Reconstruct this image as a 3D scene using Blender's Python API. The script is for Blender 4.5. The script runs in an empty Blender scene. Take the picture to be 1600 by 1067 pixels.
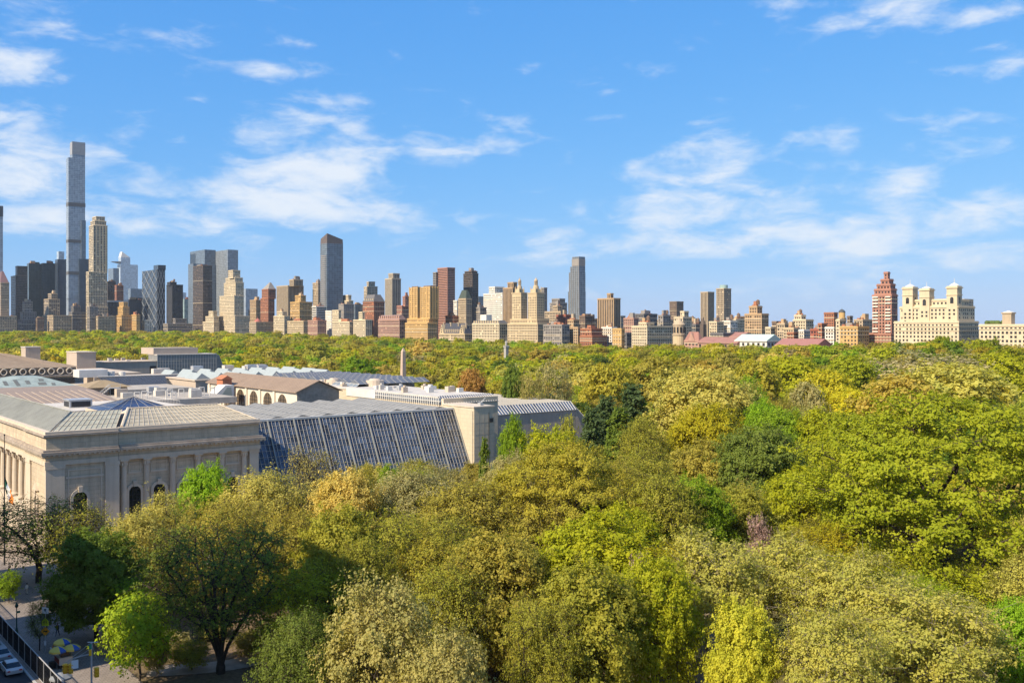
import bpy, bmesh, math, random
import numpy as np
from mathutils import Vector, Matrix

# ------------------------------------------------------------------ camera, sky, sun, exposure
SC = bpy.context.scene
COL = SC.collection
F = 1540.0            # focal length in photo pixels (1600 wide)
HY = 512.0            # horizon row
CAMH = 42.0           # camera height: twelfth floor on the avenue
AX = math.radians(51.56)   # view axis, measured from +X (west) towards +Y (south)
DX, DY = math.cos(AX), math.sin(AX)
RX, RY = math.sin(AX), -math.cos(AX)

cam_d = bpy.data.cameras.new('camera')
cam = bpy.data.objects.new('camera', cam_d)
COL.objects.link(cam)
cam.location = (0, 0, CAMH)
cam.rotation_euler = (math.pi/2, 0, AX - math.pi/2)
cam_d.sensor_width = 36.0
cam_d.lens = F/1600*36.0
cam_d.shift_y = (HY-533.5)/1600
cam_d.clip_start = 0.5
cam_d.clip_end = 30000
SC.camera = cam

SUN_EL = math.radians(39)
SUN_AZ = math.radians(4.0)      # how far the sun stands north of due grid-east
sdir = Vector((-math.cos(SUN_EL)*math.cos(SUN_AZ), -math.cos(SUN_EL)*math.sin(SUN_AZ), math.sin(SUN_EL)))
sun_d = bpy.data.lights.new('sun', 'SUN')
sun_d.energy = 4.2
sun_d.angle = math.radians(0.53)
sun_d.color = (1.0, 0.87, 0.68)
sun = bpy.data.objects.new('sun', sun_d)
COL.objects.link(sun)
sun.rotation_euler = (-sdir).to_track_quat('-Z', 'Y').to_euler()
sun.location = (-50, -10, 120)

SC.view_settings.view_transform = 'Standard'
SC.view_settings.look = 'None'
SC.view_settings.gamma = 1
SC.view_settings.use_curve_mapping = False
EXPOSURE = 0.95
SC.view_settings.exposure = EXPOSURE
SC.cycles.max_bounces = 9
SC.cycles.diffuse_bounces = 6
SC.cycles.glossy_bounces = 3
SC.cycles.transmission_bounces = 6
SC.cycles.transparent_max_bounces = 8
SC.cycles.use_denoising = True
SC.cycles.use_adaptive_sampling = True

SKY_STRENGTH = 0.10
def build_world():
    w = bpy.data.worlds.new('World'); SC.world = w; w.use_nodes = True
    nt = w.node_tree; N = nt.nodes; L = nt.links; N.clear()
    def nd(t, **k):
        n = N.new(t)
        for a, b in k.items(): setattr(n, a, b)
        return n
    def M(op, a, b=None, clamp=False):
        n = nd('ShaderNodeMath', operation=op); n.use_clamp = clamp
        for i, v in enumerate((a, b)):
            if v is None: continue
            if isinstance(v, (int, float)): n.inputs[i].default_value = v
            else: L.new(v, n.inputs[i])
        return n.outputs[0]
    sky = nd('ShaderNodeTexSky', sky_type='NISHITA')
    sky.sun_disc = False
    sky.sun_elevation = SUN_EL
    # rotation 0 puts the sun on +Y, growing towards +X
    sky.sun_rotation = math.atan2(sdir.x, sdir.y)
    sky.air_density = 1.0; sky.dust_density = 0.25; sky.ozone_density = 3.0
    # grade of the clear sky: deeper blue, gentler towards the horizon (same law in every direction)
    sr = nd('ShaderNodeSeparateColor'); L.new(sky.outputs[0], sr.inputs[0])
    cc = nd('ShaderNodeCombineColor'); K = SKY_STRENGTH*2**EXPOSURE
    for i, (g_, p_) in enumerate(((.41, .943), (.607, .513), (.97, .24))):
        L.new(M('MULTIPLY', M('POWER', M('MULTIPLY', sr.outputs[i], .1516), p_), g_/K), cc.inputs[i])
    hs = cc
    tc = nd('ShaderNodeTexCoord')
    sep = nd('ShaderNodeSeparateXYZ'); L.new(tc.outputs['Generated'], sep.inputs[0])
    az = M('ARCTAN2', sep.outputs[1], sep.outputs[0])
    el = M('ARCSINE', sep.outputs[2])
    # cloud noise on (azimuth, elevation), stretched along the horizon
    comb = nd('ShaderNodeCombineXYZ')
    L.new(M('MULTIPLY', az, 9.0), comb.inputs[0]); L.new(M('MULTIPLY', el, 24.0), comb.inputs[1])
    n1 = nd('ShaderNodeTexNoise'); n1.inputs['Scale'].default_value = 1.7; n1.inputs['Detail'].default_value = 5.5
    n1.inputs['Roughness'].default_value = 0.54; n1.inputs['Distortion'].default_value = 0.45
    L.new(comb.outputs[0], n1.inputs['Vector'])
    n2 = nd('ShaderNodeTexNoise'); n2.inputs['Scale'].default_value = 5.0; n2.inputs['Detail'].default_value = 5.0
    n2.inputs['Roughness'].default_value = 0.65; n2.inputs['Distortion'].default_value = 0.7
    L.new(comb.outputs[0], n2.inputs['Vector'])
    # cloud banks where they stand in the sky (photo px, py, half-width, half-height, amount)
    banks = [(10, 240, 95, 60, .42), (150, 250, 70, 22, .16), (500, 262, 95, 72, .40), (430, 300, 105, 36, .26), (570, 328, 80, 18, .22), (270, 298, 120, 16, .24),
             (690, 238, 95, 20, .34), (240, 354, 90, 13, .32), (340, 342, 60, 16, .18), (50, 338, 70, 22, .30), (8, 92, 56, 32, .40), (268, 74, 52, 20, .30),
             (385, 104, 40, 12, .26), (460, 112, 45, 14, .24), (528, 156, 46, 11, .24), (300, 157, 22, 6, .2), (1118, 236, 58, 30, .46), (1075, 310, 100, 34, .40), (890, 368, 100, 30, .26), (850, 400, 80, 18, .16),
             (1350, 385, 195, 46, .40), (1220, 350, 100, 22, .14), (1545, 328, 70, 26, .30), (1405, 279, 48, 24, .38), (1312, 227, 36, 22, .38), (1500, 196, 62, 18, .26),
             (1400, 12, 95, 22, .42), (1540, 25, 80, 13, .36), (958, 142, 30, 9, .26), (470, 66, 24, 7, .26), (795, 196, 36, 15, .34), (1245, 5, 45, 7, .26), (1535, 75, 40, 6, .24),
             (30, 4, 60, 12, .34), (1575, 108, 42, 14, .26), (1590, 215, 25, 10, .22), (1300, 260, 50, 8, .2), (930, 185, 60, 7, .2), (1060, 390, 50, 16, .2), (500, 187, 34, 9, .24), (120, 48, 50, 9, .16)]
    total = None
    for (px, py, hw, hh, am) in banks:
        a0 = AX - math.atan((px-800)/F)
        e0 = math.atan((HY-py)/math.hypot(F, px-800))
        dx = M('MULTIPLY', M('SUBTRACT', az, a0), F/hw*0.80)
        dy = M('MULTIPLY', M('SUBTRACT', el, e0), F/hh*0.80)
        r2 = M('ADD', M('MULTIPLY', dx, dx), M('MULTIPLY', dy, dy))
        g = M('MULTIPLY', M('EXPONENT', M('MULTIPLY', r2, -0.9)), am)
        total = g if total is None else M('ADD', total, g)
    # unseen clouds added round the rest of the sky to whiten the fill light
    n3 = nd('ShaderNodeTexNoise'); n3.inputs['Scale'].default_value = 0.33; n3.inputs['Detail'].default_value = 2.0
    L.new(comb.outputs[0], n3.inputs['Vector'])
    bk = nd('ShaderNodeMapRange'); bk.interpolation_type = 'SMOOTHSTEP'
    bk.inputs['From Min'].default_value = .46; bk.inputs['From Max'].default_value = .62; bk.inputs['To Max'].default_value = .42
    L.new(n3.outputs[0], bk.inputs['Value'])
    wa = nd('ShaderNodeMapRange'); wa.interpolation_type = 'SMOOTHSTEP'
    wa.inputs['From Min'].default_value = math.radians(29); wa.inputs['From Max'].default_value = math.radians(36)
    L.new(M('ABSOLUTE', M('SUBTRACT', az, AX)), wa.inputs['Value'])
    we = nd('ShaderNodeMapRange'); we.interpolation_type = 'SMOOTHSTEP'
    we.inputs['From Min'].default_value = math.radians(19); we.inputs['From Max'].default_value = math.radians(25)
    L.new(el, we.inputs['Value'])
    total = M('ADD', total, M('MULTIPLY', bk.outputs[0], M('MAXIMUM', wa.outputs[0], we.outputs[0])))
    nn = M('ADD', M('MULTIPLY', M('SUBTRACT', n1.outputs[0], .5), 1.75), M('MULTIPLY', M('SUBTRACT', n2.outputs[0], .5), 0.5))
    dens = M('ADD', nn, M('MULTIPLY', total, 1.45))
    mr = nd('ShaderNodeMapRange'); mr.interpolation_type = 'SMOOTHSTEP'
    mr.inputs['From Min'].default_value = 0.17; mr.inputs['From Max'].default_value = 1.02
    mr.inputs['To Min'].default_value = 0.0; mr.inputs['To Max'].default_value = 0.86
    L.new(dens, mr.inputs['Value'])
    mix = nd('ShaderNodeMixRGB'); mix.inputs[2].default_value = (.90/K, .945/K, 1.0/K, 1)
    L.new(mr.outputs[0], mix.inputs[0]); L.new(hs.outputs[0], mix.inputs[1])
    bg = nd('ShaderNodeBackground'); bg.inputs['Strength'].default_value = SKY_STRENGTH
    L.new(mix.outputs[0], bg.inputs['Color'])
    out = nd('ShaderNodeOutputWorld'); L.new(bg.outputs[0], out.inputs[0])
build_world()

# ------------------------------------------------------------------ survey helpers (photo rays -> grid metres; X = west, Y = south)
def ray(px):
    t = (px-800)/F
    return DX + t*RX, DY + t*RY
def pt(px, D):
    a, b = ray(px); return a*D, b*D
def depth_for(y, z): return (CAMH - z)*F/(y - HY)
def ptz(px, y, z): return pt(px, depth_for(y, z))
def zat(y, D): return CAMH - (y-HY)*D/F

def ss(a, b, v):
    t = np.clip((np.asarray(v, float)-a)/(b-a), 0, 1); return t*t*(3-2*t)
def ground(x, y):
    base = np.interp(y, [-200, 392, 478, 618, 799, 1033, 1270, 1583, 2170, 3000], [14, 14, 10, 6.3, 6.5, 8.7, 10, 13.6, 17, 17])
    return base*ss(230, 720, x)*(1) + (1-ss(230, 720, x))*ss(900, 2000, y)*17

# ------------------------------------------------------------------ materials
MATS = {}
def mat(name, col, rough=0.8, var=0.12, scale=0.4, spec=0.3, bump=0.0, metallic=0.0, streak=0.0, col2=None):
    if name in MATS: return MATS[name]
    m = bpy.data.materials.new(name); m.use_nodes = True
    nt = m.node_tree; N = nt.nodes; L = nt.links
    b = N['Principled BSDF']
    b.inputs['Roughness'].default_value = rough
    b.inputs['Metallic'].default_value = metallic
    b.inputs['Specular IOR Level'].default_value = spec
    tc = N.new('ShaderNodeTexCoord')
    no = N.new('ShaderNodeTexNoise'); no.inputs['Scale'].default_value = scale; no.inputs['Detail'].default_value = 6; no.inputs['Roughness'].default_value = .65
    L.new(tc.outputs['Object'], no.inputs['Vector'])
    mr = N.new('ShaderNodeMapRange'); mr.inputs['From Min'].default_value = .3; mr.inputs['From Max'].default_value = .7
    L.new(no.outputs[0], mr.inputs['Value'])
    mx = N.new('ShaderNodeMixRGB')
    c2 = col2 if col2 else tuple(c*(1+var) for c in col)
    c1 = col if col2 else tuple(c*(1-var) for c in col)
    mx.inputs[1].default_value = (*c1, 1); mx.inputs[2].default_value = (*c2, 1)
    L.new(mr.outputs[0], mx.inputs[0])
    outc = mx.outputs[0]
    if streak > 0:
        mp = N.new('ShaderNodeMapping'); mp.inputs['Scale'].default_value = (1.1, 1.1, 0.06)
        L.new(tc.outputs['Object'], mp.inputs[0])
        n2 = N.new('ShaderNodeTexNoise'); n2.inputs['Scale'].default_value = 1.0; n2.inputs['Detail'].default_value = 5
        L.new(mp.outputs[0], n2.inputs['Vector'])
        mr2 = N.new('ShaderNodeMapRange'); mr2.inputs['From Min'].default_value = .45; mr2.inputs['From Max'].default_value = .75
        mr2.inputs['To Min'].default_value = 1.0; mr2.inputs['To Max'].default_value = 1.0-streak
        L.new(n2.outputs[0], mr2.inputs['Value'])
        mu = N.new('ShaderNodeMixRGB'); mu.blend_type = 'MULTIPLY'; mu.inputs[0].default_value = 1
        L.new(outc, mu.inputs[1]); L.new(mr2.outputs[0], mu.inputs[2]); outc = mu.outputs[0]
    L.new(outc, b.inputs['Base Color'])
    if bump > 0:
        bp = N.new('ShaderNodeBump'); bp.inputs['Strength'].default_value = bump; bp.inputs['Distance'].default_value = .05
        n3 = N.new('ShaderNodeTexNoise'); n3.inputs['Scale'].default_value = scale*8; n3.inputs['Detail'].default_value = 4
        L.new(tc.outputs['Object'], n3.inputs['Vector'])
        L.new(n3.outputs[0], bp.inputs['Height']); L.new(bp.outputs[0], b.inputs['Normal'])
    MATS[name] = m
    return m

def glassmat(name, col, rough=0.12, cell=(3.0, 3.0, 3.6), var=0.6, spec=0.6, metallic=0.0):
    """window glass: dark, glossy, each pane its own tone"""
    if name in MATS: return MATS[name]
    m = bpy.data.materials.new(name); m.use_nodes = True
    nt = m.node_tree; N = nt.nodes; L = nt.links
    b = N['Principled BSDF']; b.inputs['Roughness'].default_value = rough; b.inputs['Specular IOR Level'].default_value = spec
    b.inputs['Metallic'].default_value = metallic
    tc = N.new('ShaderNodeTexCoord')
    mp = N.new('ShaderNodeVectorMath'); mp.operation = 'DIVIDE'; mp.inputs[1].default_value = cell
    L.new(tc.outputs['Object'], mp.inputs[0])
    fl = N.new('ShaderNodeVectorMath'); fl.operation = 'FLOOR'; L.new(mp.outputs[0], fl.inputs[0])
    wn = N.new('ShaderNodeTexWhiteNoise'); wn.noise_dimensions = '3D'; L.new(fl.outputs[0], wn.inputs['Vector'])
    mr = N.new('ShaderNodeMapRange'); mr.inputs['To Min'].default_value = 1-var; mr.inputs['To Max'].default_value = 1+var
    L.new(wn.outputs['Value'], mr.inputs['Value'])
    mu = N.new('ShaderNodeMixRGB'); mu.blend_type = 'MULTIPLY'; mu.inputs[0].default_value = 1; mu.inputs[1].default_value = (*col, 1)
    L.new(mr.outputs[0], mu.inputs[2]); L.new(mu.outputs[0], b.inputs['Base Color'])
    MATS[name] = m
    return m

# ------------------------------------------------------------------ mesh helpers
def np_mesh(name, verts, faces):
    """verts (n,3), faces (m,k) all with the same k"""
    me = bpy.data.meshes.new(name)
    verts = np.asarray(verts, np.float32); faces = np.asarray(faces, np.int32)
    m, k = faces.shape
    me.vertices.add(len(verts)); me.vertices.foreach_set('co', verts.ravel())
    me.loops.add(m*k); me.loops.foreach_set('vertex_index', faces.ravel())
    me.polygons.add(m); me.polygons.foreach_set('loop_start', np.arange(0, m*k, k, dtype=np.int32))
    me.update(calc_edges=True)
    return me

class MB:
    """collects boxes, prisms, tubes; build() links them as one mesh object"""
    def __init__(s): s.v = []; s.f = []
    def add(s, vs, fs):
        o = len(s.v); s.v += [tuple(v) for v in vs]; s.f += [tuple(i+o for i in f) for f in fs]; return s
    def box(s, x0, x1, y0, y1, z0, z1):
        return s.add([(x0,y0,z0),(x1,y0,z0),(x1,y1,z0),(x0,y1,z0),(x0,y0,z1),(x1,y0,z1),(x1,y1,z1),(x0,y1,z1)],
                     [(0,3,2,1),(4,5,6,7),(0,1,5,4),(1,2,6,5),(2,3,7,6),(3,0,4,7)])
    def frus(s, b, t, z0, z1):
        """frustum between rectangles b, t = (x0,x1,y0,y1)"""
        return s.add([(b[0],b[2],z0),(b[1],b[2],z0),(b[1],b[3],z0),(b[0],b[3],z0),(t[0],t[2],z1),(t[1],t[2],z1),(t[1],t[3],z1),(t[0],t[3],z1)],
                     [(0,3,2,1),(4,5,6,7),(0,1,5,4),(1,2,6,5),(2,3,7,6),(3,0,4,7)])
    def cyl(s, x, y, z0, z1, r0, r1=None, n=12, cap=True):
        r1 = r0 if r1 is None else r1
        vs = []
        for z, r in ((z0, r0), (z1, r1)):
            for i in range(n):
                a = 2*math.pi*i/n; vs.append((x+r*math.cos(a), y+r*math.sin(a), z))
        fs = [(i, (i+1) % n, n+(i+1) % n, n+i) for i in range(n)]
        if cap: fs += [tuple(range(n-1, -1, -1)), tuple(range(n, 2*n))]
        return s.add(vs, fs)
    def lathe(s, x, y, prof, n=14):
        k = len(prof); vs = []
        for (r, z) in prof:
            for i in range(n):
                a = 2*math.pi*i/n; vs.append((x+r*math.cos(a), y+r*math.sin(a), z))
        fs = []
        for j in range(k-1):
            for i in range(n):
                fs.append((j*n+i, j*n+(i+1) % n, (j+1)*n+(i+1) % n, (j+1)*n+i))
        fs.append(tuple(range(n-1, -1, -1))); fs.append(tuple((k-1)*n+i for i in range(n)))
        return s.add(vs, fs)
    def tube(s, p, q, r, n=6, r2=None):
        p = Vector(p); q = Vector(q); d = (q-p); 
        if d.length < 1e-6: return s
        d.normalize(); u = d.orthogonal().normalized(); w = d.cross(u); r2 = r if r2 is None else r2
        vs = []
        for c, rr in ((p, r), (q, r2)):
            for i in range(n):
                a = 2*math.pi*i/n; vs.append(tuple(c + (u*math.cos(a)+w*math.sin(a))*rr))
        fs = [(i, (i+1) % n, n+(i+1) % n, n+i) for i in range(n)] + [tuple(range(n-1, -1, -1)), tuple(range(n, 2*n))]
        return s.add(vs, fs)
    def prism(s, poly, axis, a, b):
        """extrude 2-D polygon along axis ('x': poly=(y,z), 'y': poly=(x,z), 'z': poly=(x,y)) from a to b"""
        n = len(poly)
        def P(u, v, w):
            return {'x': (w, u, v), 'y': (u, w, v), 'z': (u, v, w)}[axis]
        vs = [P(u, v, a) for u, v in poly] + [P(u, v, b) for u, v in poly]
        fs = [(i, (i+1) % n, n+(i+1) % n, n+i) for i in range(n)] + [tuple(range(n-1, -1, -1)), tuple(range(n, 2*n))]
        return s.add(vs, fs)
    def quad(s, a, b, c, d): return s.add([a, b, c, d], [(0, 1, 2, 3)])
    def mesh(s, name):
        me = bpy.data.meshes.new(name); me.from_pydata(s.v, [], s.f); me.update()
        bm = bmesh.new(); bm.from_mesh(me); 
        bmesh.ops.recalc_face_normals(bm, faces=bm.faces); bm.to_mesh(me); bm.free()
        return me
    def build(s, name, m, parent=None, smooth=False):
        me = s.mesh(name)
        if smooth: me.polygons.foreach_set('use_smooth', [True]*len(me.polygons))
        return link(name, me, m, parent)
def link(name, me, m, parent=None):
    o = bpy.data.objects.new(name, me); COL.objects.link(o)
    if m is not None and me is not None and len(me.materials) == 0: me.materials.append(m)
    if parent is not None: o.parent = parent
    return o
def tag(o, label=None, cat=None, group=None, kind=None):
    if label: o['label'] = label
    if cat: o['category'] = cat
    if group: o['group'] = group
    if kind: o['kind'] = kind
    return o
def empty(name, loc=(0, 0, 0), rz=0):
    o = bpy.data.objects.new(name, None); COL.objects.link(o)
    o.location = loc; o.rotation_euler = (0, 0, rz); o.empty_display_size = 0.5
    return o
class Loc:
    """MB.build under a thing whose Empty stands at `base`: vertices are given in world metres"""
    pass
def wbuild(mb, name, m, root, smooth=False):
    """build an MB given in world coordinates as a child of an (unrotated, unscaled) Empty or object chain"""
    ox, oy, oz = world_loc(root)
    mb.v = [(x-ox, y-oy, z-oz) for x, y, z in mb.v]
    return mb.build(name, m, root, smooth)
def world_loc(o):
    x = y = z = 0.0
    while o is not None:
        x += o.location.x; y += o.location.y; z += o.location.z; o = o.parent
    return x, y, z
# ------------------------------------------------------------------ the setting: terrain, avenue, pavements, paths
def ground_mat():
    m = bpy.data.materials.new('park_ground'); m.use_nodes = True
    N = m.node_tree.nodes; L = m.node_tree.links; b = N['Principled BSDF']; b.inputs['Roughness'].default_value = .95
    b.inputs['Specular IOR Level'].default_value = .1
    tc = N.new('ShaderNodeTexCoord')
    n1 = N.new('ShaderNodeTexNoise'); n1.inputs['Scale'].default_value = .045; n1.inputs['Detail'].default_value = 6; L.new(tc.outputs['Object'], n1.inputs['Vector'])
    n2 = N.new('ShaderNodeTexNoise'); n2.inputs['Scale'].default_value = 1.6; n2.inputs['Detail'].default_value = 8; n2.inputs['Roughness'].default_value = .75; L.new(tc.outputs['Object'], n2.inputs['Vector'])
    r = N.new('ShaderNodeValToRGB'); e = r.color_ramp.elements
    e[0].position = .36; e[0].color = (.075, .095, .02, 1); e[1].position = .56; e[1].color = (.17, .12, .075, 1)
    L.new(n1.outputs[0], r.inputs[0])
    mr = N.new('ShaderNodeMapRange'); mr.inputs['From Min'].default_value = .3; mr.inputs['From Max'].default_value = .7; mr.inputs['To Min'].default_value = .55; mr.inputs['To Max'].default_value = 1.35
    L.new(n2.outputs[0], mr.inputs['Value'])
    mu = N.new('ShaderNodeMixRGB'); mu.blend_type = 'MULTIPLY'; mu.inputs[0].default_value = 1
    L.new(r.outputs[0], mu.inputs[1]); L.new(mr.outputs[0], mu.inputs[2]); L.new(mu.outputs[0], b.inputs['Base Color'])
    bp = N.new('ShaderNodeBump'); bp.inputs['Strength'].default_value = .6; bp.inputs['Distance'].default_value = .15
    L.new(n2.outputs[0], bp.inputs['Height']); L.new(bp.outputs[0], b.inputs['Normal'])
    return m
def build_ground():
    xs = np.concatenate([np.linspace(-3000, -60, 8), np.linspace(-20, 900, 93), np.linspace(1000, 14000, 14)])
    ys = np.concatenate([np.linspace(-3000, -100, 8), np.linspace(-60, 2400, 165), np.linspace(2600, 16000, 14)])
    X, Y = np.meshgrid(xs, ys, indexing='ij')
    Z = ground(X, Y) - 0.05
    v = np.stack([X, Y, Z], -1).reshape(-1, 3)
    nx, ny = len(xs), len(ys)
    i, j = np.meshgrid(np.arange(nx-1), np.arange(ny-1), indexing='ij')
    a = (i*ny+j).ravel()
    f = np.stack([a, a+ny, a+ny+1, a+1], -1)
    me = np_mesh('ground', v, f)
    me.polygons.foreach_set('use_smooth', [True]*len(me.polygons))
    tag(link('ground', me, ground_mat()), kind='structure')
build_ground()

asphalt = mat('asphalt', (.05, .05, .053), .9, .25, 1.2, .2, .3)
pave = mat('hex_paving', (.17, .155, .145), .9, .16, .9, .2, .2)
def joint_mat(name, col, size, jcol, var=.15):
    m = mat(name, col, .9, var, .6, .2)
    N = m.node_tree.nodes; L = m.node_tree.links; b = N['Principled BSDF']
    br = N.new('ShaderNodeTexBrick'); br.inputs['Scale'].default_value = 1.0
    br.inputs['Brick Width'].default_value = size; br.inputs['Row Height'].default_value = size*.87; br.inputs['Mortar Size'].default_value = .03
    br.inputs['Color1'].default_value = (1, 1, 1, 1); br.inputs['Color2'].default_value = (.88, .88, .88, 1); br.inputs['Mortar'].default_value = (*jcol, 1)
    tc = N.new('ShaderNodeTexCoord'); L.new(tc.outputs['Object'], br.inputs['Vector'])
    old = b.inputs['Base Color'].links[0].from_socket
    mu = N.new('ShaderNodeMixRGB'); mu.blend_type = 'MULTIPLY'; mu.inputs[0].default_value = 1
    L.new(old, mu.inputs[1]); L.new(br.outputs[0], mu.inputs[2]); L.new(mu.outputs[0], b.inputs['Base Color'])
    return m
pave = joint_mat('sidewalk_paving', (.25, .21, .18), .6, (.55, .55, .55))
plaza_m = joint_mat('plaza_paving', (.33, .265, .205), 1.2, (.6, .6, .6))
white_paint = mat('road_paint', (.7, .7, .68), .7, .1, 2)
tag(MB().box(9.5, 28.3, -300, 900, -.4, 0.0).build('avenue_road', asphalt), kind='structure')
tag(MB().box(-1, 9.5, -300, 900, -.4, .14).build('east_pavement', pave), kind='structure')
tag(MB().box(28.3, 38.2, -300, 900, -.4, .14).build('park_pavement', pave), kind='structure')
tag(MB().box(28.15, 28.42, -300, 900, -.4, .155).build('granite_kerb', mat('kerb_granite', (.4, .39, .37), .8)), kind='structure')
lm = MB()
for k in range(-10, 60):
    for lx in (13.2, 17.0, 20.8, 24.6):
        lm.box(lx-.06, lx+.06, k*9.0, k*9.0+3, .002, .006)
tag(lm.build('lane_markings', white_paint), kind='structure')
tag(MB().box(38.2, 46.0, 127, 330, -.4, .13).build('museum_plaza', plaza_m), kind='structure')
tag(MB().box(46.0, 92, 166, 197, -.4, .07).build('museum_terrace', plaza_m), kind='structure')
def ribbon(name, pts, w, m, z=.03):
    pts = [Vector((x, y, 0)) for x, y in pts]
    # subdivide by Catmull-Rom
    P = []
    for i in range(len(pts)-1):
        p0 = pts[max(i-1, 0)]; p1 = pts[i]; p2 = pts[i+1]; p3 = pts[min(i+2, len(pts)-1)]
        for k in range(8):
            t = k/8
            P.append(.5*((2*p1)+(p2-p0)*t+(2*p0-5*p1+4*p2-p3)*t*t+(3*p1-p0-3*p2+p3)*t**3))
    P.append(pts[-1])
    mb = MB(); vs = []
    for i, p in enumerate(P):
        d = (P[min(i+1, len(P)-1)]-P[max(i-1, 0)]).normalized(); n = Vector((-d.y, d.x, 0))
        for s in (-1, 1):
            q = p+n*s*w/2; vs.append((q.x, q.y, float(ground(q.x, q.y))+z))
    mb.add(vs, [(2*i, 2*i+1, 2*i+3, 2*i+2) for i in range(len(P)-1)])
    return tag(mb.build(name, m), kind='structure')
path_m = mat('path_asphalt', (.21, .18, .155), .9, .2, .8, .2, .2)
ribbon('park_path', [(70, 20), (86, 55), (96, 82), (112, 92), (126, 98), (140, 118), (146, 150), (160, 190), (220, 230)], 7.5, path_m)
ribbon('branch_path', [(120, 96), (138, 86), (152, 78), (190, 62), (260, 50)], 7.0, path_m, .034)
ribbon('footpath', [(40, 122), (52, 118), (66, 128), (84, 140), (110, 150), (146, 150)], 4.0, mat('path_stone', (.36, .29, .23), .9, .2, .8), .038)

# ------------------------------------------------------------------ museum
lime = mat('limestone', (.55, .455, .335), .85, .10, .25, .25, .15, streak=.22)
lime2 = mat('limestone_trim', (.57, .48, .37), .85, .08, .4, .25, .1, streak=.15)
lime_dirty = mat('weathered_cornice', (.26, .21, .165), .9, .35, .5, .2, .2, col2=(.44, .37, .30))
cream = mat('smooth_limestone', (.54, .455, .335), .85, .05, .15, .25, streak=.10)
brownroof = mat('brown_metal_roof', (.30, .215, .15), .7, .10, .3, .3, streak=.1)
copper = mat('grey_green_metal_roof', (.30, .295, .25), .55, .14, .3, .4, streak=.15)
greyroof = mat('grey_membrane_roof', (.38, .34, .29), .9, .2, .3, .1)
whiteroof = mat('white_roof', (.52, .475, .415), .85, .16, .35, .2, streak=.1)
tanroof = mat('tan_gravel_roof', (.48, .39, .30), .9, .12, .3)
tanwall = mat('tan_brick_wall', (.42, .34, .265), .9, .10, .4, streak=.1)
whitemetal = mat('white_painted_metal', (.58, .55, .50), .6, .1)
mull = mat('pale_mullion', (.42, .39, .34), .5, .06, .5)
darkmetal = mat('dark_metal', (.03, .03, .032), .5, .1)
steel = mat('galvanised_metal', (.45, .45, .45), .4, .1, 1, .5, metallic=.3)
hallglass = glassmat('hall_glass', (.055, .075, .11), .18, (1.1, 50, 1.6), .6, .4)
roofglass = glassmat('skylight_glass', (.22, .22, .16), .25, (1.2, 1.2, 30), .25)
blueglass = glassmat('blue_skylight_glass', (.03, .05, .11), .3, (1.2, 1.2, 30), .3)
winglass = glassmat('museum_window_glass', (.012, .016, .014), .12, (1, 1, 1), .4)
ridgeroof = mat('ribbed_glass_roof', (.25, .24, .215), .6, .14, .3, .3)
paleblue = mat('pale_blue_glass_roof', (.30, .33, .32), .55, .08, .4, .5)

def add_coursing(m, bw, rh, dark=.80, lo=.90):
    N = m.node_tree.nodes; L = m.node_tree.links; b = N['Principled BSDF']
    tc = N.new('ShaderNodeTexCoord'); sp = N.new('ShaderNodeSeparateXYZ'); L.new(tc.outputs['Object'], sp.inputs[0])
    ad = N.new('ShaderNodeMath'); ad.operation = 'ADD'; L.new(sp.outputs[0], ad.inputs[0]); L.new(sp.outputs[1], ad.inputs[1])
    cb = N.new('ShaderNodeCombineXYZ'); L.new(ad.outputs[0], cb.inputs[0]); L.new(sp.outputs[2], cb.inputs[1])
    br = N.new('ShaderNodeTexBrick'); br.inputs['Scale'].default_value = 1; br.inputs['Brick Width'].default_value = bw; br.inputs['Row Height'].default_value = rh
    br.inputs['Mortar Size'].default_value = .022; br.inputs['Mortar'].default_value = (dark*.75, dark*.75, dark*.75, 1)
    br.inputs['Color1'].default_value = (1.04, 1.03, 1.0, 1); br.inputs['Color2'].default_value = (lo, lo*.99, lo*.97, 1); br.inputs['Bias'].default_value = .1
    L.new(cb.outputs[0], br.inputs['Vector'])
    old = b.inputs['Base Color'].links[0].from_socket
    mu = N.new('ShaderNodeMixRGB'); mu.blend_type = 'MULTIPLY'; mu.inputs[0].default_value = 1
    L.new(old, mu.inputs[1]); L.new(br.outputs[0], mu.inputs[2]); L.new(mu.outputs[0], b.inputs['Base Color'])
add_coursing(lime, 1.7, .78); add_coursing(cream, 1.9, 1.0, .92, .95)
MU = empty('museum', (46.3, 198, 0))
tag(MU, 'sprawling limestone and glass museum with columned pavilion beside the park trees', 'museum')
def W(mb, name, m, parent, smooth=False): return wbuild(mb, name, m, parent, smooth)

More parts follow.
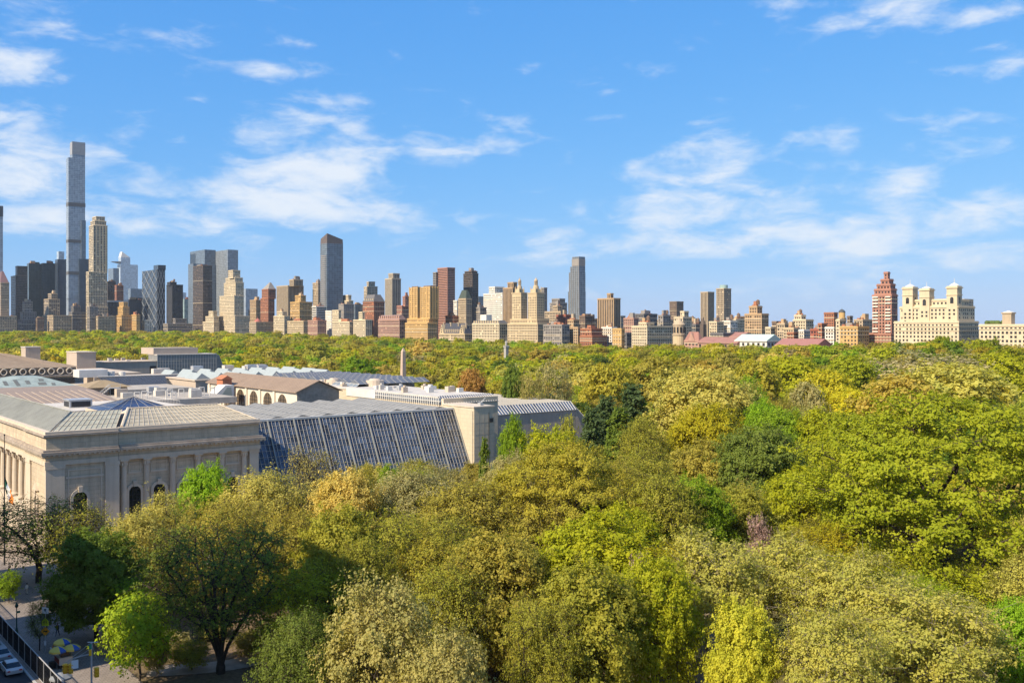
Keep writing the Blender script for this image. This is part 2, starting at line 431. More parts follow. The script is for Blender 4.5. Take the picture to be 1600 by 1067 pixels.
def arch_poly(c, z0, zs, r, n=10):
    """(u,z) outline of an arched opening"""
    return [(c-r, z0), (c+r, z0)] + [(c+r*math.cos(math.pi*k/n), zs+r*math.sin(math.pi*k/n)) for k in range(n+1)]
def arched_window(parent, c, z0, zs, r, wall, axis, surround=True, bars=True, sm=None, gm=None):
    """axis 'y': the wall faces -Y at y=wall, c runs on x; axis 'x': faces -X"""
    W(MB().prism(arch_poly(c, z0, zs, r), axis, wall-.04, wall+.02), 'window_glass', gm or winglass, parent)
    if bars:
        b = MB()
        def bar(u0, u1, za, zb):
            if axis == 'y': b.box(u0, u1, wall-.14, wall-.05, za, zb)
            else: b.box(wall-.14, wall-.05, u0, u1, za, zb)
        for u in (-.33, .33): bar(c+u*r-.05, c+u*r+.05, z0, zs+r*.9)
        for z in np.arange(z0+1.1, zs+r*.6, 1.1): bar(c-r*.97, c+r*.97, z-.05, z+.05)
        W(b, 'window_bars', darkmetal, parent)
    if surround:
        b = MB(); n = 12
        r1 = r+.55
        prev = None
        for k in range(n+1):
            a = math.pi*k/n
            cur = [(c+r*math.cos(a), zs+r*math.sin(a)), (c+r1*math.cos(a), zs+r1*math.sin(a))]
            if prev: b.prism([prev[0], prev[1], cur[1], cur[0]], axis, wall-.32, wall+.02)
            prev = cur
        for s in (-1, 1):
            u0, u1 = sorted((c+s*r, c+s*r1))
            b.prism([(u0, z0), (u1, z0), (u1, zs), (u0, zs)], axis, wall-.32, wall+.02)
        b.prism([(c-.3, zs+r-.1), (c+.3, zs+r-.1), (c+.42, zs+r1+.45), (c-.42, zs+r1+.45)], axis, wall-.5, wall+.02)
        b.prism([(c-r1-.2, z0-.3), (c+r1+.2, z0-.3), (c+r1+.2, z0), (c-r1-.2, z0)], axis, wall-.42, wall+.02)
        W(b, 'window_surround', sm or lime2, parent)

def column(parent, x, y, z0, z1, r=.62):
    b = MB()
    b.box(x-r*1.35, x+r*1.35, y-r*1.35, y+r*1.35, z0, z0+.3)
    b.lathe(x, y, [(r*1.3, z0+.3), (r*1.35, z0+.5), (r*1.1, z0+.65), (r, z0+.9), (r*1.02, z0+4), (r*.86, z1-1.5), (r*.95, z1-1.4), (r*.9, z1-1.3), (r*1.0, z1-.9), (r*1.35, z1-.3)], 14)
    b.box(x-r*1.4, x+r*1.4, y-r*1.4, y+r*1.4, z1-.3, z1)
    # acanthus leaves of the capital
    for k in range(8):
        a = k*math.pi/4
        b.box(x+math.cos(a)*r*1.02-.12, x+math.cos(a)*r*1.02+.12, y+math.sin(a)*r*1.02-.12, y+math.sin(a)*r*1.02+.12, z1-1.2, z1-.55)
    return W(b, 'column', lime2, parent, False)

def pavilion():
    X0, X1, Y0 = 46.3, 59.2, 198.0
    w = MB().box(X0, X1, Y0, 214, 0, 17.9)
    w.box(X0, 62, 213.2, 420, 0, 17.9) if False else None
    P = W(w, 'corner_pavilion', lime, MU)
    # base plinth, corner piers, entablature
    W(MB().box(X0-.35, X1+.25, Y0-.35, 213.5, 0, 2.4), 'plinth', lime2, P)
    for x0, x1 in ((X0-.22, X0+3.1), (X1-2.4, X1+.2)):
        W(MB().box(x0, x1, Y0-.28, Y0+.5, 2.4, 16.2).box(x0-.1, x1+.1, Y0-.4, Y0+.5, 2.4, 3.1).box(x0-.12, x1+.12, Y0-.4, Y0+.5, 15.5, 16.2), 'pier', lime2, P)
    W(MB().box(X0-.28, X0+.5, 209.6, 213.0, 2.4, 16.2).box(X0-.4, X0+.5, 209.5, 213.1, 15.5, 16.2), 'pier', lime2, P)
    W(MB().box(X0+3.4, X1-2.7, Y0-.12, Y0+.3, 13.5, 13.85), 'string_course', lime2, P)
    # sunk panel frame above the window
    b = MB()
    b.box(X0+3.7, X1-3.0, Y0-.09, Y0+.2, 15.0, 15.2); b.box(X0+3.7, X0+3.9, Y0-.09, Y0+.2, 4, 15.0); b.box(X1-3.2, X1-3.0, Y0-.09, Y0+.2, 4, 15.0)
    W(b, 'panel_moulding', lime2, P)
    # rusticated joints of the corner wall
    arched_window(P, 52.2, 5.2, 9.6, 1.25, Y0, 'y')
    # niche on the avenue side
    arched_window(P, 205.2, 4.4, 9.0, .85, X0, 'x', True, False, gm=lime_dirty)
    b = MB()
    b.prism([(203.6, 10.9), (206.8, 10.9), (205.2, 12.3)], 'x', X0-.5, X0+.02)
    W(b, 'niche_pediment', lime2, P)
    entab(P, X0, X1, Y0, 214)
    return P
def ent_layers(x0, x1, y0, y1):
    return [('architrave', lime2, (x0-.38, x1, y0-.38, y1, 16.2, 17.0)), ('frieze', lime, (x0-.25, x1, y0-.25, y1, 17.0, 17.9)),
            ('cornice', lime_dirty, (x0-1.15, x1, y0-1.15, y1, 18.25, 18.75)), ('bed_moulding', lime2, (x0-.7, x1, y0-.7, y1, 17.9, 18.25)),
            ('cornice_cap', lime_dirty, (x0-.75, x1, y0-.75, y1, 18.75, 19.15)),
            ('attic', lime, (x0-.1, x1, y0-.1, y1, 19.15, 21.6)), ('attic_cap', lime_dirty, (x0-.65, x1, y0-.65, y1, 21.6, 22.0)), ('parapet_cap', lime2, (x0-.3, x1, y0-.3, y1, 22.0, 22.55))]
def entab(P, x0, x1, y0, y1):
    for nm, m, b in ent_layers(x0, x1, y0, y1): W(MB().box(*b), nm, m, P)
    d = MB()
    for x in np.arange(x0-.9, x1-.3, .9): d.box(x, x+.4, y0-1.05, y0-.7, 17.98, 18.25)
    for y in np.arange(y0-.9, y1-.3, .9): d.box(x0-1.05, x0-.7, y, y+.4, 17.98, 18.25)
    W(d, 'dentils', lime2, P)['kind'] = 'stuff'
PAV = pavilion()

def north_range():
    X0, X1, Y0 = 59.4, 88.4, 199.3
    P = W(MB().box(X0, X1, Y0, 214, 0, 17.9), 'north_range', lime, MU)
    W(MB().box(X0, X1+.2, Y0-.95, Y0+.3, 0, 2.4), 'plinth', lime2, P)
    cx = [60.6, 65.0, 70.2, 75.4, 80.5, 85.4]
    for x in cx: column(P, x, Y0-.35, 2.4, 16.2, .60)
    W(MB().box(86.5, X1+.15, Y0-.7, Y0+.4, 2.4, 16.2).box(86.4, X1+.25, Y0-.85, Y0+.4, 15.5, 16.2), 'pier', lime2, P)
    for a, b in zip(cx[:-1], cx[1:]):
        c = (a+b)/2
        W(MB().box(a+.9, b-.9, Y0-.14, Y0+.3, 13.2, 13.6), 'string_course', lime2, P)
        q = MB(); q.box(a+1.0, b-1.0, Y0-.1, Y0+.2, 15.2, 15.4); q.box(a+1.0, a+1.18, Y0-.1, Y0+.2, 13.6, 15.2); q.box(b-1.18, b-1.0, Y0-.1, Y0+.2, 13.6, 15.2)
        W(q, 'panel_moulding', lime2, P)
        arched_window(P, c, 4.6, 9.6, 1.15, Y0, 'y')
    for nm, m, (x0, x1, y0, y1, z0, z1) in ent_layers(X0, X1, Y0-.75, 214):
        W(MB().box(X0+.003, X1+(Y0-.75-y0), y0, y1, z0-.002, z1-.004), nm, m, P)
    d = MB()
    for x in np.arange(X0+.2, X1+.9, .9): d.box(x, x+.4, Y0-1.8, Y0-1.45, 17.98, 18.25)
    W(d, 'dentils', lime2, P)['kind'] = 'stuff'
    return P
NR = north_range()

def avenue_range():
    """colonnade on the avenue side, running south out of frame"""
    X0 = 48.6
    P = W(MB().box(X0, 62, 214.1, 330, 0, 17.9), 'avenue_range', lime, MU)
    W(MB().box(46.0, X0+.3, 213.6, 330, 0, 6.8), 'plinth', lime2, P)
    for y in (216.2, 221.5, 227.2, 232.9, 238.6, 244.3, 250):
        column(P, 47.1, y, 6.8, 16.2, .68)
        if y < 240:
            c = y+2.85
            arched_window(P, c, 7.0, 11.5, 1.2, X0, 'x')
    for nm, m, (x0, x1, y0, y1, z0, z1) in ent_layers(46.6, 62, 214.2, 330):
        W(MB().box(x0, x1, 214.1, 330, z0-.002, z1-.004), nm, m, P)
    d = MB()
    for y in np.arange(214.4, 270, .9): d.box(46.6-1.05, 46.6-.7, y, y+.4, 17.98, 18.25)
    W(d, 'dentils', lime2, P)['kind'] = 'stuff'
    # standing-seam roof: slope, ridge, back slope
    r = MB()
    r.add([(46.9, 198.6, 22.4), (52.2, 204.6, 25.6), (52.2, 330, 25.6), (46.9, 330, 22.4)], [(0, 1, 2, 3)])
    r.add([(46.9, 330, 22.4), (46.9, 198.6, 22.4), (60, 198.6, 22.4), (60, 330, 22.4), (52.2, 204.6, 25.6), (52.2, 330, 25.6), (57.5, 210, 22.4), (57.5, 330, 22.4)],
          [(4, 5, 7, 6), (1, 2, 3, 0)])
    W(r, 'seamed_roof', copper, P)
    s = MB()
    for y in np.arange(199.4, 300, 1.1):
        t = min(1, (y-198.6)/6.0)
        s.tube((46.9, y, 22.46), (46.9+5.3*t, y, 22.46+3.2*t), .045, 4)
    s.tube((46.9, 198.6, 22.5), (52.2, 204.6, 25.7), .12, 5); s.tube((52.2, 204.6, 25.7), (52.2, 330, 25.7), .12, 5)
    W(s, 'roof_seams', copper, P)['kind'] = 'stuff'
    return P
AR = avenue_range()

def glazed(parent, p00, p10, p11, p01, nu, nv, gm, bm, bar=.07, proud=.06, gname='roof_glass', bname='glazing_bars'):
    """glass sheet between four corners with a grid of bars lying on it"""
    p00, p10, p11, p01 = map(Vector, (p00, p10, p11, p01))
    W(MB().quad(p00, p10, p11, p01), gname, gm, parent)
    n = (p10-p00).cross(p01-p00).normalized()
    if n.z < 0: n = -n
    b = MB()
    for i in range(nu+1):
        t = i/nu; a = p00.lerp(p10, t)+n*proud; c = p01.lerp(p11, t)+n*proud
        b.tube(a, c, bar, 4)
    for j in range(nv+1):
        t = j/nv; a = p00.lerp(p01, t)+n*proud*.6; c = p10.lerp(p11, t)+n*proud*.6
        b.tube(a, c, bar*.8, 4)
    o = W(b, bname, bm, parent); o['kind'] = 'stuff'
    return o
# glazed hip roofs over pavilion and north range
glazed(PAV, (47.4, 198.7, 22.5), (59.0, 198.7, 22.5), (62, 204.6, 25.5), (52.2, 204.6, 25.5), 12, 4, mat('patinated_glass', (.36, .35, .27), .4, .15, .5), lime2, .05)
glazed(NR, (60.2, 198.9, 22.55), (88.0, 198.9, 22.55), (82.4, 206, 25.5), (63.6, 206, 25.5), 26, 5, mat('patinated_glass_olive', (.36, .32, .235), .4, .18, .5), mat('pale_glazing_bar', (.50, .43, .34), .7), .06)
W(MB().quad((88.0, 198.9, 22.55), (88.0, 213, 22.55), (82.4, 206, 25.5), (82.4, 206, 25.5)).quad((88.0, 213, 22.55), (60.2, 213, 22.55), (63.6, 206, 25.5), (82.4, 206, 25.5)).quad((60.2, 213, 22.55), (60.2, 198.9, 22.55), (63.6, 206, 25.5), (63.6, 206, 25.5)), 'hip_roof', tanroof, NR)
W(MB().tube((63.6, 206, 25.58), (82.4, 206, 25.58), .16, 6).tube((88, 198.9, 22.6), (82.4, 206, 25.6), .14, 6).tube((60.2, 198.9, 22.6), (63.6, 206, 25.6), .3, 6), 'ridge_cap', lime2, NR)
W(MB().quad((52.2, 204.6, 25.5), (62, 204.6, 25.5), (62, 212, 23.0), (57.5, 212, 23.0)), 'back_roof', copper, PAV)

# great glass hall: sloping window wall with a folded roof
def glass_hall():
    X0, X1 = 88.75, 146.4
    yb, zb, yt, zt = 197.9, 0.3, 209.0, 21.0
    P = W(MB().box(X0, X1, 210.4, 251, 0, 20.6), 'glass_hall', greyroof, MU)
    nb = 9; bw = (X1-X0)/nb
    n = Vector((0, -(zt-zb), (yt-yb)))
    n = Vector((0, -(zt-zb), yt-yb)).normalized()
    for k in range(nb):
        x0 = X0+k*bw; x1 = x0+bw
        g = W(MB().quad((x0, yb, zb), (x1, yb, zb), (x1, yt, zt), (x0, yt, zt)), 'glass_bay', hallglass, P)
        b = MB()
        off = n*.10
        for i in range(1, 7):
            x = x0+bw*i/7+.0
            b.tube(Vector((x, yb, zb))+off, Vector((x, yt, zt))+off, .055, 4)
        for j in range(0, 17):
            t = j/16
            c0 = Vector((x0, yb+(yt-yb)*t, zb+(zt-zb)*t))+off*.8
            b.tube(c0, c0+Vector((bw, 0, 0)), .05, 4)
        m_ = W(b, 'mullions', mull, P); m_['kind'] = 'stuff'
    for k in range(nb+1):
        x = X0+k*bw
        a = Vector((x, yb, zb))+n*.12; c = Vector((x, yt, zt))+n*.12
        b = MB(); b.add([a+Vector((-.15, 0, 0)), a+Vector((.15, 0, 0)), c+Vector((.15, 0, 0)), c+Vector((-.15, 0, 0)),
                         a+Vector((-.15, 0, 0))+n*.25, a+Vector((.15, 0, 0))+n*.25, c+Vector((.15, 0, 0))+n*.25, c+Vector((-.15, 0, 0))+n*.25],
                        [(0, 1, 2, 3), (4, 5, 6, 7), (0, 1, 5, 4), (1, 2, 6, 5), (2, 3, 7, 6), (3, 0, 4, 7)])
        W(b, 'rib', mat('hall_rib', (.27, .265, .235), .6, .1), P)
    W(MB().box(X0-.1, X1+.1, 208.7, 209.6, 20.85, 21.35), 'eave_beam', whitemetal, P)
    # folded roof: one ridge per bay, running back
    for k in range(nb):
        x0 = X0+k*bw; x1 = x0+bw; xm = (x0+x1)/2-.6
        r = MB()
        zr = 21.75; z0 = 21.0
        r.prism([(x0+.02, z0), (x1-.02, z0), (xm, zr)], 'y', 209.7, 251)
        rf = W(r, 'roof_fold', ridgeroof, P)
        s = MB()
        for t in np.linspace(.12, .92, 6):
            s.tube((x0+(xm-x0)*t, 209.66, z0+.02), (x0+(xm-x0)*t, 209.66, z0+(zr-z0)*t), .05, 4)
            s.tube((x1-(x1-xm)*t, 209.66, z0+.02), (x1-(x1-xm)*t, 209.66, z0+(zr-z0)*t), .05, 4)
        s.tube((x0, 209.66, z0+.03), (xm, 209.66, zr+.03), .09, 4); s.tube((x1, 209.66, z0+.03), (xm, 209.66, zr+.03), .09, 4)
        W(s, 'gable_bars', mull, P)['kind'] = 'stuff'
    seam = MB()
    for k in range(nb):
        x0 = X0+k*bw; x1 = x0+bw; xm = (x0+x1)/2-.6
        for y in np.arange(212, 251, 2.4):
            seam.tube((x0, y, 21.03), (xm, y, 21.78), .035, 3); seam.tube((x1, y, 21.03), (xm, y, 21.78), .035, 3)
    W(seam, 'roof_seams', mat('roof_seam', (.26, .265, .26), .5), P)['kind'] = 'stuff'
    return P
GH = glass_hall()

# smooth limestone end block and the white-roofed wing behind it
def west_block():
    P = W(MB().box(146.6, 153.0, 200, 214, 0, 21.8), 'limestone_block', cream, MU)
    W(MB().box(146.4, 153.15, 199.85, 214, 21.8, 22.15), 'coping', lime2, P)
    W(MB().box(146.35, 146.62, 200.4, 200.8, 0, 21), 'edge_fin', cream, P)
    b = MB()
    b.box(151.5, 152.5, 199.8, 200.02, 18.0, 19.0); b.tube((151.2, 199.93, 0), (151.2, 199.93, 20.5), .08, 5)
    W(b, 'vent_and_pipe', darkmetal, P)
    j = MB()
    for z in np.arange(3, 21, 3.0): j.box(146.8, 152.9, 199.975, 200.01, z-.03, z+.03)
    for x in np.arange(148.1, 152.9, 1.6): j.box(x-.025, x+.025, 199.975, 200.01, 0, 21.7)
    W(j, 'stone_joints', lime_dirty, P)['kind'] = 'stuff'
    # seated figure ornament-like rooftop hoist near the edge
    h = MB().box(149.3, 150.3, 201.0, 202.2, 22.15, 22.9).tube((149.8, 201.6, 22.9), (150.6, 200.6, 24.2), .12, 5).tube((149.4, 201.6, 22.9), (150.0, 200.5, 23.4), .1, 5)
    W(h, 'roof_hoist', steel, P)
    Q = W(MB().box(147.0, 165.0, 214.1, 300, 0, 23.3), 'white_roofed_wing', cream, MU)
    W(MB().box(146.8, 165.3, 216.6, 300, 23.3, 23.75).box(165.3, 178, 276.6, 300, 23.3, 23.75), 'flat_roof', whiteroof, Q)
    W(MB().box(146.75, 147.02, 249, 266, 21.4, 23.9), 'white_wall', whitemetal, Q)
    fins = MB()
    for y in np.arange(216.0, 249, 1.05): fins.box(146.55, 146.9, y-.14, y+.14, 21.6, 23.5)
    fins.box(146.6, 146.9, 215.2, 249, 22.45, 22.6)
    W(fins, 'window_fins', whitemetal, Q)['kind'] = 'stuff'
    W(MB().box(146.9, 147.05, 215.2, 249, 21.6, 23.45), 'window_band', hallglass, Q)
    glazed(Q, (146.9, 213.9, 22.0), (165.2, 213.9, 22.0), (164.2, 216.7, 23.85), (147.2, 216.7, 23.85), 22, 1, blueglass, whitemetal, .09, .08, 'sloping_glass')
    W(MB().box(165.0, 178, 276.3, 300, 0, 23.25), 'rear_wall', tanwall, Q)
    rng = random.Random(5)
    for k in range(30):
        x = rng.uniform(149, 163); y = rng.uniform(222, 290); s = rng.uniform(.5, 1.5); z = 23.75
        h = rng.uniform(.5, 1.6)
        u = MB().box(x-s, x+s, y-s*.7, y+s*.7, z, z+h)
        if k % 3 == 0: u.cyl(x, y, z+h, z+h+.5, s*.5, n=10)
        W(u, 'rooftop_unit', rng.choice([steel, whitemetal, whiteroof, tanroof]), Q)
    W(MB().cyl(158, 268, 23.75, 25.6, 3.0, 2.8, 16).cyl(158, 268, 25.6, 26.1, 2.0, 1.5, 16), 'cooling_tower', tanroof, Q)
    W(MB().cyl(153, 285, 23.75, 25.3, 2.8, 2.6, 16).cyl(153, 285, 25.3, 25.8, 1.8, 1.3, 16), 'cooling_tower', tanroof, Q)
    # lower glazed wing to the west
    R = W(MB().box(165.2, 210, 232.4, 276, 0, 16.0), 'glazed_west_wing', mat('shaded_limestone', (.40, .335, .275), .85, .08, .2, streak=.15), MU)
    glazed(R, (165.3, 232.2, 16.0), (210.2, 232.2, 16.0), (211, 235.8, 18.4), (165.3, 235.8, 18.4), 40, 1, hallglass, whitemetal, .10, .08, 'sloping_glass')
    glazed(R, (165.3, 235.8, 18.4), (211, 235.8, 18.4), (211, 276, 18.6), (165.3, 276, 18.6), 42, 3, mat('roof_glass_grey', (.17, .175, .17), .5, .12, .3), mull, .07, .08, 'flat_roof_glass')
    glazed(R, (218.5, 232.2, 9.5), (211, 235.8, 18.4), (211, 276, 18.6), (218.5, 276, 9.5), 1, 38, hallglass, whitemetal, .10, .08, 'side_glass')
    W(MB().add([(210, 232.3, 0), (218.5, 232.3, 0), (218.5, 232.3, 9.5), (211, 235.7, 18.3), (210, 232.3, 16)], [(0, 1, 2, 3, 4)]), 'end_wall', tanwall, R)
    return P
WB = west_block()

def arched_hall():
    X0, X1, Y0, Y1 = 128.5, 142.2, 262, 330
    ze, zr = 23.4, 26.4
    P = W(MB().box(X0, X1, Y0, Y1, 0, ze).prism([(X0, ze-.01), (X1, ze-.01), ((X0+X1)/2, zr-.15)], 'y', Y0, Y1), 'arched_hall', mat('cream_stucco', (.60, .53, .42), .85, .08, .3), MU)
    W(MB().prism([(X0+.05, 15), (X1-.05, 15), (X1-.05, ze), ((X0+X1)/2, zr-.2), (X0+.05, ze)], 'y', Y0-.06, Y0+.2), 'gable_wall', mat('grey_rubble_stone', (.25, .235, .20), .95, .25, 1.2, .2, .5), P)
    xm = (X0+X1)/2
    r = MB()
    for s, xe in ((-1, X0-.8), (1, X1+.8)):
        zz = ze-.25
        r.add([(xe, Y0-.9, zz), (xm, Y0-.9, zr), (xm, Y1, zr), (xe, Y1, zz), (xe, Y0-.9, zz+.22), (xm, Y0-.9, zr+.22), (xm, Y1, zr+.22), (xe, Y1, zz+.22)],
              [(0, 1, 2, 3), (4, 5, 6, 7), (0, 1, 5, 4), (1, 2, 6, 5), (2, 3, 7, 6), (3, 0, 4, 7)])
    W(r, 'gable_roof', brownroof, P)
    s = MB()
    for y in np.arange(Y0-.5, Y1, 1.5): s.tube((X0-.8, y, ze), (xm, y, zr+.25), .05, 4)
    W(s, 'roof_seams', brownroof, P)['kind'] = 'stuff'
    for y in (271.6, 281.8, 292, 302.2, 312.4, 322.6):
        arched_window(P, y, 14, 19.3, 3.0, X0, 'x', False, True, gm=mat('amber_glass', (.12, .09, .06), .25, .3, .6))
        W(MB().box(X0-.45, X0+.02, y+4.5, y+5.7, 12, ze-.3), 'buttress', mat('cream_stucco', (.6, .53, .42)), P)
    # glazed court beside it
    Q = W(MB().box(147.2, 178, 268.2, 330, 0, 21), 'glazed_court', greyroof, MU)
    glazed(Q, (147, 267, 21), (147, 330, 21), (152, 330, 24.6), (152, 267, 24.6), 24, 4, mat('court_glass', (.17, .20, .23), .5, .12, .3), whitemetal, .09, .08)
    rr = MB(); k = 0
    for y in np.arange(267, 330, 7):
        rr.prism([(y, 24.5), (y+7, 24.5), (y+3.5, 25.9)], 'x', 152, 178)
    W(rr, 'ridged_glass', mat('ridged_court_glass', (.12, .13, .15), .5, .15, .4, .4), Q)
    bb = MB()
    for y in np.arange(267, 330, 7):
        for x in np.arange(152, 178, 2.2):
            bb.tube((x, y, 24.55), (x, y+3.5, 25.95), .06, 3)
    W(bb, 'ridge_bars', mull, Q)['kind'] = 'stuff'
arched_hall()

def rear_roofs():
    """the older roofs behind, each a wing of its own"""
    W(MB().box(57, 88.6, 214.1, 300, 0, 21.2).box(88.6, 100, 256.2, 400, 0, 20.5).box(100, 128, 256.2, 342, 0, 16.5).box(100, 128, 342, 400, 0, 21.0), 'lower_roof', greyroof, MU)
    # blue pyramid skylight
    P = W(MB().box(61.5, 76.5, 214.6, 229, 21.2, 24.3), 'skylight_kerb', tanroof, MU)
    ap = (69.5, 221.5, 26.9); c = [(61.7, 214.8, 24.3), (76.3, 214.8, 24.3), (76.3, 228.8, 24.3), (61.7, 228.8, 24.3)]
    for i in range(4):
        a, b = Vector(c[i]), Vector(c[(i+1) % 4]); top = Vector(ap)
        glazed(P, a, b, top+(b-a)*.02, top-(b-a)*.02, 6, 4, blueglass, mull, .03, .05, 'pyramid_glass')
    # white roof with air handler
    P = W(MB().box(57.2, 84, 231, 258, 21.2, 23.6), 'white_flat_roof', whiteroof, MU)
    W(MB().box(61, 66, 240, 245, 23.6, 25.3).box(60.8, 66.2, 239.8, 245.2, 25.3, 25.45), 'air_handler', steel, P)
    W(MB().box(60.95, 61.02, 240.4, 244.6, 23.8, 25.0).box(61.4, 65.6, 239.9, 239.97, 23.8, 25.0), 'louvre', darkmetal, P)
    rl = MB()
    for y in np.arange(232, 258, 2): rl.tube((83.6, y, 23.6), (83.6, y, 24.7), .04, 4)
    rl.tube((83.6, 232, 24.7), (83.6, 257, 24.7), .04, 4)
    W(rl, 'roof_railing', whitemetal, P)
    P = W(MB().prism([(262, 21.2), (308, 21.2), (308, 25.0), (290, 24.6), (262, 22.6)], 'x', 55.5, 80), 'brown_panel_roof', mat('brown_panels', (.27, .205, .16), .8, .1, .3), MU)
    s = MB()
    for x in np.arange(56, 80, 2): s.tube((x, 262, 22.66), (x, 290, 24.66), .06, 4)
    W(s, 'panel_joints', tanroof, P)['kind'] = 'stuff'
    # stair pavilion with a bronze hip roof and white stair
    cx, cy = ptz(140, 606, 24.0)
    P = W(MB().box(cx, cx+11, cy, cy+12, 20.5, 24.0), 'stair_pavilion', tanwall, MU)
    W(MB().frus((cx-1.2, cx+12.2, cy-1.2, cy+13.2), (cx+4.5, cx+6.5, cy+5, cy+7), 24.0, 25.9), 'bronze_hip_roof', mat('bronze_roof', (.30, .22, .12), .6, .12, .5), P)
    W(MB().box(cx-.06, cx+.02, cy+1, cy+11, 22.2, 23.8).box(cx+5.5, cx+10.5, cy-.06, cy+.02, 20.8, 23.9), 'dark_opening', darkmetal, P)
    st = MB()
    for k in range(8): st.box(cx+1+.5*k, cx+1.5+.5*k, cy-3.2, cy-2.2, 20.6+.42*k, 20.75+.42*k)
    for yy in (cy-3.2, cy-2.2):
        st.tube((cx+1, yy, 21.6), (cx+5, yy, 25.0), .06, 4); st.tube((cx+1, yy, 20.6), (cx+5, yy, 24.0), .09, 4)
        for k in range(5): st.tube((cx+1+k, yy, 20.6+.84*k), (cx+1+k, yy, 21.6+.84*k), .05, 4)
    st.box(cx+5, cx+8, cy-3.2, cy-.1, 23.8, 23.95)
    for xx in (cx+5, cx+8): st.tube((xx, cy-3.1, 20.5), (xx, cy-3.1, 25), .06, 4)
    st.tube((cx+5, cy-3.1, 25), (cx+8, cy-3.1, 25), .06, 4)
    W(st, 'white_stair', whitemetal, P)
    # green patinated hip roof
    P = W(MB().box(58, 81, 310, 345, 20, 24.4), 'patina_block', tanwall, MU)
    W(MB().frus((56.8, 82.2, 308.8, 346), (68, 74, 322, 333), 24.4, 27.2), 'patina_hip_roof', mat('patina_glass_roof', (.27, .31, .27), .5, .25, .35), P)
    W(MB().box(56.6, 82.4, 308.6, 346.2, 24.0, 24.4), 'eave', lime_dirty, P)
    pa = MB()
    for (x, y, w, h) in ((62, 313, 1.1, 5), (65, 312.2, 1.1, 7), (68, 314, 1.2, 4), (71, 312.5, 2.2, 3), (74.5, 312, 1.0, 2.5), (72, 317, 1.4, 2.4)):
        t0 = (y-308.8)/13.2; t1 = min(1, (y+h-308.8)/13.2)
        pa.add([(x, y, 24.45+2.8*t0), (x+w, y, 24.45+2.8*t0), (x+w+.3, y+h, 24.45+2.8*t1), (x+.3, y+h, 24.45+2.8*t1)], [(0, 1, 2, 3)])
    W(pa, 'dark_roof_panels', mat('dark_patina', (.13, .13, .11), .6), P)['kind'] = 'stuff'
    # great hall roof with a parapet of round ornaments
    P = W(MB().box(66, 102, 394, 450, 0, 24.0), 'great_hall', lime, MU)
    W(MB().box(65, 102.8, 393.2, 451, 23.9, 24.5), 'ledge', lime_dirty, P)
    W(MB().box(65.6, 102.4, 393.6, 394.4, 24.5, 27.2), 'parapet', mat('dark_parapet', (.15, .115, .085), .9, .3, .6), P)
    for x in np.arange(68, 102, 3.2):
        ring = MB(); n = 12
        for k in range(n):
            a = 2*math.pi*k/n; b2 = 2*math.pi*(k+1)/n
            ring.tube((x+1.05*math.cos(a), 393.4, 25.85+1.05*math.sin(a)), (x+1.05*math.cos(b2), 393.4, 25.85+1.05*math.sin(b2)), .26, 5)
        W(ring, 'roundel', lime2, P)
    W(MB().frus((65.2, 104, 393.9, 452), (68, 82, 410, 436), 27.25, 32.2), 'brown_hip_roof', mat('great_hall_roof', (.27, .205, .145), .75, .12, .3, streak=.12), P)
    s = MB()
    for x in np.arange(66.5, 103, 1.6):
        s.tube((x, 393.9, 27.3), (68+(x-65.2)/38.8*14, 410, 32.25), .05, 3)
    W(s, 'roof_seams', brownroof, P)['kind'] = 'stuff'
    W(MB().box(88, 101.8, 393.2, 394, 20.3, 23.2), 'dark_bay', darkmetal, P)
    # tan stair tower and neighbours
    def blk(nm, xl, xc, xr, ytop, z, zb, m, rm=None, parent=MU):
        cx, cy = ptz(xc, ytop, z)
        a, b = ray(xl); y1 = cx/a*b
        a, b = ray(xr); x1 = cy/b*a
        P = W(MB().box(cx, x1, cy, max(y1, cy+3), zb, z), nm, m, parent)
        if rm is not None: W(MB().box(cx-.25, x1+.25, cy-.25, max(y1, cy+3)+.25, z, z+.35), 'roof_edge', rm, P)
        return P, cx, x1, cy, max(y1, cy+3)
    blk('stair_tower', 104, 120, 150, 551, 31.0, 0, mat('tan_tower', (.40, .325, .26), .9, .08, .3), lime2)
    blk('roof_house', 33, 40, 63, 543, 33.0, 0, tanwall, whiteroof)
    P, x0, x1, y0, y1 = blk('tan_wing', 128, 147, 283, 567, 26.0, 0, mat('tan_long_wall', (.42, .34, .265), .9, .08, .3, streak=.1), tanroof)
    W(MB().box(x0+25, x0+28, y0-.08, y0+.02, 20.5, 24), 'dark_doorway', darkmetal, P)
    W(MB().cyl(x0+33, y0+2, 26, 29, .35, n=8), 'flue', whitemetal, P)
    rng = random.Random(9)
    for k in range(9):
        x = rng.uniform(x0+2, x1-2); y = y0+rng.uniform(3, 26)
        W(MB().box(x-.9, x+.9, y-.7, y+.7, 26.3, 26.3+rng.uniform(.5, 1.4)), 'rooftop_unit', rng.choice([whiteroof, steel, tanroof]), P)
    # long tilted dark glass roof with a white frame
    gx0, gy = ptz(152, 589, 24.0); gx1, _ = gx0+36, 0
    P = W(MB().box(gx0-1.0, gx1+8, gy+.4, gy+14, 0, 23.9), 'solar_wing', tanwall, MU)
    glazed(P, (gx0+3, gy-9, 20.2), (gx1, gy-9, 20.2), (gx1-1.5, gy, 24.0), (gx0, gy, 24.0), 30, 6, mat('dark_panel_glass', (.045, .05, .062), .25, .15, .4, .6), mat('panel_bars', (.10, .105, .11), .5), .05)
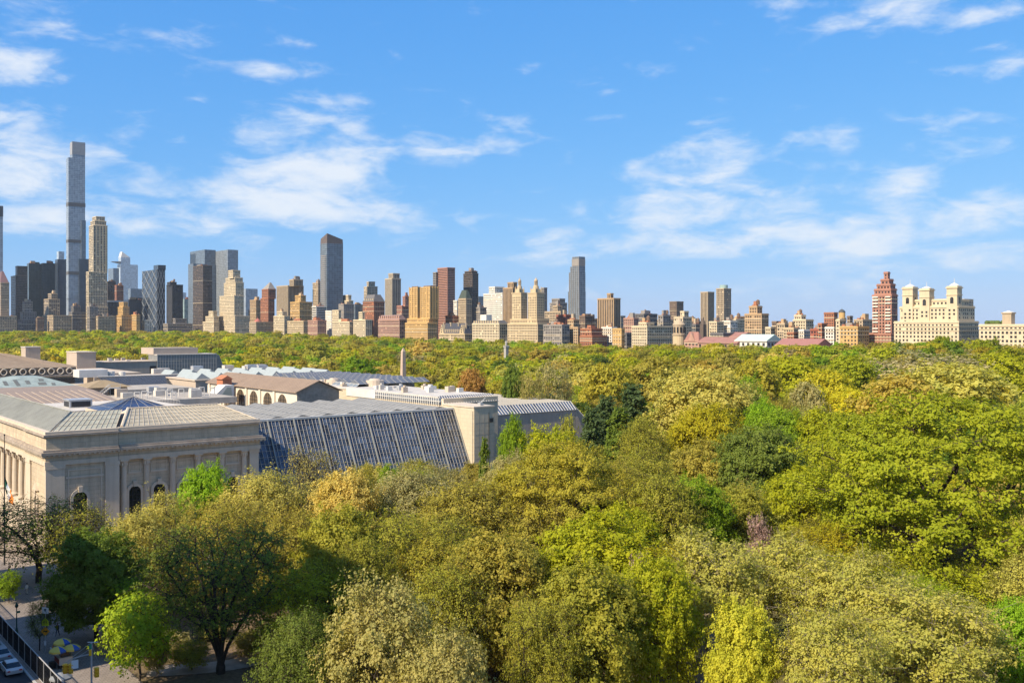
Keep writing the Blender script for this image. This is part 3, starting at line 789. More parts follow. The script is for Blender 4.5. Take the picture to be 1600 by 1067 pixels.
    W(MB().tube((gx0, gy-.05, 24.1), (gx1-1.5, gy-.05, 24.1), .22, 5).tube((gx1, gy-9, 20.3), (gx1-1.5, gy, 24.1), .22, 5).tube((gx0+3, gy-9, 20.3), (gx1, gy-9, 20.3), .22, 5), 'white_frame', whitemetal, P)
    W(MB().box(gx1-.9, gx1+8, gy-4, gy+.3, 0, 24.4), 'end_house', tanwall, P)
    W(MB().box(gx0-6, gx0+4, gy+1, gy+9, 23.9, 26.6).cyl(gx0+6, gy+4, 23.9, 25.8, 1.4, n=12).cyl(gx0+10, gy+4, 23.9, 25.5, 1.2, n=12), 'white_ducts', whitemetal, P)
    # mechanical yard of white pipes
    rng = random.Random(3)
    mx, my = ptz(235, 622, 22)
    Y = W(MB().box(mx-6, mx+24, my-4, my+26, 20, 21.6), 'mechanical_yard', greyroof, MU)
    for k in range(10):
        x = mx-4+k*2.6; y = my+rng.uniform(-2, 12)
        b = MB(); r = .16; h = rng.uniform(1.5, 2.6)
        b.tube((x, y, 21.6), (x, y, 21.6+h), r, 6); b.tube((x, y, 21.6+h), (x+1.5, y, 21.6+h), r, 6); b.tube((x+1.5, y, 21.6+h), (x+1.5, y, 21.6), r, 6)
        W(b, 'pipe_loop', whitemetal, Y)
    for k in range(7):
        x = mx+rng.uniform(-4, 22); y = my+rng.uniform(0, 22)
        W(MB().box(x-1.6, x+1.6, y-1.1, y+1.1, 21.6, 21.6+rng.uniform(1.2, 2.6)), 'rooftop_unit', rng.choice([steel, tanroof, whiteroof]), Y)
    # white raking skylight beside the arched hall
    wx, wy = ptz(322, 626, 19.5)
    S = W(MB().prism([(wx, 18.5), (wx+9, 18.5), (wx+9, 24.0), (wx+6.2, 24.0)], 'y', wy, wy+6), 'raking_skylight', whitemetal, MU)
    W(MB().prism([(wx+4.2, 20), (wx+8.4, 20), (wx+8.0, 23.4), (wx+6.7, 23.4)], 'y', wy-.08, wy-.02), 'skylight_glass', mat('sage_glass', (.30, .33, .29), .3), S)
    W(MB().box(wx+9, wx+12, wy+9, wy+14, 18, 25.4).prism([(wx+8.5, 25.4), (wx+12.5, 25.4), (wx+10.5, 26.6)], 'y', wy+8.8, wy+14.2), 'orange_dormer', mat('orange_brick', (.42, .16, .08), .8), S)
    # glass box far back
    P, x0, x1, y0, y1 = blk('rear_glass_house', 232, 246, 338, 555, 29.0, 0, mat('rear_glass', (.20, .20, .19), .3, .2, .5, .6), whiteroof)
    b = MB()
    for x in np.arange(x0, x1, 1.3): b.box(x-.1, x+.1, y0-.12, y0+.02, 14, 29)
    for z in np.arange(16, 29, 2.2): b.box(x0, x1, y0-.1, y0+.02, z-.08, z+.08)
    W(b, 'mullions', mull, P)['kind'] = 'stuff'
    W(MB().box(x0-.5, x0+21, y0+4, y0+22, 29.3, 32.3), 'penthouse', mat('tan_tower', (.4, .325, .26)), P)
    W(MB().prism([(x1+.02, 14), (x1+7, 14), (x1+1.5, 28.7), (x1+.02, 28.7)], 'y', y0+.2, y0+20), 'raking_end', mat('rear_glass', (.20, .20, .19)), P)
    # saw-tooth skylights
    P = W(MB().box(130, 190, 345, 402, 0, 23.0), 'sawtooth_wing', tanwall, MU)
    W(MB().box(129.5, 190.5, 344.6, 402.5, 23.0, 23.4), 'roof_edge', tanroof, P)
    for row, (yy, off) in enumerate(((347.5, 0), (362, 2), (378, 1))):
        for k in range(8):
            x = 131+off+k*7.2
            t = W(MB().prism([(x, 23.4), (x+5.6, 23.4), (x+2.2, 25.6)], 'y', yy, yy+11), 'skylight', paleblue, P)
    for k in range(8):
        x = rng.uniform(132, 187); y = rng.uniform(390, 400)
        W(MB().box(x-2, x+2, y-1.5, y+1.5, 23.4, 23.4+rng.uniform(1.5, 3.5)), 'rooftop_unit', rng.choice([whiteroof, steel]), P)
    W(MB().box(103, 130, 404, 470, 0, 24.0), 'rear_wing', tanroof, MU)
    W(MB().box(100, 180, 470.3, 520, 0, 22.5), 'rear_range', tanwall, MU)
rear_roofs()
# ------------------------------------------------------------------ skyline across the park
PAL = dict(cream=(.50, .385, .235), ivory=(.57, .465, .31), lime=(.44, .365, .265), tan=(.42, .285, .16), gold=(.51, .325, .13), brick=(.34, .145, .08), red=(.31, .105, .065),
           brown=(.20, .14, .10), umber=(.12, .09, .07), pink=(.40, .235, .175), grey=(.27, .24, .21), slate=(.16, .15, .145), dark=(.055, .050, .048), black=(.028, .03, .034),
           white=(.65, .60, .51), sand=(.42, .325, .215), rose=(.37, .185, .13))
def wallmat(c):
    return mat('wall_'+c, PAL[c], .85, .09, .08, .2, streak=.14)
GL = {'blue': (.25, .285, .32), 'grey': (.18, .20, .22), 'navy': (.03, .04, .055), 'green': (.04, .055, .055), 'pale': (.36, .42, .47), 'steel': (.12, .145, .17), 'teal': (.25, .33, .33)}
def skyglass(c):
    return glassmat('curtain_'+c, GL[c], .18, (5, 5, 3.8), .22, .6)
farwin = glassmat('far_window_glass', (.030, .029, .03), .25, (3.1, 3.1, 3.3), .8, .4)
roofdark = mat('tar_roof', (.12, .115, .11), .9, .2, .2)
tankwood = mat('tank_wood', (.17, .11, .075), .9, .2, .6)
tank_me = MB().lathe(0, 0, [(2.1, 2.2), (2.1, 6.2), (2.3, 6.25), (.1, 8.2)], 12)
for sx in (-1, 1):
    for sy in (-1, 1): tank_me.tube((sx*1.4, sy*1.4, 0), (sx*1.3, sy*1.3, 2.3), .16, 4)
tank_mesh = tank_me.mesh('water_tank'); tank_mesh.materials.append(tankwood)
SKY_RNG = random.Random(77)

def face_windows(mb, box, z0, z1, win, kind, faces='EN'):
    """dark panes on the east (-X) and north (-Y) faces of a tier"""
    x0, x1, y0, y1 = box; fh, bw, wf, hf = win
    e = .10
    for fc in faces:
        a0, a1 = (y0, y1) if fc == 'E' else (x0, x1)
        Lw = a1-a0
        if Lw < 3 or z1-z0 < 3: continue
        def q(u0, u1, za, zb):
            if fc == 'E': mb.add([(x0-e, u1, za), (x0-e, u0, za), (x0-e, u0, zb), (x0-e, u1, zb)], [(0, 1, 2, 3)])
            else: mb.add([(u0, y0-e, za), (u1, y0-e, za), (u1, y0-e, zb), (u0, y0-e, zb)], [(0, 1, 2, 3)])
        nb = max(1, int(round((Lw-1.2)/bw))); b = (Lw-1.2)/nb
        nf = max(1, int((z1-z0-1.2)/fh))
        if kind == 'ribbon':
            for j in range(nf):
                z = z1-1.0-(j+1)*fh+fh*.3; q(a0+.8, a1-.8, z, z+fh*hf)
        elif kind == 'piers':
            for i in range(nb):
                u = a0+.6+b*(i+.5)
                q(u-b*wf/2, u+b*wf/2, z0+.5, z1-1.6)
        else:
            for i in range(nb):
                u = a0+.6+b*(i+.5)
                wv = b*wf*.64
                for j in range(nf):
                    z = z1-1.2-(j+1)*fh+fh*.25
                    if z < z0 or SKY_RNG.random() < .07: continue
                    q(u-wv, u+wv, z, z+fh*hf*1.15)
def face_lines(mb, box, z0, z1, fh, bw, t=.22, faces='EN'):
    x0, x1, y0, y1 = box; e = .12
    for fc in faces:
        a0, a1 = (y0, y1) if fc == 'E' else (x0, x1)
        def q(u0, u1, za, zb):
            if fc == 'E': mb.add([(x0-e, u1, za), (x0-e, u0, za), (x0-e, u0, zb), (x0-e, u1, zb)], [(0, 1, 2, 3)])
            else: mb.add([(u0, y0-e, za), (u1, y0-e, za), (u1, y0-e, zb), (u0, y0-e, zb)], [(0, 1, 2, 3)])
        for z in np.arange(z0+fh, z1, fh): q(a0, a1, z-t, z+t)
        n = max(1, int((a1-a0)/bw))
        for i in range(n+1): 
            u = a0+(a1-a0)*i/n; q(max(a0, u-t), min(a1, u+t), z0, z1)

def tier_box(xl, xc, xr, D):
    cx, cy = pt(xc, D)
    a, b = ray(xl); y1 = cx/a*b
    a, b = ray(xr); x1 = cy/b*a
    return [cx, max(x1, cx+4), cy, max(y1, cy+4)]
def setback_depth(xc, corner, inset, by_y):
    a, b = ray(xc)
    return (corner[1]+inset)/b if by_y else (corner[0]+inset)/a
BLD = []
def bld(name, label, pos, tiers, col='cream', win=(3.4, 3.6, .46, .5), kind='punched', top='auto', cat=None, cornice=True, line=None, roofcol=None, glasscol=None, z_base=None):
    xl, xc, xr, yt = tiers[0][:4]
    a, b = ray(xc)
    D0 = {'X': pos[1]/a, 'Y': pos[1]/b, 'D': pos[1]}[pos[0]]
    cx, cy = a*D0, b*D0
    gz = float(ground(min(cx, 2000), min(cy, 2170))) - 3
    root = empty(name, (cx, cy, gz))
    tag(root, label, cat or ('tower' if 'tower' in name else 'building'))
    wm = MATS.get(col) or (skyglass(glasscol) if kind == 'curtain' else wallmat(col))
    zprev = gz; out = []
    for i, t in enumerate(tiers):
        D = D0 if i == 0 else setback_depth(t[1], (cx, cy), t[4] if len(t) > 4 else 3.0*i, xc < 420)
        bx = tier_box(t[0], t[1], t[2], D)
        zt = zat(t[3], D)
        base = zprev - (1 if i else 0)
        if len(t) > 5: base = t[5]
        out.append((bx, base, zt))
        o = wbuild(MB().box(bx[0], bx[1], bx[2], bx[3], base, zt), 'body' if i == 0 else 'setback', wm, root)
        w = MB()
        if kind == 'curtain':
            face_lines(w, bx, max(base, gz), zt, win[0], win[1], line or .16)
            if w.v: wbuild(w, 'mullions', MATS.get('far_mullion_'+(glasscol or 'grey')) or mat('far_mullion_'+(glasscol or 'grey'), tuple(min(.6, c*1.6+.02) for c in GL[glasscol or 'grey']), .5), root)['kind'] = 'stuff'
        else:
            face_windows(w, bx, base, zt, win, kind)
            if w.v: wbuild(w, 'windows', farwin, root)['kind'] = 'stuff'
            if cornice:
                c = MB(); e = .55
                c.box(bx[0]-e, bx[1]+e, bx[2]-e, bx[3]+e, zt-.9, zt-.2).box(bx[0]-.1, bx[1]+.1, bx[2]-.1, bx[3]+.1, zt-.2, zt+.9)
                wbuild(c, 'cornice', wm, root)
                if kind == 'punched' and zt-base > 20:
                    bc_ = MB()
                    for f_ in SKY_RNG.sample([.2, .32, .5, .68, .8, .9], 3):
                        zc = max(base, gz)+(zt-max(base, gz))*f_; bc_.box(bx[0]-.45, bx[1], bx[2]-.45, bx[3], zc-.35, zc+.35)
                    wbuild(bc_, 'belt_courses', wallmat('ivory'), root)['kind'] = 'stuff'
        zprev = min(zt, zprev) if False else zt
    bx, base, zt = out[-1]
    lx, ly = bx[1]-bx[0], bx[3]-bx[2]
    if top == 'auto' and lx > 8 and ly > 8:
        h = SKY_RNG.uniform(3, 8)
        wbuild(MB().box(bx[0]+lx*.5, bx[0]+lx*.92, bx[2]+ly*.5, bx[2]+ly*.8, zt, zt+SKY_RNG.uniform(2.5, 6)), 'penthouse', wm, root)
        u0 = bx[0]+lx*SKY_RNG.uniform(.12, .45); v0 = bx[2]+ly*SKY_RNG.uniform(.12, .45)
        wbuild(MB().box(u0, u0+lx*.35, v0, v0+ly*.35, zt, zt+h), 'roof_house', wallmat(SKY_RNG.choice(['tan', 'grey', 'brick', 'sand'])), root)
        if kind != 'curtain' and SKY_RNG.random() < .7:
            t = link('water_tank', tank_mesh, None, root)
            ox, oy, oz = world_loc(root)
            t.location = (bx[0]+lx*SKY_RNG.uniform(.55, .85)-ox, bx[2]+ly*SKY_RNG.uniform(.3, .8)-oy, zt-oz)
            s = SKY_RNG.uniform(.8, 1.15); t.scale = (s, s, s)
        for q in range(5):
            u0 = bx[0]+lx*SKY_RNG.uniform(.05, .8); v0 = bx[2]+ly*SKY_RNG.uniform(.05, .8)
            wbuild(MB().box(u0, u0+min(3, lx*.15), v0, v0+min(3, ly*.2), zt, zt+SKY_RNG.uniform(1.2, 2.8)), 'chimney', wallmat('brick'), root)
    BLD.append((root, out))
    return root, out, D0
T = 'apartment_tower'; H = 'apartment_house'; O = 'office_tower'
cpw = ('X', 820)

# --- central-park-south and midtown, left
r, o, D = bld(O, 'slim pale glass skyscraper cut by the left edge of the picture', ('D', 2300), [(-14, -7, 4.6, 321)], glasscol='blue', kind='curtain', win=(4, 4), top='none')
wbuild(MB().box(o[0][0][0]-.5, o[0][0][1]+.5, o[0][0][2]-.5, o[0][0][3]+.5, zat(338, D), zat(322, D)), 'dark_crown', mat('dark_crown', (.06, .065, .07), .5), r)
r, o, D = bld(T, 'ornate tan tower with a purple hipped roof at the far left', ('D', 2080), [(-16, -6, 17.5, 494), (-8, 1, 14.5, 442)], 'sand', (3.6, 3.6, .4, .5), top='none')
bx, _, zt = o[-1]
wbuild(MB().frus(bx, ((bx[0]*.6+bx[1]*.4), (bx[0]*.4+bx[1]*.6), (bx[2]*.6+bx[3]*.4), (bx[2]*.4+bx[3]*.6)), zt, zt+26), 'hipped_roof', mat('purple_copper', (.16, .09, .085), .6), r)
bld(O, 'dark brown office slab left of the twin black towers', ('D', 2330), [(17, 24.5, 43, 431), (24, 27, 43, 416)], 'umber', (4, 4, .6, .6), 'ribbon', top='none')
bld(O, 'black glass tower, left one of the dark twins', ('D', 2420), [(42, 45, 65, 411.5)], glasscol='green', kind='curtain', win=(3.9, 6), line=.1)
bld(O, 'black glass tower, right one of the dark twins', ('D', 2400), [(64.5, 67.5, 86, 411)], glasscol='green', kind='curtain', win=(3.9, 6), line=.1)
r, o, D = bld(O, 'dark blue tower with a lantern top beside the tallest skyscraper', ('D', 2360), [(86, 90, 105, 405)], glasscol='navy', kind='curtain', win=(3.9, 5), line=.08, top='none')
bx, _, zt = o[-1]
wbuild(MB().box(bx[0]+3, bx[1]-6, bx[2]+3, bx[3]-3, zt, zt+19), 'lantern', skyglass('pale'), r)
# the tallest tower
r, o, D = bld('supertall_tower', 'tallest slender glass skyscraper rising far above the left skyline', ('D', 2260), [(103.5, 107, 133.5, 467), (103.5, 107, 133, 246, 0), (109.5, 113, 133, 221, 2)], glasscol='blue', kind='curtain', win=(4.2, 3.4), line=.18, top='none')
b0 = o[0][0]
c = MB()
wbuild(MB().box(b0[0]+(b0[1]-b0[0])*.60, b0[1]+5, b0[2]-6, b0[2]+10, o[0][1], zat(404, D)), 'dark_wing', skyglass('navy'), r)
wbuild(MB().box(b0[0]+(b0[1]-b0[0])*.74, b0[1]+.2, b0[2]-3, b0[2]+10, zat(404, D)-1, zat(343, D)), 'dark_wing', skyglass('steel'), r)  # cantilever side, with a dark reflection put into its glass colour
for ya, yb in ((316, 322), (374, 379), (424, 429)):
    wbuild(MB().box(b0[0]-.4, b0[1]+.1, b0[2]-.4, b0[3], zat(yb, D), zat(ya, D)), 'mechanical_band', mat('louvre_band', (.12, .115, .11), .6), r)
wbuild(MB().box(o[2][0][0]-.4, o[2][0][1]+.3, o[2][0][2]-.4, o[2][0][3], zat(240, D), zat(221.5, D)), 'crown_screen', mat('crown_screen', (.30, .30, .30), .5, .1, .2), r)
bld(O, 'dark slab directly behind the foot of the tallest skyscraper', ('D', 2500), [(101, 102, 112, 405)], glasscol='navy', kind='curtain', win=(3.9, 5), line=.08, top='none')
bld(O, 'narrow dark building right of the tallest skyscraper', ('D', 2480), [(128, 130, 139.5, 405)], 'slate', (4, 4, .6, .6), 'ribbon', top='none')
r, o, D = bld('limestone_tower', 'tall cream limestone tower with stepped crown beside the tallest skyscraper', ('D', 2130), [(134.5, 139, 168.5, 480), (134.5, 138.5, 167.5, 425, 3), (138.8, 146, 168, 352, 5), (141, 148, 166, 345, 9), (144, 150, 164, 338.5, 13)], 'ivory', (3.6, 3.4, .5, .62), 'punched', top='none')
bx = o[2][0]
p = MB()
for x in np.arange(bx[0], bx[1], 6.6): p.box(x-.5, x+.5, bx[2]-.9, bx[2]+.2, o[2][1], o[2][2]-2)
wbuild(p, 'stone_piers', wallmat('ivory'), r)['kind'] = 'stuff'
bld(T, 'brown round-windowed apartment tower above a long low block', ('D', 2170), [(68.5, 76, 93.5, 467.5), (75, 80, 89.5, 459)], 'sand', (3.2, 4.2, .62, .55))
bld(H, 'long beige apartment block in front of the brown tower', ('D', 2110), [(66, 83, 112, 493)], 'sand', (3.3, 3.2, .45, .5), top='none')
bld('hotel', 'grey stepped hotel with a square central tower, far left', ('D', 2125), [(25, 28, 57.5, 500), (31.5, 35, 57, 487.5), (35, 38, 51, 471.5)], 'grey', (3.4, 3.2, .45, .5), cat='hotel')
bld(H, 'low brown house between hotel and long beige block', ('D', 2120), [(56, 58, 69, 497)], 'brown')
bld(H, 'row of grey-brown fronts under the ornate tan tower, far left', ('D', 2060), [(-20, -2, 26, 494)], 'sand', (3.4, 3.4, .42, .5))
bld(H, 'grey-green apartment block with cream penthouses below the tall towers', ('D', 2130), [(108, 113, 137.5, 488), (111, 115, 126, 478.5)], 'slate', (3.3, 3.0, .5, .5))
bld(H, 'ornate grey house at the foot of the cream limestone tower', ('D', 2090), [(136, 140, 153, 479)], 'grey', (3.3, 3, .5, .5))
bld(H, 'row of low brick and stone fronts below the cream limestone tower', ('D', 2085), [(150, 153, 180, 494.5)], 'sand', (3.3, 3, .5, .5))
r, o, D = bld(O, 'pale glass tower with slanted peak and jutting observation deck', ('D', 4200), [(183, 188, 215.5, 413), (185, 189, 203.5, 402, 3)], glasscol='pale', kind='curtain', win=(5, 8), line=.12, top='none')
bx, _, zt = o[1]
wbuild(MB().add([(bx[0], bx[2], zt), (bx[1], bx[2], zt), (bx[0], bx[3], zt), (bx[1], bx[3], zt), (bx[0]+6, bx[2]+3, zat(393, D)), (bx[0]+6, bx[3]-3, zat(393, D))], [(0, 1, 4), (2, 5, 3), (0, 4, 5, 2), (1, 3, 5, 4), (0, 2, 3, 1)]), 'slanted_peak', whitemetal, r)
bx = o[0][0]
z = zat(409, D)
wbuild(MB().prism([(bx[0]-30, z), (bx[0]+2, z-6), (bx[0]+2, z+2)], 'y', bx[2]+2, bx[3]-4), 'observation_deck', mat('deck_grey', (.2, .21, .22), .5), r)
bld(O, 'blue-grey office tower left of the slanted glass tower', ('D', 3500), [(169, 177, 186, 419)], glasscol='steel', kind='curtain', win=(4, 6), line=.1, top='none')
bld(O, 'dark brown block just right of the cream limestone tower', ('D', 2560), [(166, 168, 181, 440)], 'umber', (3.6, 3.6, .5, .5))
bld(O, 'reddish brown block beneath the slanted glass tower', ('D', 2520), [(179, 182, 193, 446)], 'brick', (3.6, 3.6, .5, .5))
bld(O, 'black building with a white cornice band, left midtown', ('D', 2340), [(166, 168, 199, 470)], 'black', (4, 4, .6, .6), 'ribbon', top='none')
wbuild(MB().box(BLD[-1][1][0][0][0]-1, BLD[-1][1][0][0][1]+1, BLD[-1][1][0][0][2]-1, BLD[-1][1][0][0][3], BLD[-1][1][0][2]-2.5, BLD[-1][1][0][2]+.5), 'white_cornice', whitemetal, BLD[-1][0])
bld(O, 'blue-grey glass box behind the latticed tower, left side', ('D', 3000), [(200, 204, 224, 451)], glasscol='steel', kind='curtain', win=(4, 6), line=.1, top='none')
bld(O, 'low dark glass block left of the latticed tower', ('D', 2600), [(198, 201, 226, 468)], glasscol='navy', kind='curtain', win=(4, 5), line=.1)
bld(T, 'tan setback tower catching sun below the slanted glass tower', ('D', 2140), [(177, 190, 206, 493), (183, 192, 202, 480), (186, 193, 200, 472.5)], 'gold', (3.4, 3.4, .4, .5), top='none')
bld(H, 'small tan block right of the tan setback tower', ('D', 2130), [(204.5, 213, 219, 492)], 'gold', (3.4, 3.4, .35, .45))
bld(H, 'small block with one bright white wall below the latticed tower', ('D', 2150), [(222, 226, 237, 500.5)], 'white', (3.4, 4, .4, .45), top='none')
# latticed tower
r, o, D = bld('latticed_tower', 'grey glass tower with a diagonal steel lattice', ('D', 2520), [(222, 245, 258, 421), (240, 247, 259, 414, -4)], glasscol='navy', kind='curtain', win=(4, 200), line=.12, top='none')
bx, z0, z1 = o[0]
lt = MB(); e = .5; nU = 3; hh = 27.0
for fc, (a0, a1) in (('E', (bx[2], bx[3])), ('N', (bx[0], bx[1]))):
    w = (a1-a0)/nU; z = z1; k = 0
    while z-hh > z0:
        for i in range(nU):
            for s in (0, 1):
                u0 = a0+w*i+(0 if s == 0 else w); u1 = a0+w*(i+.5)
                for (za, zb) in ((z, z-hh/2), (z-hh, z-hh/2)):
                    if fc == 'E': lt.tube((bx[0]-e, u0, za), (bx[0]-e, u1, zb), .6, 4)
                    else: lt.tube((u0, bx[2]-e, za), (u1, bx[2]-e, zb), .6, 4)
        z -= hh
wbuild(lt, 'steel_lattice', mat('lattice_steel', (.30, .31, .31), .4, .1, .2, .5), r)['kind'] = 'stuff'
bld(T, 'dark brown tower right of the latticed glass tower', ('D', 2470), [(260, 269, 286, 445), (261, 266, 276, 441)], 'dark', (3.6, 3.2, .5, .6), 'piers')
bld(O, 'small pale blue tower glimpsed left of the brown riverside tower', ('D', 2900), [(284, 286, 291, 457)], glasscol='pale', kind='curtain', win=(4, 6), line=.1, top='none')
bld(O, 'grey-green glass block left of the brown tower on the circle', ('D', 2420), [(286, 288, 303, 467)], glasscol='teal', kind='curtain', win=(4, 4), line=.12)
bld(H, 'wide low grey stone block with a columned top storey', ('Y', 2210), [(255, 262, 301, 506), (270, 274, 292, 498)], 'grey', (4, 3, .5, .6), top='none')
# circle towers
bld(T, 'dark bronze slab tower in front of the twin glass towers', ('D', 2240), [(301.5, 317, 331.5, 415)], 'umber', (3.3, 3.4, .62, .55), 'punched')
r, o, D = bld(O, 'left twin glass tower with notched dark corner', ('D', 2360), [(294, 302, 337, 412), (297, 320, 337, 390, 4)], glasscol='steel', kind='curtain', win=(4, 3), line=.14, top='none')
bx = o[1][0]
nt = MB()
for k in range(4):
    y = bx[3]-3-k*9; nt.box(bx[0]-.6, bx[0]+.1, y-6, y, zat(432, D), zat(393, D))
wbuild(nt, 'dark_notches', skyglass('navy'), r)['kind'] = 'stuff'
bld(O, 'right twin glass tower with a pale sunlit face', ('D', 2340), [(336.5, 356, 372, 390)], glasscol='grey', kind='curtain', win=(4, 3), line=.18, top='none')
bld(T, 'stepped cream tower with bright masonry in front of twin glass towers', ('D', 2160), [(339, 367, 389.5, 494), (343, 366, 381, 462), (350, 368, 381, 441.5), (352.5, 367, 379.5, 434), (356.5, 364, 375.5, 422.5)], 'ivory', (3.4, 3.3, .4, .5), top='none')
bld(H, 'stepped ivory apartment house at the corner of the park', ('D', 2190), [(316.5, 334, 342.5, 503), (321, 334, 341, 494.5), (326, 333, 339, 486.5)], 'ivory', (3.3, 3.2, .4, .48), top='none')
bld(O, 'pale blue-grey glass block right of the stepped cream tower', ('D', 2800), [(379, 384, 402.5, 451)], glasscol='blue', kind='curtain', win=(4, 6), line=.12, top='none')

# --- central park west, left to right
X1 = ('X', 870)
bld(H, 'beige apartment slab left of the pointed brick tower', X1, [(390.5, 400, 409, 469)], 'tan', (3.2, 3, .45, .48))
r, o, D = bld(T, 'red brick tower with a pointed grey crown', X1, [(407, 419, 429, 466), (409, 419, 431, 452)], 'brick', (3.2, 3.0, .42, .5), top='none')
bx, _, zt = o[-1]
wbuild(MB().frus(bx, (bx[0]+7, bx[0]+10, bx[2]+7, bx[2]+10), zt, zat(441, D)), 'pointed_crown', wallmat('grey'), r)
bld(T, 'beige slab tower with rounded top beside the brick tower', X1, [(432, 450, 474.5, 446.5), (452, 459, 473.5, 437)], 'sand', (3.1, 3.1, .42, .5), 'piers')
bld(T, 'cream stepped tower with yellow sunlit flank', ('X', 850), [(453.5, 468, 488, 472), (461, 470, 478, 462)], 'gold', (3.2, 3.2, .45, .5))
bld(H, 'cream apartment house with a stepped roof in front of the beige slab', cpw, [(427.5, 444, 452, 494), (433, 441, 448, 487)], 'ivory', (3.3, 3.2, .4, .5))
r, o, D = bld(H, 'low stone building with a small red dome', cpw, [(389.5, 400, 427, 503.5)], 'sand', (3.3, 3, .42, .5), top='none')
bx, _, zt = o[-1]
wbuild(MB().lathe(bx[0]+8, bx[2]+10, [(7, zt), (7.2, zt+1), (5.5, zt+4), (2.5, zt+6.5), (.4, zt+8), (.2, zt+13)], 14), 'red_dome', mat('red_dome', (.36, .12, .09), .7), r)
bld(H, 'low cream house with many chimneys right of the stepped cream house', cpw, [(449, 474, 482, 502)], 'cream', (3.3, 3.2, .42, .5))
bld(H, 'pinkish brick corner house below the wedge-topped tower', cpw, [(481, 496, 510, 501)], 'pink', (3.3, 3.2, .4, .5))
# wedge tower
r, o, D = bld('wedge_tower', 'tall grey glass tower with a slanted wedge top and balconies', ('D', 1880), [(500.5, 511, 536, 380)], glasscol='steel', kind='curtain', win=(3.9, 3.2), line=.2, top='none')
bx, z0, z1 = o[0]
tp = (bx[0]+3, bx[1]-3, bx[2]+3, bx[3]-3)
zp = zat(364.5, D); zq = zat(373, D)
wbuild(MB().add([(bx[0], bx[2], z1), (bx[1], bx[2], z1), (bx[1], bx[3], z1), (bx[0], bx[3], z1), (bx[0]+.5, bx[2]+.5, zp), (bx[1]-.5, bx[2]+.5, zq), (bx[1]-.5, bx[3]-.5, zq-2), (bx[0]+.5, bx[3]-.5, zp-9)],
               [(0, 1, 5, 4), (1, 2, 6, 5), (2, 3, 7, 6), (3, 0, 4, 7), (4, 5, 6), (4, 6, 7)]), 'wedge_top', mat('wedge_top', (.13, .10, .085), .5, .2, .2), r)
bl = MB()
for k in range(34):
    z = zat(400, D)-k*3.9
    bl.box(bx[0]-1.4, bx[0]+.05, bx[2]+2, bx[2]+9, z, z+1.0)
    bl.box(bx[0]-.2, bx[0]+.05, bx[2]+10, bx[3]-1, z, z+1.6)
wbuild(bl, 'balconies', mat('balcony_stone', (.26, .22, .19), .7), r)['kind'] = 'stuff'
bld(T, 'beige tower partly hidden left of the wedge-topped tower', ('D', 1960), [(488.5, 497, 506, 442)], 'sand', (3.2, 3, .45, .5))
bld(H, 'striped white and dark block at the foot of the wedge tower', ('X', 850), [(487.5, 494, 510, 479)], 'white', (3.2, 3, .6, .55), 'ribbon')
bld(H, 'small bright white block right of the wedge tower foot', ('X', 860), [(508.5, 518, 522, 486)], 'white', (3.4, 4, .3, .4))
bld(H, 'cream slab right of the small white block', ('X', 845), [(519, 529, 533, 485)], 'ivory', (3.2, 3.2, .4, .45))
bld(H, 'plain brown-grey block right of the wedge tower', ('X', 880), [(529, 537, 553, 475.5)], 'grey', (3.4, 4, .3, .4))
bld(T, 'cream stepped top showing behind the brown-grey block', ('X', 930), [(534, 545, 552, 470), (535.5, 544, 549, 461.5)], 'ivory', (3.3, 3.2, .4, .5))
bld(O, 'blue-grey flat block behind the cream stepped top', ('X', 980), [(549, 555, 567, 475.5)], glasscol='steel', kind='curtain', win=(3.9, 5), line=.1)
bld(H, 'low white stone house with balustrade, right of pink corner house', cpw, [(519, 546, 555, 503)], 'ivory', (3.4, 3.4, .42, .5))
bld(H, 'cream house with a narrow tower and brown flank', cpw, [(552, 571, 581, 500), (560.5, 566, 570, 488)], 'ivory', (3.3, 3.2, .4, .5), top='none')
bld(T, 'beige-grey tower with a stepped cap left of the slender tower', ('X', 1000), [(568.5, 580, 590, 448), (573, 579, 586, 440.5)], 'lime', (3.2, 3.2, .4, .5), top='none')
r, o, D = bld(H, 'red brick building with a dark mansard roof', ('X', 845), [(567, 584, 601, 472)], 'brick', (3.3, 3.2, .42, .55), top='none')
bx, _, zt = o[0]
wbuild(MB().frus((bx[0]-.5, bx[1]+.5, bx[2]-.5, bx[3]+.5), (bx[0]+5, bx[1]-5, bx[2]+5, bx[3]-5), zt+.9, zat(460, D)), 'mansard_roof', mat('slate_mansard', (.13, .12, .115), .7), r)
dm = MB()
for y in np.arange(bx[2]+4, bx[3]-3, 7): dm.box(bx[0]+.5, bx[0]+4, y-1.3, y+1.3, zt+1, zt+6)
wbuild(dm, 'dormers', wallmat('sand'), r)['kind'] = 'stuff'
r, o, D = bld(T, 'slender pale beige tower with vertical ribs', ('X', 950), [(601.5, 612.5, 626.5, 435.5), (607, 614, 624.5, 427.5)], 'lime', (3.3, 3.4, .42, .6), 'piers', top='none')
bld(T, 'brown stepped tower right of the slender beige tower', ('X', 920), [(620, 628, 641, 478), (629, 633, 640.5, 463.5)], 'rose', (3.2, 3.2, .42, .5))
r, o, D = bld(H, 'pink brick house with dormered mansard left of golden twin blocks', cpw, [(591, 624, 634, 500)], 'pink', (3.4, 3.2, .45, .55), top='none')
bx, _, zt = o[0]
wbuild(MB().frus((bx[0]-.3, bx[1]+.3, bx[2]-.3, bx[3]+.3), (bx[0]+4, bx[1]-4, bx[2]+3, bx[3]-3), zt+.9, zat(492, D)), 'mansard_roof', mat('pink_slate', (.26, .17, .15), .7), r)
dm = MB()
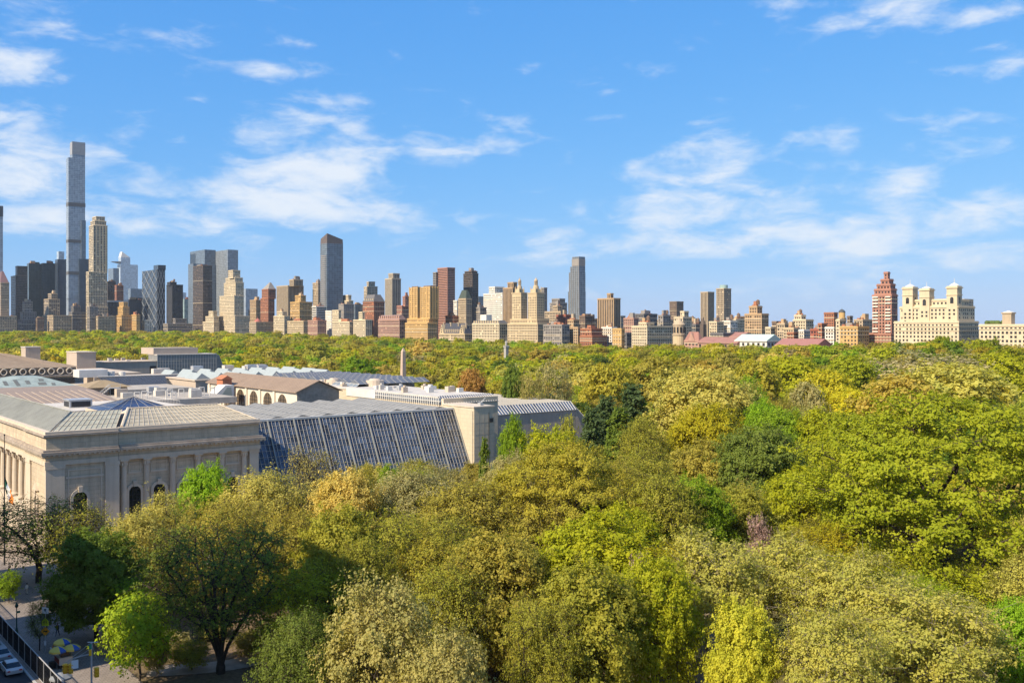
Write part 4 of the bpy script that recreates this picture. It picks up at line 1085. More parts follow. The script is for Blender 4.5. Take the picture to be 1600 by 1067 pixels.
for y in np.arange(bx[2]+3, bx[3]-3, 6.4): dm.box(bx[0]+.2, bx[0]+4, y-1.5, y+1.5, zt+1, zt+6.5)
wbuild(dm, 'dormers', wallmat('pink'), r)['kind'] = 'stuff'
# golden twin blocks
r, o, D = bld('golden_apartments', 'golden tan apartment building with two broad stepped towers', cpw, [(633, 668, 683, 505), (636, 670, 684, 498, 6)], 'gold', (3.2, 3.2, .38, .45), cat='building', top='none')
zb = o[1][2]
for (a, b, c, yt_) in ((640, 652.5, 657, 449), (657.5, 672, 684.5, 448)):
    Dg = setback_depth(b, (820, 0), 7, False); bx = tier_box(a, b, c, Dg); zt = zat(yt_, Dg)
    wbuild(MB().box(*bx, zb-1, zt), 'tower_block', wallmat('gold'), r)
    w = MB(); face_windows(w, bx, zb, zt, (3.2, 3.4, .36, .42), 'punched'); wbuild(w, 'windows', farwin, r)['kind'] = 'stuff'
    p = MB()
    for y in np.linspace(bx[2], bx[3], 4): p.box(bx[0]-.7, bx[0]+.1, y-.8, y+.8, zb, zt+.8)
    for x in np.linspace(bx[0], bx[1], 4): p.box(x-.8, x+.8, bx[2]-.7, bx[2]+.1, zb, zt+.8)
    wbuild(p, 'pier_strips', wallmat('gold'), r)
    wbuild(MB().box(bx[0]+3, bx[1]-3, bx[2]+3, bx[3]-3, zt, zt+2), 'roof_house', wallmat('brown'), r)
bx = tier_box(646, 658, 664, setback_depth(658, (820, 0), 14, False)); wbuild(MB().box(*bx, zb-1, zat(452, D)), 'recessed_link', wallmat('brown'), r)
bld(T, 'mottled red and white brick slab behind the golden twin blocks', ('D', 1780), [(683.5, 699, 711, 418.5)], 'rose', (3.1, 3.4, .62, .42), 'ribbon', top='none')
bld(T, 'grey wing with white balconies left of the mottled red slab', ('D', 1800), [(676.5, 681, 686, 426)], 'grey', (3.1, 3.4, .6, .5), 'ribbon', top='none')
bld(T, 'dark brown banded tower right of the mottled red slab', ('D', 1820), [(724, 738, 747.5, 427.5), (726, 737, 746, 424)], 'umber', (3.2, 3.4, .6, .5), 'ribbon')
r, o, D = bld(T, 'ornate beige tower with a dark green crown', ('X', 880), [(716, 728, 737, 467)], 'sand', (3.3, 3.2, .42, .5), top='none')
bx, _, zt = o[0]
wbuild(MB().frus(bx, (bx[0]+4, bx[1]-4, bx[2]+4, bx[3]-4), zt, zat(453, D)), 'green_crown', mat('green_copper_dark', (.06, .075, .055), .6), r)
bld(H, 'narrow whitish block beside the ornate green-crowned tower', ('X', 900), [(708.5, 714, 719, 470)], 'white', (3.2, 3.2, .4, .5))
bld(H, 'low brick block behind the gabled house', ('X', 870), [(696, 708, 716, 494)], 'brick', (3.3, 3.2, .4, .5))
# gabled house
r, o, D = bld('gabled_house', 'cream Gothic apartment house with pointed gables and steep dark roofs', cpw, [(686, 726, 739, 522)], 'cream', (3.6, 3.4, .42, .55), cat='building', top='none')
bx, _, zt = o[0]
wbuild(MB().frus(bx, (bx[0]+7, bx[1]-7, bx[2]+7, bx[3]-7), zt, zat(505, D)), 'steep_roof', mat('slate_roof', (.055, .055, .065), .6, .2, .3), r)
for yy in (bx[2]+7, bx[3]-7):
    zg = zat(507, D)
    g = wbuild(MB().prism([(yy-6, zt-1), (yy+6, zt-1), (yy, zg)], 'x', bx[0]-.5, bx[0]+6), 'gable', wallmat('cream'), r)
    w = MB()
    for k in range(3): w.add([(bx[0]-.6, yy+1.2+.0, zt+2+k*3.2), (bx[0]-.6, yy-1.2, zt+2+k*3.2), (bx[0]-.6, yy-1.2, zt+3.8+k*3.2), (bx[0]-.6, yy+1.2, zt+3.8+k*3.2)], [(0, 1, 2, 3)])
    wbuild(w, 'windows', farwin, r)['kind'] = 'stuff'
ch = MB()
for k in range(7):
    y = bx[2]+4+k*(bx[3]-bx[2]-8)/6; ch.box(bx[0]+5+(k % 2)*5, bx[0]+6.6+(k % 2)*5, y-.8, y+.8, zt+4, zat(503.5, D))
wbuild(ch, 'chimneys', wallmat('sand'), r)['kind'] = 'stuff'
dm = MB()
for y in np.arange(bx[2]+15, bx[3]-13, 5): dm.box(bx[0]+1, bx[0]+5, y-1, y+1, zt, zt+5); dm.prism([(y-1.3, zt+5), (y+1.3, zt+5), (y, zt+7)], 'x', bx[0]+.8, bx[0]+5)
wbuild(dm, 'dormers', wallmat('sand'), r)['kind'] = 'stuff'
r, o, D = bld(H, 'cream apartment house with a deep cornice and mansard left of twin-towered building', cpw, [(738, 780, 793.5, 506)], 'ivory', (3.6, 3.6, .40, .55), top='none')
bx, _, zt = o[0]
wbuild(MB().frus(bx, (bx[0]+3, bx[1]-3, bx[2]+3, bx[3]-3), zt+.9, zt+5), 'mansard_roof', mat('slate_mansard', (.13, .12, .115), .7), r)
dm = MB()
for y in np.arange(bx[2]+4, bx[3]-3, 5.4): dm.box(bx[0]+.2, bx[0]+3, y-1.2, y+1.2, zt+1, zt+4.4)
wbuild(dm, 'dormers', wallmat('cream'), r)['kind'] = 'stuff'
wbuild(MB().box(bx[0]+8, bx[0]+18, bx[3]-22, bx[3]-8, zt+5, zt+13), 'penthouse', wallmat('white'), r)
bld(T, 'bright white tower with a boxy cap behind the cream houses', ('D', 1560), [(755.5, 785, 792, 458.5), (764, 773, 788, 448.5)], 'white', (3.1, 3.3, .42, .42), top='none')
bld(T, 'orange-brown slab between white tower and twin-towered building', ('D', 1500), [(786, 801, 812, 450), (793, 802, 808, 441.5)], 'tan', (3.2, 3.4, .5, .5), 'piers')
bld(O, 'hazy blue-grey block in the gap left of the white tower', ('D', 2300), [(744, 748, 758, 463)], glasscol='steel', kind='curtain', win=(4, 6), line=.1, top='none')
bld(H, 'jumble-topped grey block left of the white tower foot', ('X', 900), [(741, 750, 760, 481)], 'grey', (3.2, 3.2, .45, .5))
# twin towers with temples
r, o, D = bld('twin_towered_apartments', 'cream twin-towered apartment building with round temple lanterns', cpw, [(793, 840, 863, 506), (797, 839, 858, 499, 5)], 'cream', (3.3, 3.2, .38, .48), cat='building', top='none')
zb = o[1][2]
for (a, b, c) in ((800, 814, 824), (824.5, 838.5, 850.5)):
    Dt = setback_depth(b, (820, 0), 7, False); bx = tier_box(a, b, c, Dt); zt = zat(457, Dt)
    wbuild(MB().box(*bx, zb-1, zt).box(bx[0]-.6, bx[1]+.6, bx[2]-.6, bx[3]+.6, zt-1.2, zt), 'tower_shaft', wallmat('cream'), r)
    w = MB(); face_windows(w, bx, zb, zt-4, (3.3, 3.4, .34, .45), 'punched'); wbuild(w, 'windows', farwin, r)['kind'] = 'stuff'
    cx, cy = (bx[0]+bx[1])/2, (bx[2]+bx[3])/2; R = min(bx[1]-bx[0], bx[3]-bx[2])/2
    cr = MB().frus((cx-R*.8, cx+R*.8, cy-R*.8, cy+R*.8), (cx-R*.7, cx+R*.7, cy-R*.7, cy+R*.7), zt, zt+5)
    for sx in (-1, 1):
        for sy in (-1, 1): cr.cyl(cx+sx*R*.72, cy+sy*R*.72, zt, zt+8, 1.0, .3, 8)
    cr.lathe(cx, cy, [(R*.6, zt+5), (R*.55, zt+9), (R*.36, zt+9.3), (R*.36, zt+10)], 14)
    wbuild(cr, 'crown', wallmat('cream'), r)
    ln = MB()
    for k in range(8):
        t = k*math.pi/4; ln.cyl(cx+R*.3*math.cos(t), cy+R*.3*math.sin(t), zt+10, zt+15, .5, n=6)
    ln.lathe(cx, cy, [(R*.18, zt+10), (R*.18, zt+15), (R*.4, zt+15), (R*.4, zt+16), (R*.28, zt+17.5), (R*.1, zt+19), (.3, zat(433, Dt))], 12)
    wbuild(ln, 'temple_lantern', wallmat('sand'), r)
bld(T, 'grey slab edge peeking out right of the twin towers', ('D', 1600), [(846, 850, 855, 450)], 'grey', (3.2, 3.2, .45, .5), top='none')
bld(T, 'grey-white stepped building between twin towers and ribbed tower', ('X', 1150), [(859, 874, 886, 473.5), (862, 874, 883, 467)], 'grey', (3.4, 3.4, .5, .5), top='none')
bld(H, 'cream and brick block right of the twin towers', ('X', 900), [(851, 876, 886, 487), (864, 871, 878, 478)], 'sand', (3.3, 3.2, .45, .5))
# ribbed leaning tower
r, o, D = bld('ribbed_tower', 'tall pale ribbed tower that widens toward its foot', ('D', 1900), [(886, 905.5, 915.5, 490), (887.5, 905.3, 915, 455, 1), (889.5, 905, 914.7, 425, 2), (891, 904.8, 914.3, 416, 3), (894, 904.6, 914, 401, 4)], kind='curtain', glasscol='steel', win=(3.9, 7), top='none', line=.3)
rb = MB()
for (bx, z0, z1) in o:
    for y in np.arange(bx[2]+.5, bx[3], 5.5): rb.box(bx[0]-.9, bx[0]+.1, y-.6, y+.6, z0, z1)
wbuild(rb, 'stone_ribs', wallmat('grey'), r)['kind'] = 'stuff'
wbuild(MB().box(o[4][0][0]-.95, o[4][0][1]+.1, o[4][0][2]-.9, o[4][0][3], zat(415, D), zat(404, D)), 'crown_screen', wallmat('grey'), r)
bld(H, 'grey stone apartment house with arched top and red brick flank', cpw, [(849, 878, 890, 508)], 'grey', (3.4, 3.4, .42, .55))
bld(H, 'red brick block at the foot of the ribbed tower', ('X', 880), [(869, 884, 892, 492.5)], 'red', (3.3, 3.2, .42, .5))
bld(H, 'tan narrow block right of the grey stone house', ('X', 840), [(887, 896, 905, 500)], 'tan', (3.3, 3.2, .42, .5))
bld(H, 'dark brown slab right of the ribbed tower foot', ('X', 950), [(905, 914, 929, 494)], 'brown', (3.3, 3.2, .42, .5))
bld(H, 'slim tan apartment house right of the grey stone house', cpw, [(896, 903, 909, 512)], 'tan', (3.3, 3.2, .42, .5))
bld(H, 'brick house with a white parapet below the brown slab', cpw, [(907, 924, 941, 514)], 'brick', (3.3, 3.2, .42, .5))
bld(H, 'low long brick terrace with white edge by the tree line', ('X', 815), [(906, 925, 948, 525.5)], 'brick', (3.3, 3.2, .42, .5))
# middle
bld(T, 'brown apartment tower with vertical tan stripes', ('D', 1420), [(933.5, 959, 969.5, 466.5), (948.5, 954, 958.5, 459)], 'tan', (3.1, 3.5, .5, .5), 'piers', top='none')
bld(T, 'grey slab just right of the striped brown tower', ('X', 1150), [(967, 970, 977, 494)], 'grey')
bld(H, 'pinkish cream block behind right of the striped tower', ('X', 950), [(974.5, 990, 998, 497.5)], 'pink', (3.3, 3.2, .42, .5))
bld(H, 'grey block with two tan water-tank houses on its roof', ('X', 1000), [(988, 1006, 1027, 491)], 'slate', (3.3, 3.2, .42, .5))
bld(H, 'whitish clutter of low houses in front of the striped tower', ('X', 850), [(940, 956, 964, 512)], 'white', (3.3, 3.2, .42, .5))
bld(H, 'tan blank-walled house below the striped tower', ('X', 830), [(957, 971, 976, 514)], 'gold', (3.6, 5, .25, .35))
bld(H, 'dark low house between the tan blank wall and the cream corner block', ('X', 835), [(974, 979, 990, 521)], 'slate')
bld(H, 'large corner block with cream east front and grey north side', cpw, [(987, 1011, 1055, 510), (998, 1010, 1022, 504.5)], 'ivory', (3.3, 3.1, .42, .5))
bld(T, 'brown tower standing alone above the middle roofs', ('D', 1900), [(1046, 1057, 1068, 471.5)], 'brown', (3.2, 3.2, .45, .5), top='none')
bld(H, 'cream stepped pile with a light cube on top', ('X', 900), [(1053, 1067, 1081, 496), (1063, 1069, 1076, 487)], 'ivory', (3.3, 3.2, .42, .5))
bld(H, 'grey low block behind the cream corner block', ('X', 1000), [(1028, 1036, 1048, 493)], 'grey')
bld(T, 'left of two beige towers above the middle skyline', ('D', 1760), [(1094.5, 1106, 1116, 456.5)], 'sand', (3.2, 3.2, .45, .5), 'piers', top='none')
r, o, D = bld(T, 'right of two beige towers, topped by a green drum', ('D', 1700), [(1119, 1131, 1142.5, 451)], 'sand', (3.2, 3.4, .45, .6), 'punched', top='none')
bx, _, zt = o[0]
wbuild(MB().cyl((bx[0]+bx[1])/2, (bx[2]+bx[3])/2, zt, zat(445, D), (bx[1]-bx[0])*.36, n=18), 'green_drum', mat('verdigris', (.28, .38, .35), .6), r)
for k, (a, b, c, y, col, lab) in enumerate((
        (1079, 1087, 1096, 507, 'slate', 'dark low roofline left of the two beige towers'),
        (1108, 1120, 1131, 503, 'ivory', 'pale roof cluster below the two beige towers'),
        (1128, 1141, 1152, 502, 'white', 'whitish house right below the drum-topped tower'),
        (1140, 1150, 1163, 499, 'ivory', 'cream house left of the orange brick tower'),
        (1155, 1162, 1172, 495, 'brown', 'brown gabled block behind left of the orange brick tower'))):
    bld(H, lab, ('X', 960+20*k), [(a, b, c, y)], col, (3.3, 3.2, .42, .5))
bld(T, 'orange brick apartment house with white stepped top floors', ('X', 900), [(1163.5, 1190, 1201, 491), (1170.5, 1183, 1191, 479)], 'tan', (3.1, 3.2, .45, .5))
bld(H, 'cream block with grey north side among the right-hand roofs', ('X', 940), [(1239, 1259, 1271, 500), (1241, 1252, 1259, 493)], 'ivory', (3.2, 3.2, .42, .5))
for k, (a, b, c, y, col, lab) in enumerate((
        (1206, 1213, 1222, 503, 'brown', 'brown low block right of the orange brick tower'),
        (1214, 1226, 1238, 506, 'sand', 'beige roofs between orange tower and cream block'),
        (1196, 1204, 1214, 512, 'ivory', 'pale row house behind the green-roofed museum hall'),
        (1224, 1240, 1250, 513, 'cream', 'cream row house behind the red museum roof'),
        (1248, 1256, 1266, 516, 'white', 'white row house with curved bays'),
        (1230, 1240, 1247, 520, 'brick', 'orange brick cube behind the red museum roof'),
        (1266, 1285, 1293, 515, 'red', 'red brick row house right of the white curved bays'),
        (1278, 1284, 1292, 506, 'brick', 'red gabled house below the domed tower'),
        (1289, 1303, 1310, 512, 'white', 'white house with dark window bands left of the tan corner block'),
        (1306, 1312, 1322, 500, 'ivory', 'cream house under the small dark dome'))):
    bld(H, lab, ('X', 880-4*k), [(a, b, c, y)], col, (3.2, 3.0, .45, .5))
bld(T, 'brick apartment tower left of the small domed tower', ('X', 1000), [(1287.5, 1303, 1309, 489)], 'brick', (3.2, 3.2, .4, .48))
r, o, D = bld(T, 'small round tower with a dark dome', ('X', 960), [(1309, 1315, 1322, 498)], 'sand', (3.2, 3.2, .4, .48), top='none')
bx, _, zt = o[0]; cx, cy = (bx[0]+bx[1])/2, (bx[2]+bx[3])/2; R = (bx[1]-bx[0])*.42
wbuild(MB().cyl(cx, cy, zt, zat(488, D), R, n=16), 'drum', wallmat('gold'), r)
z = zat(488, D)
wbuild(MB().lathe(cx, cy, [(R*1.08, z), (R*.95, z+1.2), (R*.7, z+2.4), (R*.35, z+3.2), (.15, z+3.6), (.1, z+5)], 14), 'dark_dome', mat('dark_dome', (.07, .075, .075), .6), r)
bld(T, 'thin pair of brown chimneys-like towers right of the dome', ('X', 1100), [(1324, 1328, 1332.5, 494.5)], 'brown', top='none')
bld(H, 'far pale roofs left of the brown-pink stepped tower', ('X', 1000), [(1334, 1348, 1364, 500)], 'sand', (3.2, 3.2, .4, .48))
bld(H, 'tan corner apartment block with dark north side', ('X', 830), [(1312, 1340, 1358, 511)], 'gold', (3.3, 3.4, .36, .45))
# natural history museum group
red_tile = mat('red_tile_roof', (.29, .145, .115), .8, .12, .3)
def low_hall(name, label, xl, xc, xr, ywall, yridge, X, wcol, roofm, ridge='y', depth=24):
    a, b = ray(xc); D = X/a; cx, cy = a*D, b*D
    gz = float(ground(cx, cy))-3
    root = empty(name, (cx, cy, gz)); tag(root, label, 'building')
    bx = tier_box(xl, xc, xr, D); bx[1] = max(bx[1], bx[0]+depth)
    zt = zat(ywall, D); zr = zat(yridge, D)
    wbuild(MB().box(*bx, gz, zt), 'wall', wallmat(wcol), root)
    w = MB(); face_windows(w, bx, gz, zt, (5.5, 6, .36, .5), 'punched'); wbuild(w, 'windows', farwin, root)['kind'] = 'stuff'
    xm = (bx[0]+bx[1])/2
    wbuild(MB().prism([(bx[0]-1, zt), (bx[1]+1, zt), (xm, zr)], 'y', bx[2]-.8, bx[3]+.8), 'roof', roofm, root)
    wbuild(MB().box(bx[0]-1.1, bx[1]+1.1, bx[2]-.9, bx[3]+.9, zt-.8, zt+.02), 'eave', wallmat(wcol), root)
    return root, bx, zt, zr, D
low_hall('museum_wing', 'long pink-roofed museum wing along the far tree line', 1090, 1152, 1160, 535.5, 527, 812, 'pink', red_tile)
low_hall('museum_wing', 'white museum hall with a pale green gabled roof', 1149, 1198, 1216, 532.5, 522.5, 815, 'white', mat('pale_green_copper', (.40, .50, .44), .7, .08, .2))
low_hall('museum_wing', 'low museum wing with a dull red roof right of the green-roofed hall', 1212, 1276, 1300, 540, 529.5, 812, 'pink', mat('dull_red_roof', (.30, .14, .115), .8, .1, .3))
low_hall('museum_wing', 'small red-roofed block above the pink museum roof', 1137, 1158, 1166, 526, 519, 860, 'pink', red_tile)
bld('museum_block', 'long grey flat-roofed museum block behind the pink roof', ('X', 850), [(1110, 1130, 1150, 521)], 'slate', (4, 4, .4, .5), top='none', cat='building')
a, b = ray(1061); Dm = 818/a
r = empty('round_tower', (a*Dm, b*Dm, 3)); tag(r, 'round cream turret with a conical crown at the museum corner', 'tower')
z0 = zat(524, Dm); z1 = zat(508, Dm)
wbuild(MB().cyl(a*Dm, b*Dm, 3, z0, 7, n=18), 'turret_wall', wallmat('cream'), r)
wbuild(MB().lathe(a*Dm, b*Dm, [(7.6, z0), (7.8, z0+1.2), (6.6, z0+1.6), (6.6, z1), (7.2, z1), (7.0, z1+1), (3, z1+5), (.4, z1+8), (.2, z1+11)], 18), 'belfry', wallmat('sand'), r)
w = MB()
for k in range(12):
    t = 2*math.pi*k/12; cxx, cyy = a*Dm+6.7*math.cos(t), b*Dm+6.7*math.sin(t)
    w.box(cxx-.7, cxx+.7, cyy-.7, cyy+.7, z0+3, z1-2)
wbuild(w, 'windows', farwin, r)['kind'] = 'stuff'
r, o, D = bld('red_roofed_pavilion', 'pink museum pavilion with a steep red pyramid roof', ('X', 816), [(1069, 1092, 1100, 533)], 'pink', (4.5, 4.5, .4, .5), top='none', cat='building')
bx, _, zt = o[0]
wbuild(MB().frus(bx, (bx[0]+4, bx[1]-4, bx[2]+4, bx[3]-4), zt, zat(518.5, D)), 'red_roof', red_tile, r)
wbuild(MB().prism([((bx[2]+bx[3])/2-5, zt), ((bx[2]+bx[3])/2+5, zt), ((bx[2]+bx[3])/2, zt+9)], 'x', bx[0]-.6, bx[0]+5), 'gable', wallmat('pink'), r)
a, b = ray(1098.5); D = 900/a
r = empty('dark_spire', (a*D, b*D, 3)); tag(r, 'dark pointed spire above the pink museum roof', 'spire')
wbuild(MB().frus((a*D-3, a*D+3, b*D-3, b*D+3), (a*D-2.6, a*D+2.6, b*D-2.6, b*D+2.6), 3, zat(507, D)), 'spire_shaft', wallmat('umber'), r)
wbuild(MB().lathe(a*D, b*D, [(3.2, zat(507, D)), (2.0, zat(501, D)), (.2, zat(495, D))], 8), 'spire_cap', wallmat('umber'), r)
# --- right: stepped brown-pink tower
r, o, D = bld(T, 'brown-pink stepped tower with white balconies', ('X', 860), [(1356, 1392, 1403, 522), (1363, 1393, 1402.5, 461, 2), (1366, 1392, 1401, 452, 4), (1370, 1391, 1399, 444.5, 7), (1376, 1389, 1396, 437, 10), (1382, 1387, 1390, 426, 13)], 'rose', (3.0, 3.2, .42, .5), top='none')
bc = MB()
for (bx, z0, z1) in o[1:2]:
    n = int((z1-z0)/3.0)
    for k in range(n):
        z = z1-2.2-k*3.0
        for (u0, u1) in ((bx[2]+.5, bx[2]+6), (bx[3]-6.5, bx[3]-.8)):
            if (k*7+int(u0)) % 5 < 4: bc.box(bx[0]-1.3, bx[0]+.05, u0, u1, z, z+1.1)
wbuild(bc, 'balconies', wallmat('white'), r)['kind'] = 'stuff'
# --- three-towered apartment house
r, o, D = bld('three_towered_apartments', 'massive cream apartment house with three domed towers', cpw, [(1397, 1498, 1529, 503), (1406, 1497, 1523, 479, 2.5), (1420, 1482, 1514, 468.5, 5)], 'ivory', (3.3, 3.4, .36, .46), cat='building', top='none')
for (a, b, c, yb_, yt_, yd) in ((1410, 1426, 1430, 478, 448, 443.5), (1436.5, 1452, 1456, 470, 450.5, 447), (1479, 1495.5, 1499.5, 478, 446.5, 441.5)):
    Dt = setback_depth(b, (820, 0), 1.5, False); bx = tier_box(a, b, c, Dt); w_ = bx[3]-bx[2]; bx[1] = bx[0]+w_*.9
    zb = zat(yb_, Dt)-18; zt = zat(yt_, Dt)
    wbuild(MB().box(*bx, zb, zt).box(bx[0]-.7, bx[1]+.7, bx[2]-.7, bx[3]+.7, zt-2, zt-1).box(bx[0]-.5, bx[1]+.5, bx[2]-.5, bx[3]+.5, zt-8, zt-7.3), 'corner_tower', wallmat('ivory'), r)
    cx, cy = (bx[0]+bx[1])/2, (bx[2]+bx[3])/2; R = w_*.42; zd = zat(yd, Dt)
    wbuild(MB().lathe(cx, cy, [(R*1.05, zt), (R, zt+.6), (R*.8, zt+(zd-zt)*.45), (R*.35, zt+(zd-zt)*.85), (.2, zd), (.12, zd+4)], 16), 'dome', wallmat('white'), r)
    w = MB(); ym = cy
    w.prism(arch_poly(ym, zt-15, zt-11, 1.5), 'x', bx[0]-.12, bx[0]-.06); w.prism(arch_poly(cx, zt-15, zt-11, 1.5), 'y', bx[2]-.12, bx[2]-.06)
    wbuild(w, 'arched_openings', farwin, r)['kind'] = 'stuff'
    w = MB(); face_windows(w, bx, zb+2, zt-18, (3.3, 3.6, .34, .46), 'punched')
    if w.v: wbuild(w, 'windows', farwin, r)['kind'] = 'stuff'
Dr = setback_depth(1507, (820, 0), 34, False); bx = tier_box(1497, 1507, 1521, Dr); wbuild(MB().box(*bx, zat(500, D), zat(467, Dr)), 'rear_turret', wallmat('lime'), r)
w = MB(); face_windows(w, bx, zat(500, D), zat(467, Dr), (3.3, 3.6, .34, .46), 'punched'); wbuild(w, 'windows', farwin, r)['kind'] = 'stuff'
r, o, D = bld(H, 'long cream apartment house with a lone square turret at far right', cpw, [(1530, 1640, 1665, 508)], 'ivory', (3.4, 3.4, .42, .5), top='none')
bx, _, zt = o[0]
Dq = setback_depth(1580, (820, 0), 6, False); tb = tier_box(1566, 1580, 1586, Dq); wbuild(MB().box(*tb, zt-1, zat(488, Dq)).box(tb[0]-.6, tb[1]+.6, tb[2]-.6, tb[3]+.6, zat(488, Dq)-1.2, zat(488, Dq)), 'square_turret', wallmat('sand'), r)
w = MB(); face_windows(w, tb, zt+6, zat(490, Dq), (4.5, 3.2, .4, .6), 'punched'); wbuild(w, 'windows', farwin, r)['kind'] = 'stuff'
wbuild(MB().frus(tb, (tb[0]+3, tb[1]-3, tb[2]+3, tb[3]-3), zat(488, Dq), zat(485.5, Dq)), 'turret_roof', wallmat('white'), r)
rg = random.Random(4); gb = MB()
for k in range(9):
    y = tb[3]+rg.uniform(1, 18); x = tb[0]+rg.uniform(0, 12); gb.lathe(x, y, [(.3, zt), (1.8, zt+1), (2.0, zt+2.4), (.9, zt+4)], 7)
wbuild(gb, 'roof_garden', mat('roof_garden_green', (.08, .11, .025), .9, .4, 1), r)['kind'] = 'stuff'

# --- muted blocks that close the gaps behind the park front
irng = random.Random(31)
for px, nm, col, yt in ((322, 'stepped ivory corner house', 'brown', 476), (398, 'pointed brick tower', 'grey', 484), (446, 'rounded beige slab', 'brown', 482), (492, 'wedge-topped tower', 'sand', 486), (525, 'small bright white block', 'brown', 490), (577, 'red brick mansard building', 'grey', 486),
                        (612, 'slender ribbed beige tower', 'umber', 482), (690, 'gabled dark-roofed house', 'sand', 486), (756, 'bright white tower', 'brown', 482), (868, 'grey-white stepped building', 'brown', 494), (925, 'striped brown tower', 'sand', 500), (948, 'whitish low houses', 'brick', 503), (1000, 'cream corner block', 'brown', 498),
                        (1040, 'lone brown tower', 'sand', 502), (1085, 'two beige towers', 'brown', 505), (1125, 'drum-topped tower', 'sand', 508), (1180, 'orange brick apartment house', 'sand', 502), (1225, 'beige middle roofs', 'brown', 509), (1262, 'white curved bays', 'sand', 510), (1300, 'small dark dome', 'brown', 505), (1345, 'brown-pink stepped tower', 'umber', 504)):
    w = irng.uniform(9, 15)
    bld(H, '%s block half hidden behind the %s' % ({'brown': 'muted brown', 'grey': 'dull grey', 'sand': 'beige', 'umber': 'dark brown', 'brick': 'brick-red'}[col], nm), ('X', 1010+irng.uniform(0, 120)), [(px-w, px+irng.uniform(-2, 3), px+w*.8, yt+irng.uniform(-3, 3))], col, (3.3, 3.3, .45, .5))
# ------------------------------------------------------------------ trees
def leaf_mat(name, attr_mode):
    """leaf colour comes from the object's own colour (individuals) or from the instance (far woods)"""
    m = bpy.data.materials.new(name); m.use_nodes = True
    N = m.node_tree.nodes; L = m.node_tree.links; N.remove(N['Principled BSDF']); out = N['Material Output']
    if attr_mode:
        src = N.new('ShaderNodeAttribute'); src.attribute_type = 'INSTANCER'; src.attribute_name = 'tint'; cs = src.outputs['Color']
    else:
        src = N.new('ShaderNodeObjectInfo'); cs = src.outputs['Color']
    at = N.new('ShaderNodeAttribute'); at.attribute_name = 'lv'
    r = N.new('ShaderNodeValToRGB'); e = r.color_ramp.elements
    e[0].position = 0; e[0].color = (.82, .88, .80, 1); e[1].position = 1; e[1].color = (1.24, 1.16, 1.08, 1)
    L.new(at.outputs['Fac'], r.inputs[0])
    mu = N.new('ShaderNodeMixRGB'); mu.blend_type = 'MULTIPLY'; mu.inputs[0].default_value = 1
    L.new(cs, mu.inputs[1]); L.new(r.outputs[0], mu.inputs[2])
    d = N.new('ShaderNodeBsdfPrincipled'); d.inputs['Roughness'].default_value = .55; d.inputs['Specular IOR Level'].default_value = .10
    L.new(mu.outputs[0], d.inputs['Base Color'])
    t = N.new('ShaderNodeBsdfTranslucent')
    tm = N.new('ShaderNodeMixRGB'); tm.blend_type = 'MULTIPLY'; tm.inputs[0].default_value = 1; tm.inputs[2].default_value = (1.15, 1.1, .55, 1)
    L.new(mu.outputs[0], tm.inputs[1]); L.new(tm.outputs[0], t.inputs['Color'])
    mx = N.new('ShaderNodeMixShader'); mx.inputs[0].default_value = .48
    L.new(d.outputs[0], mx.inputs[1]); L.new(t.outputs[0], mx.inputs[2]); L.new(mx.outputs[0], out.inputs[0])
    return m
leafm = leaf_mat('leaves', False)
leafm_far = leaf_mat('leaves_far', True)
bark = mat('bark_dark', (.055, .042, .033), .95, .3, 2.0, .1, .4)
bark_pale = mat('bark_pale', (.28, .235, .175), .9, .4, 1.2, .1, .3, col2=(.13, .11, .08))

def profile(kind, t):
    t = np.clip(t, 0, 1)
    if kind == 'round': return np.sqrt(np.clip(1-((t-.42)/.60)**2, 0.02, 1))
    if kind in ('vase', 'multi'): return np.clip(.30+.95*t, 0, 1)*np.sqrt(np.clip(1-((t-.45)/.56)**2, .02, 1)) if False else np.sqrt(np.clip(1-((t-.58)/.62)**2, .02, 1))
    if kind == 'wide': return np.sqrt(np.clip(1-((t-.35)/.66)**2, .02, 1))
    if kind == 'cone': return np.clip(1.02-t, .03, 1)**.85
    if kind == 'oval': return np.sqrt(np.clip(1-((t-.48)/.54)**2, .02, 1))
    return np.ones_like(t)

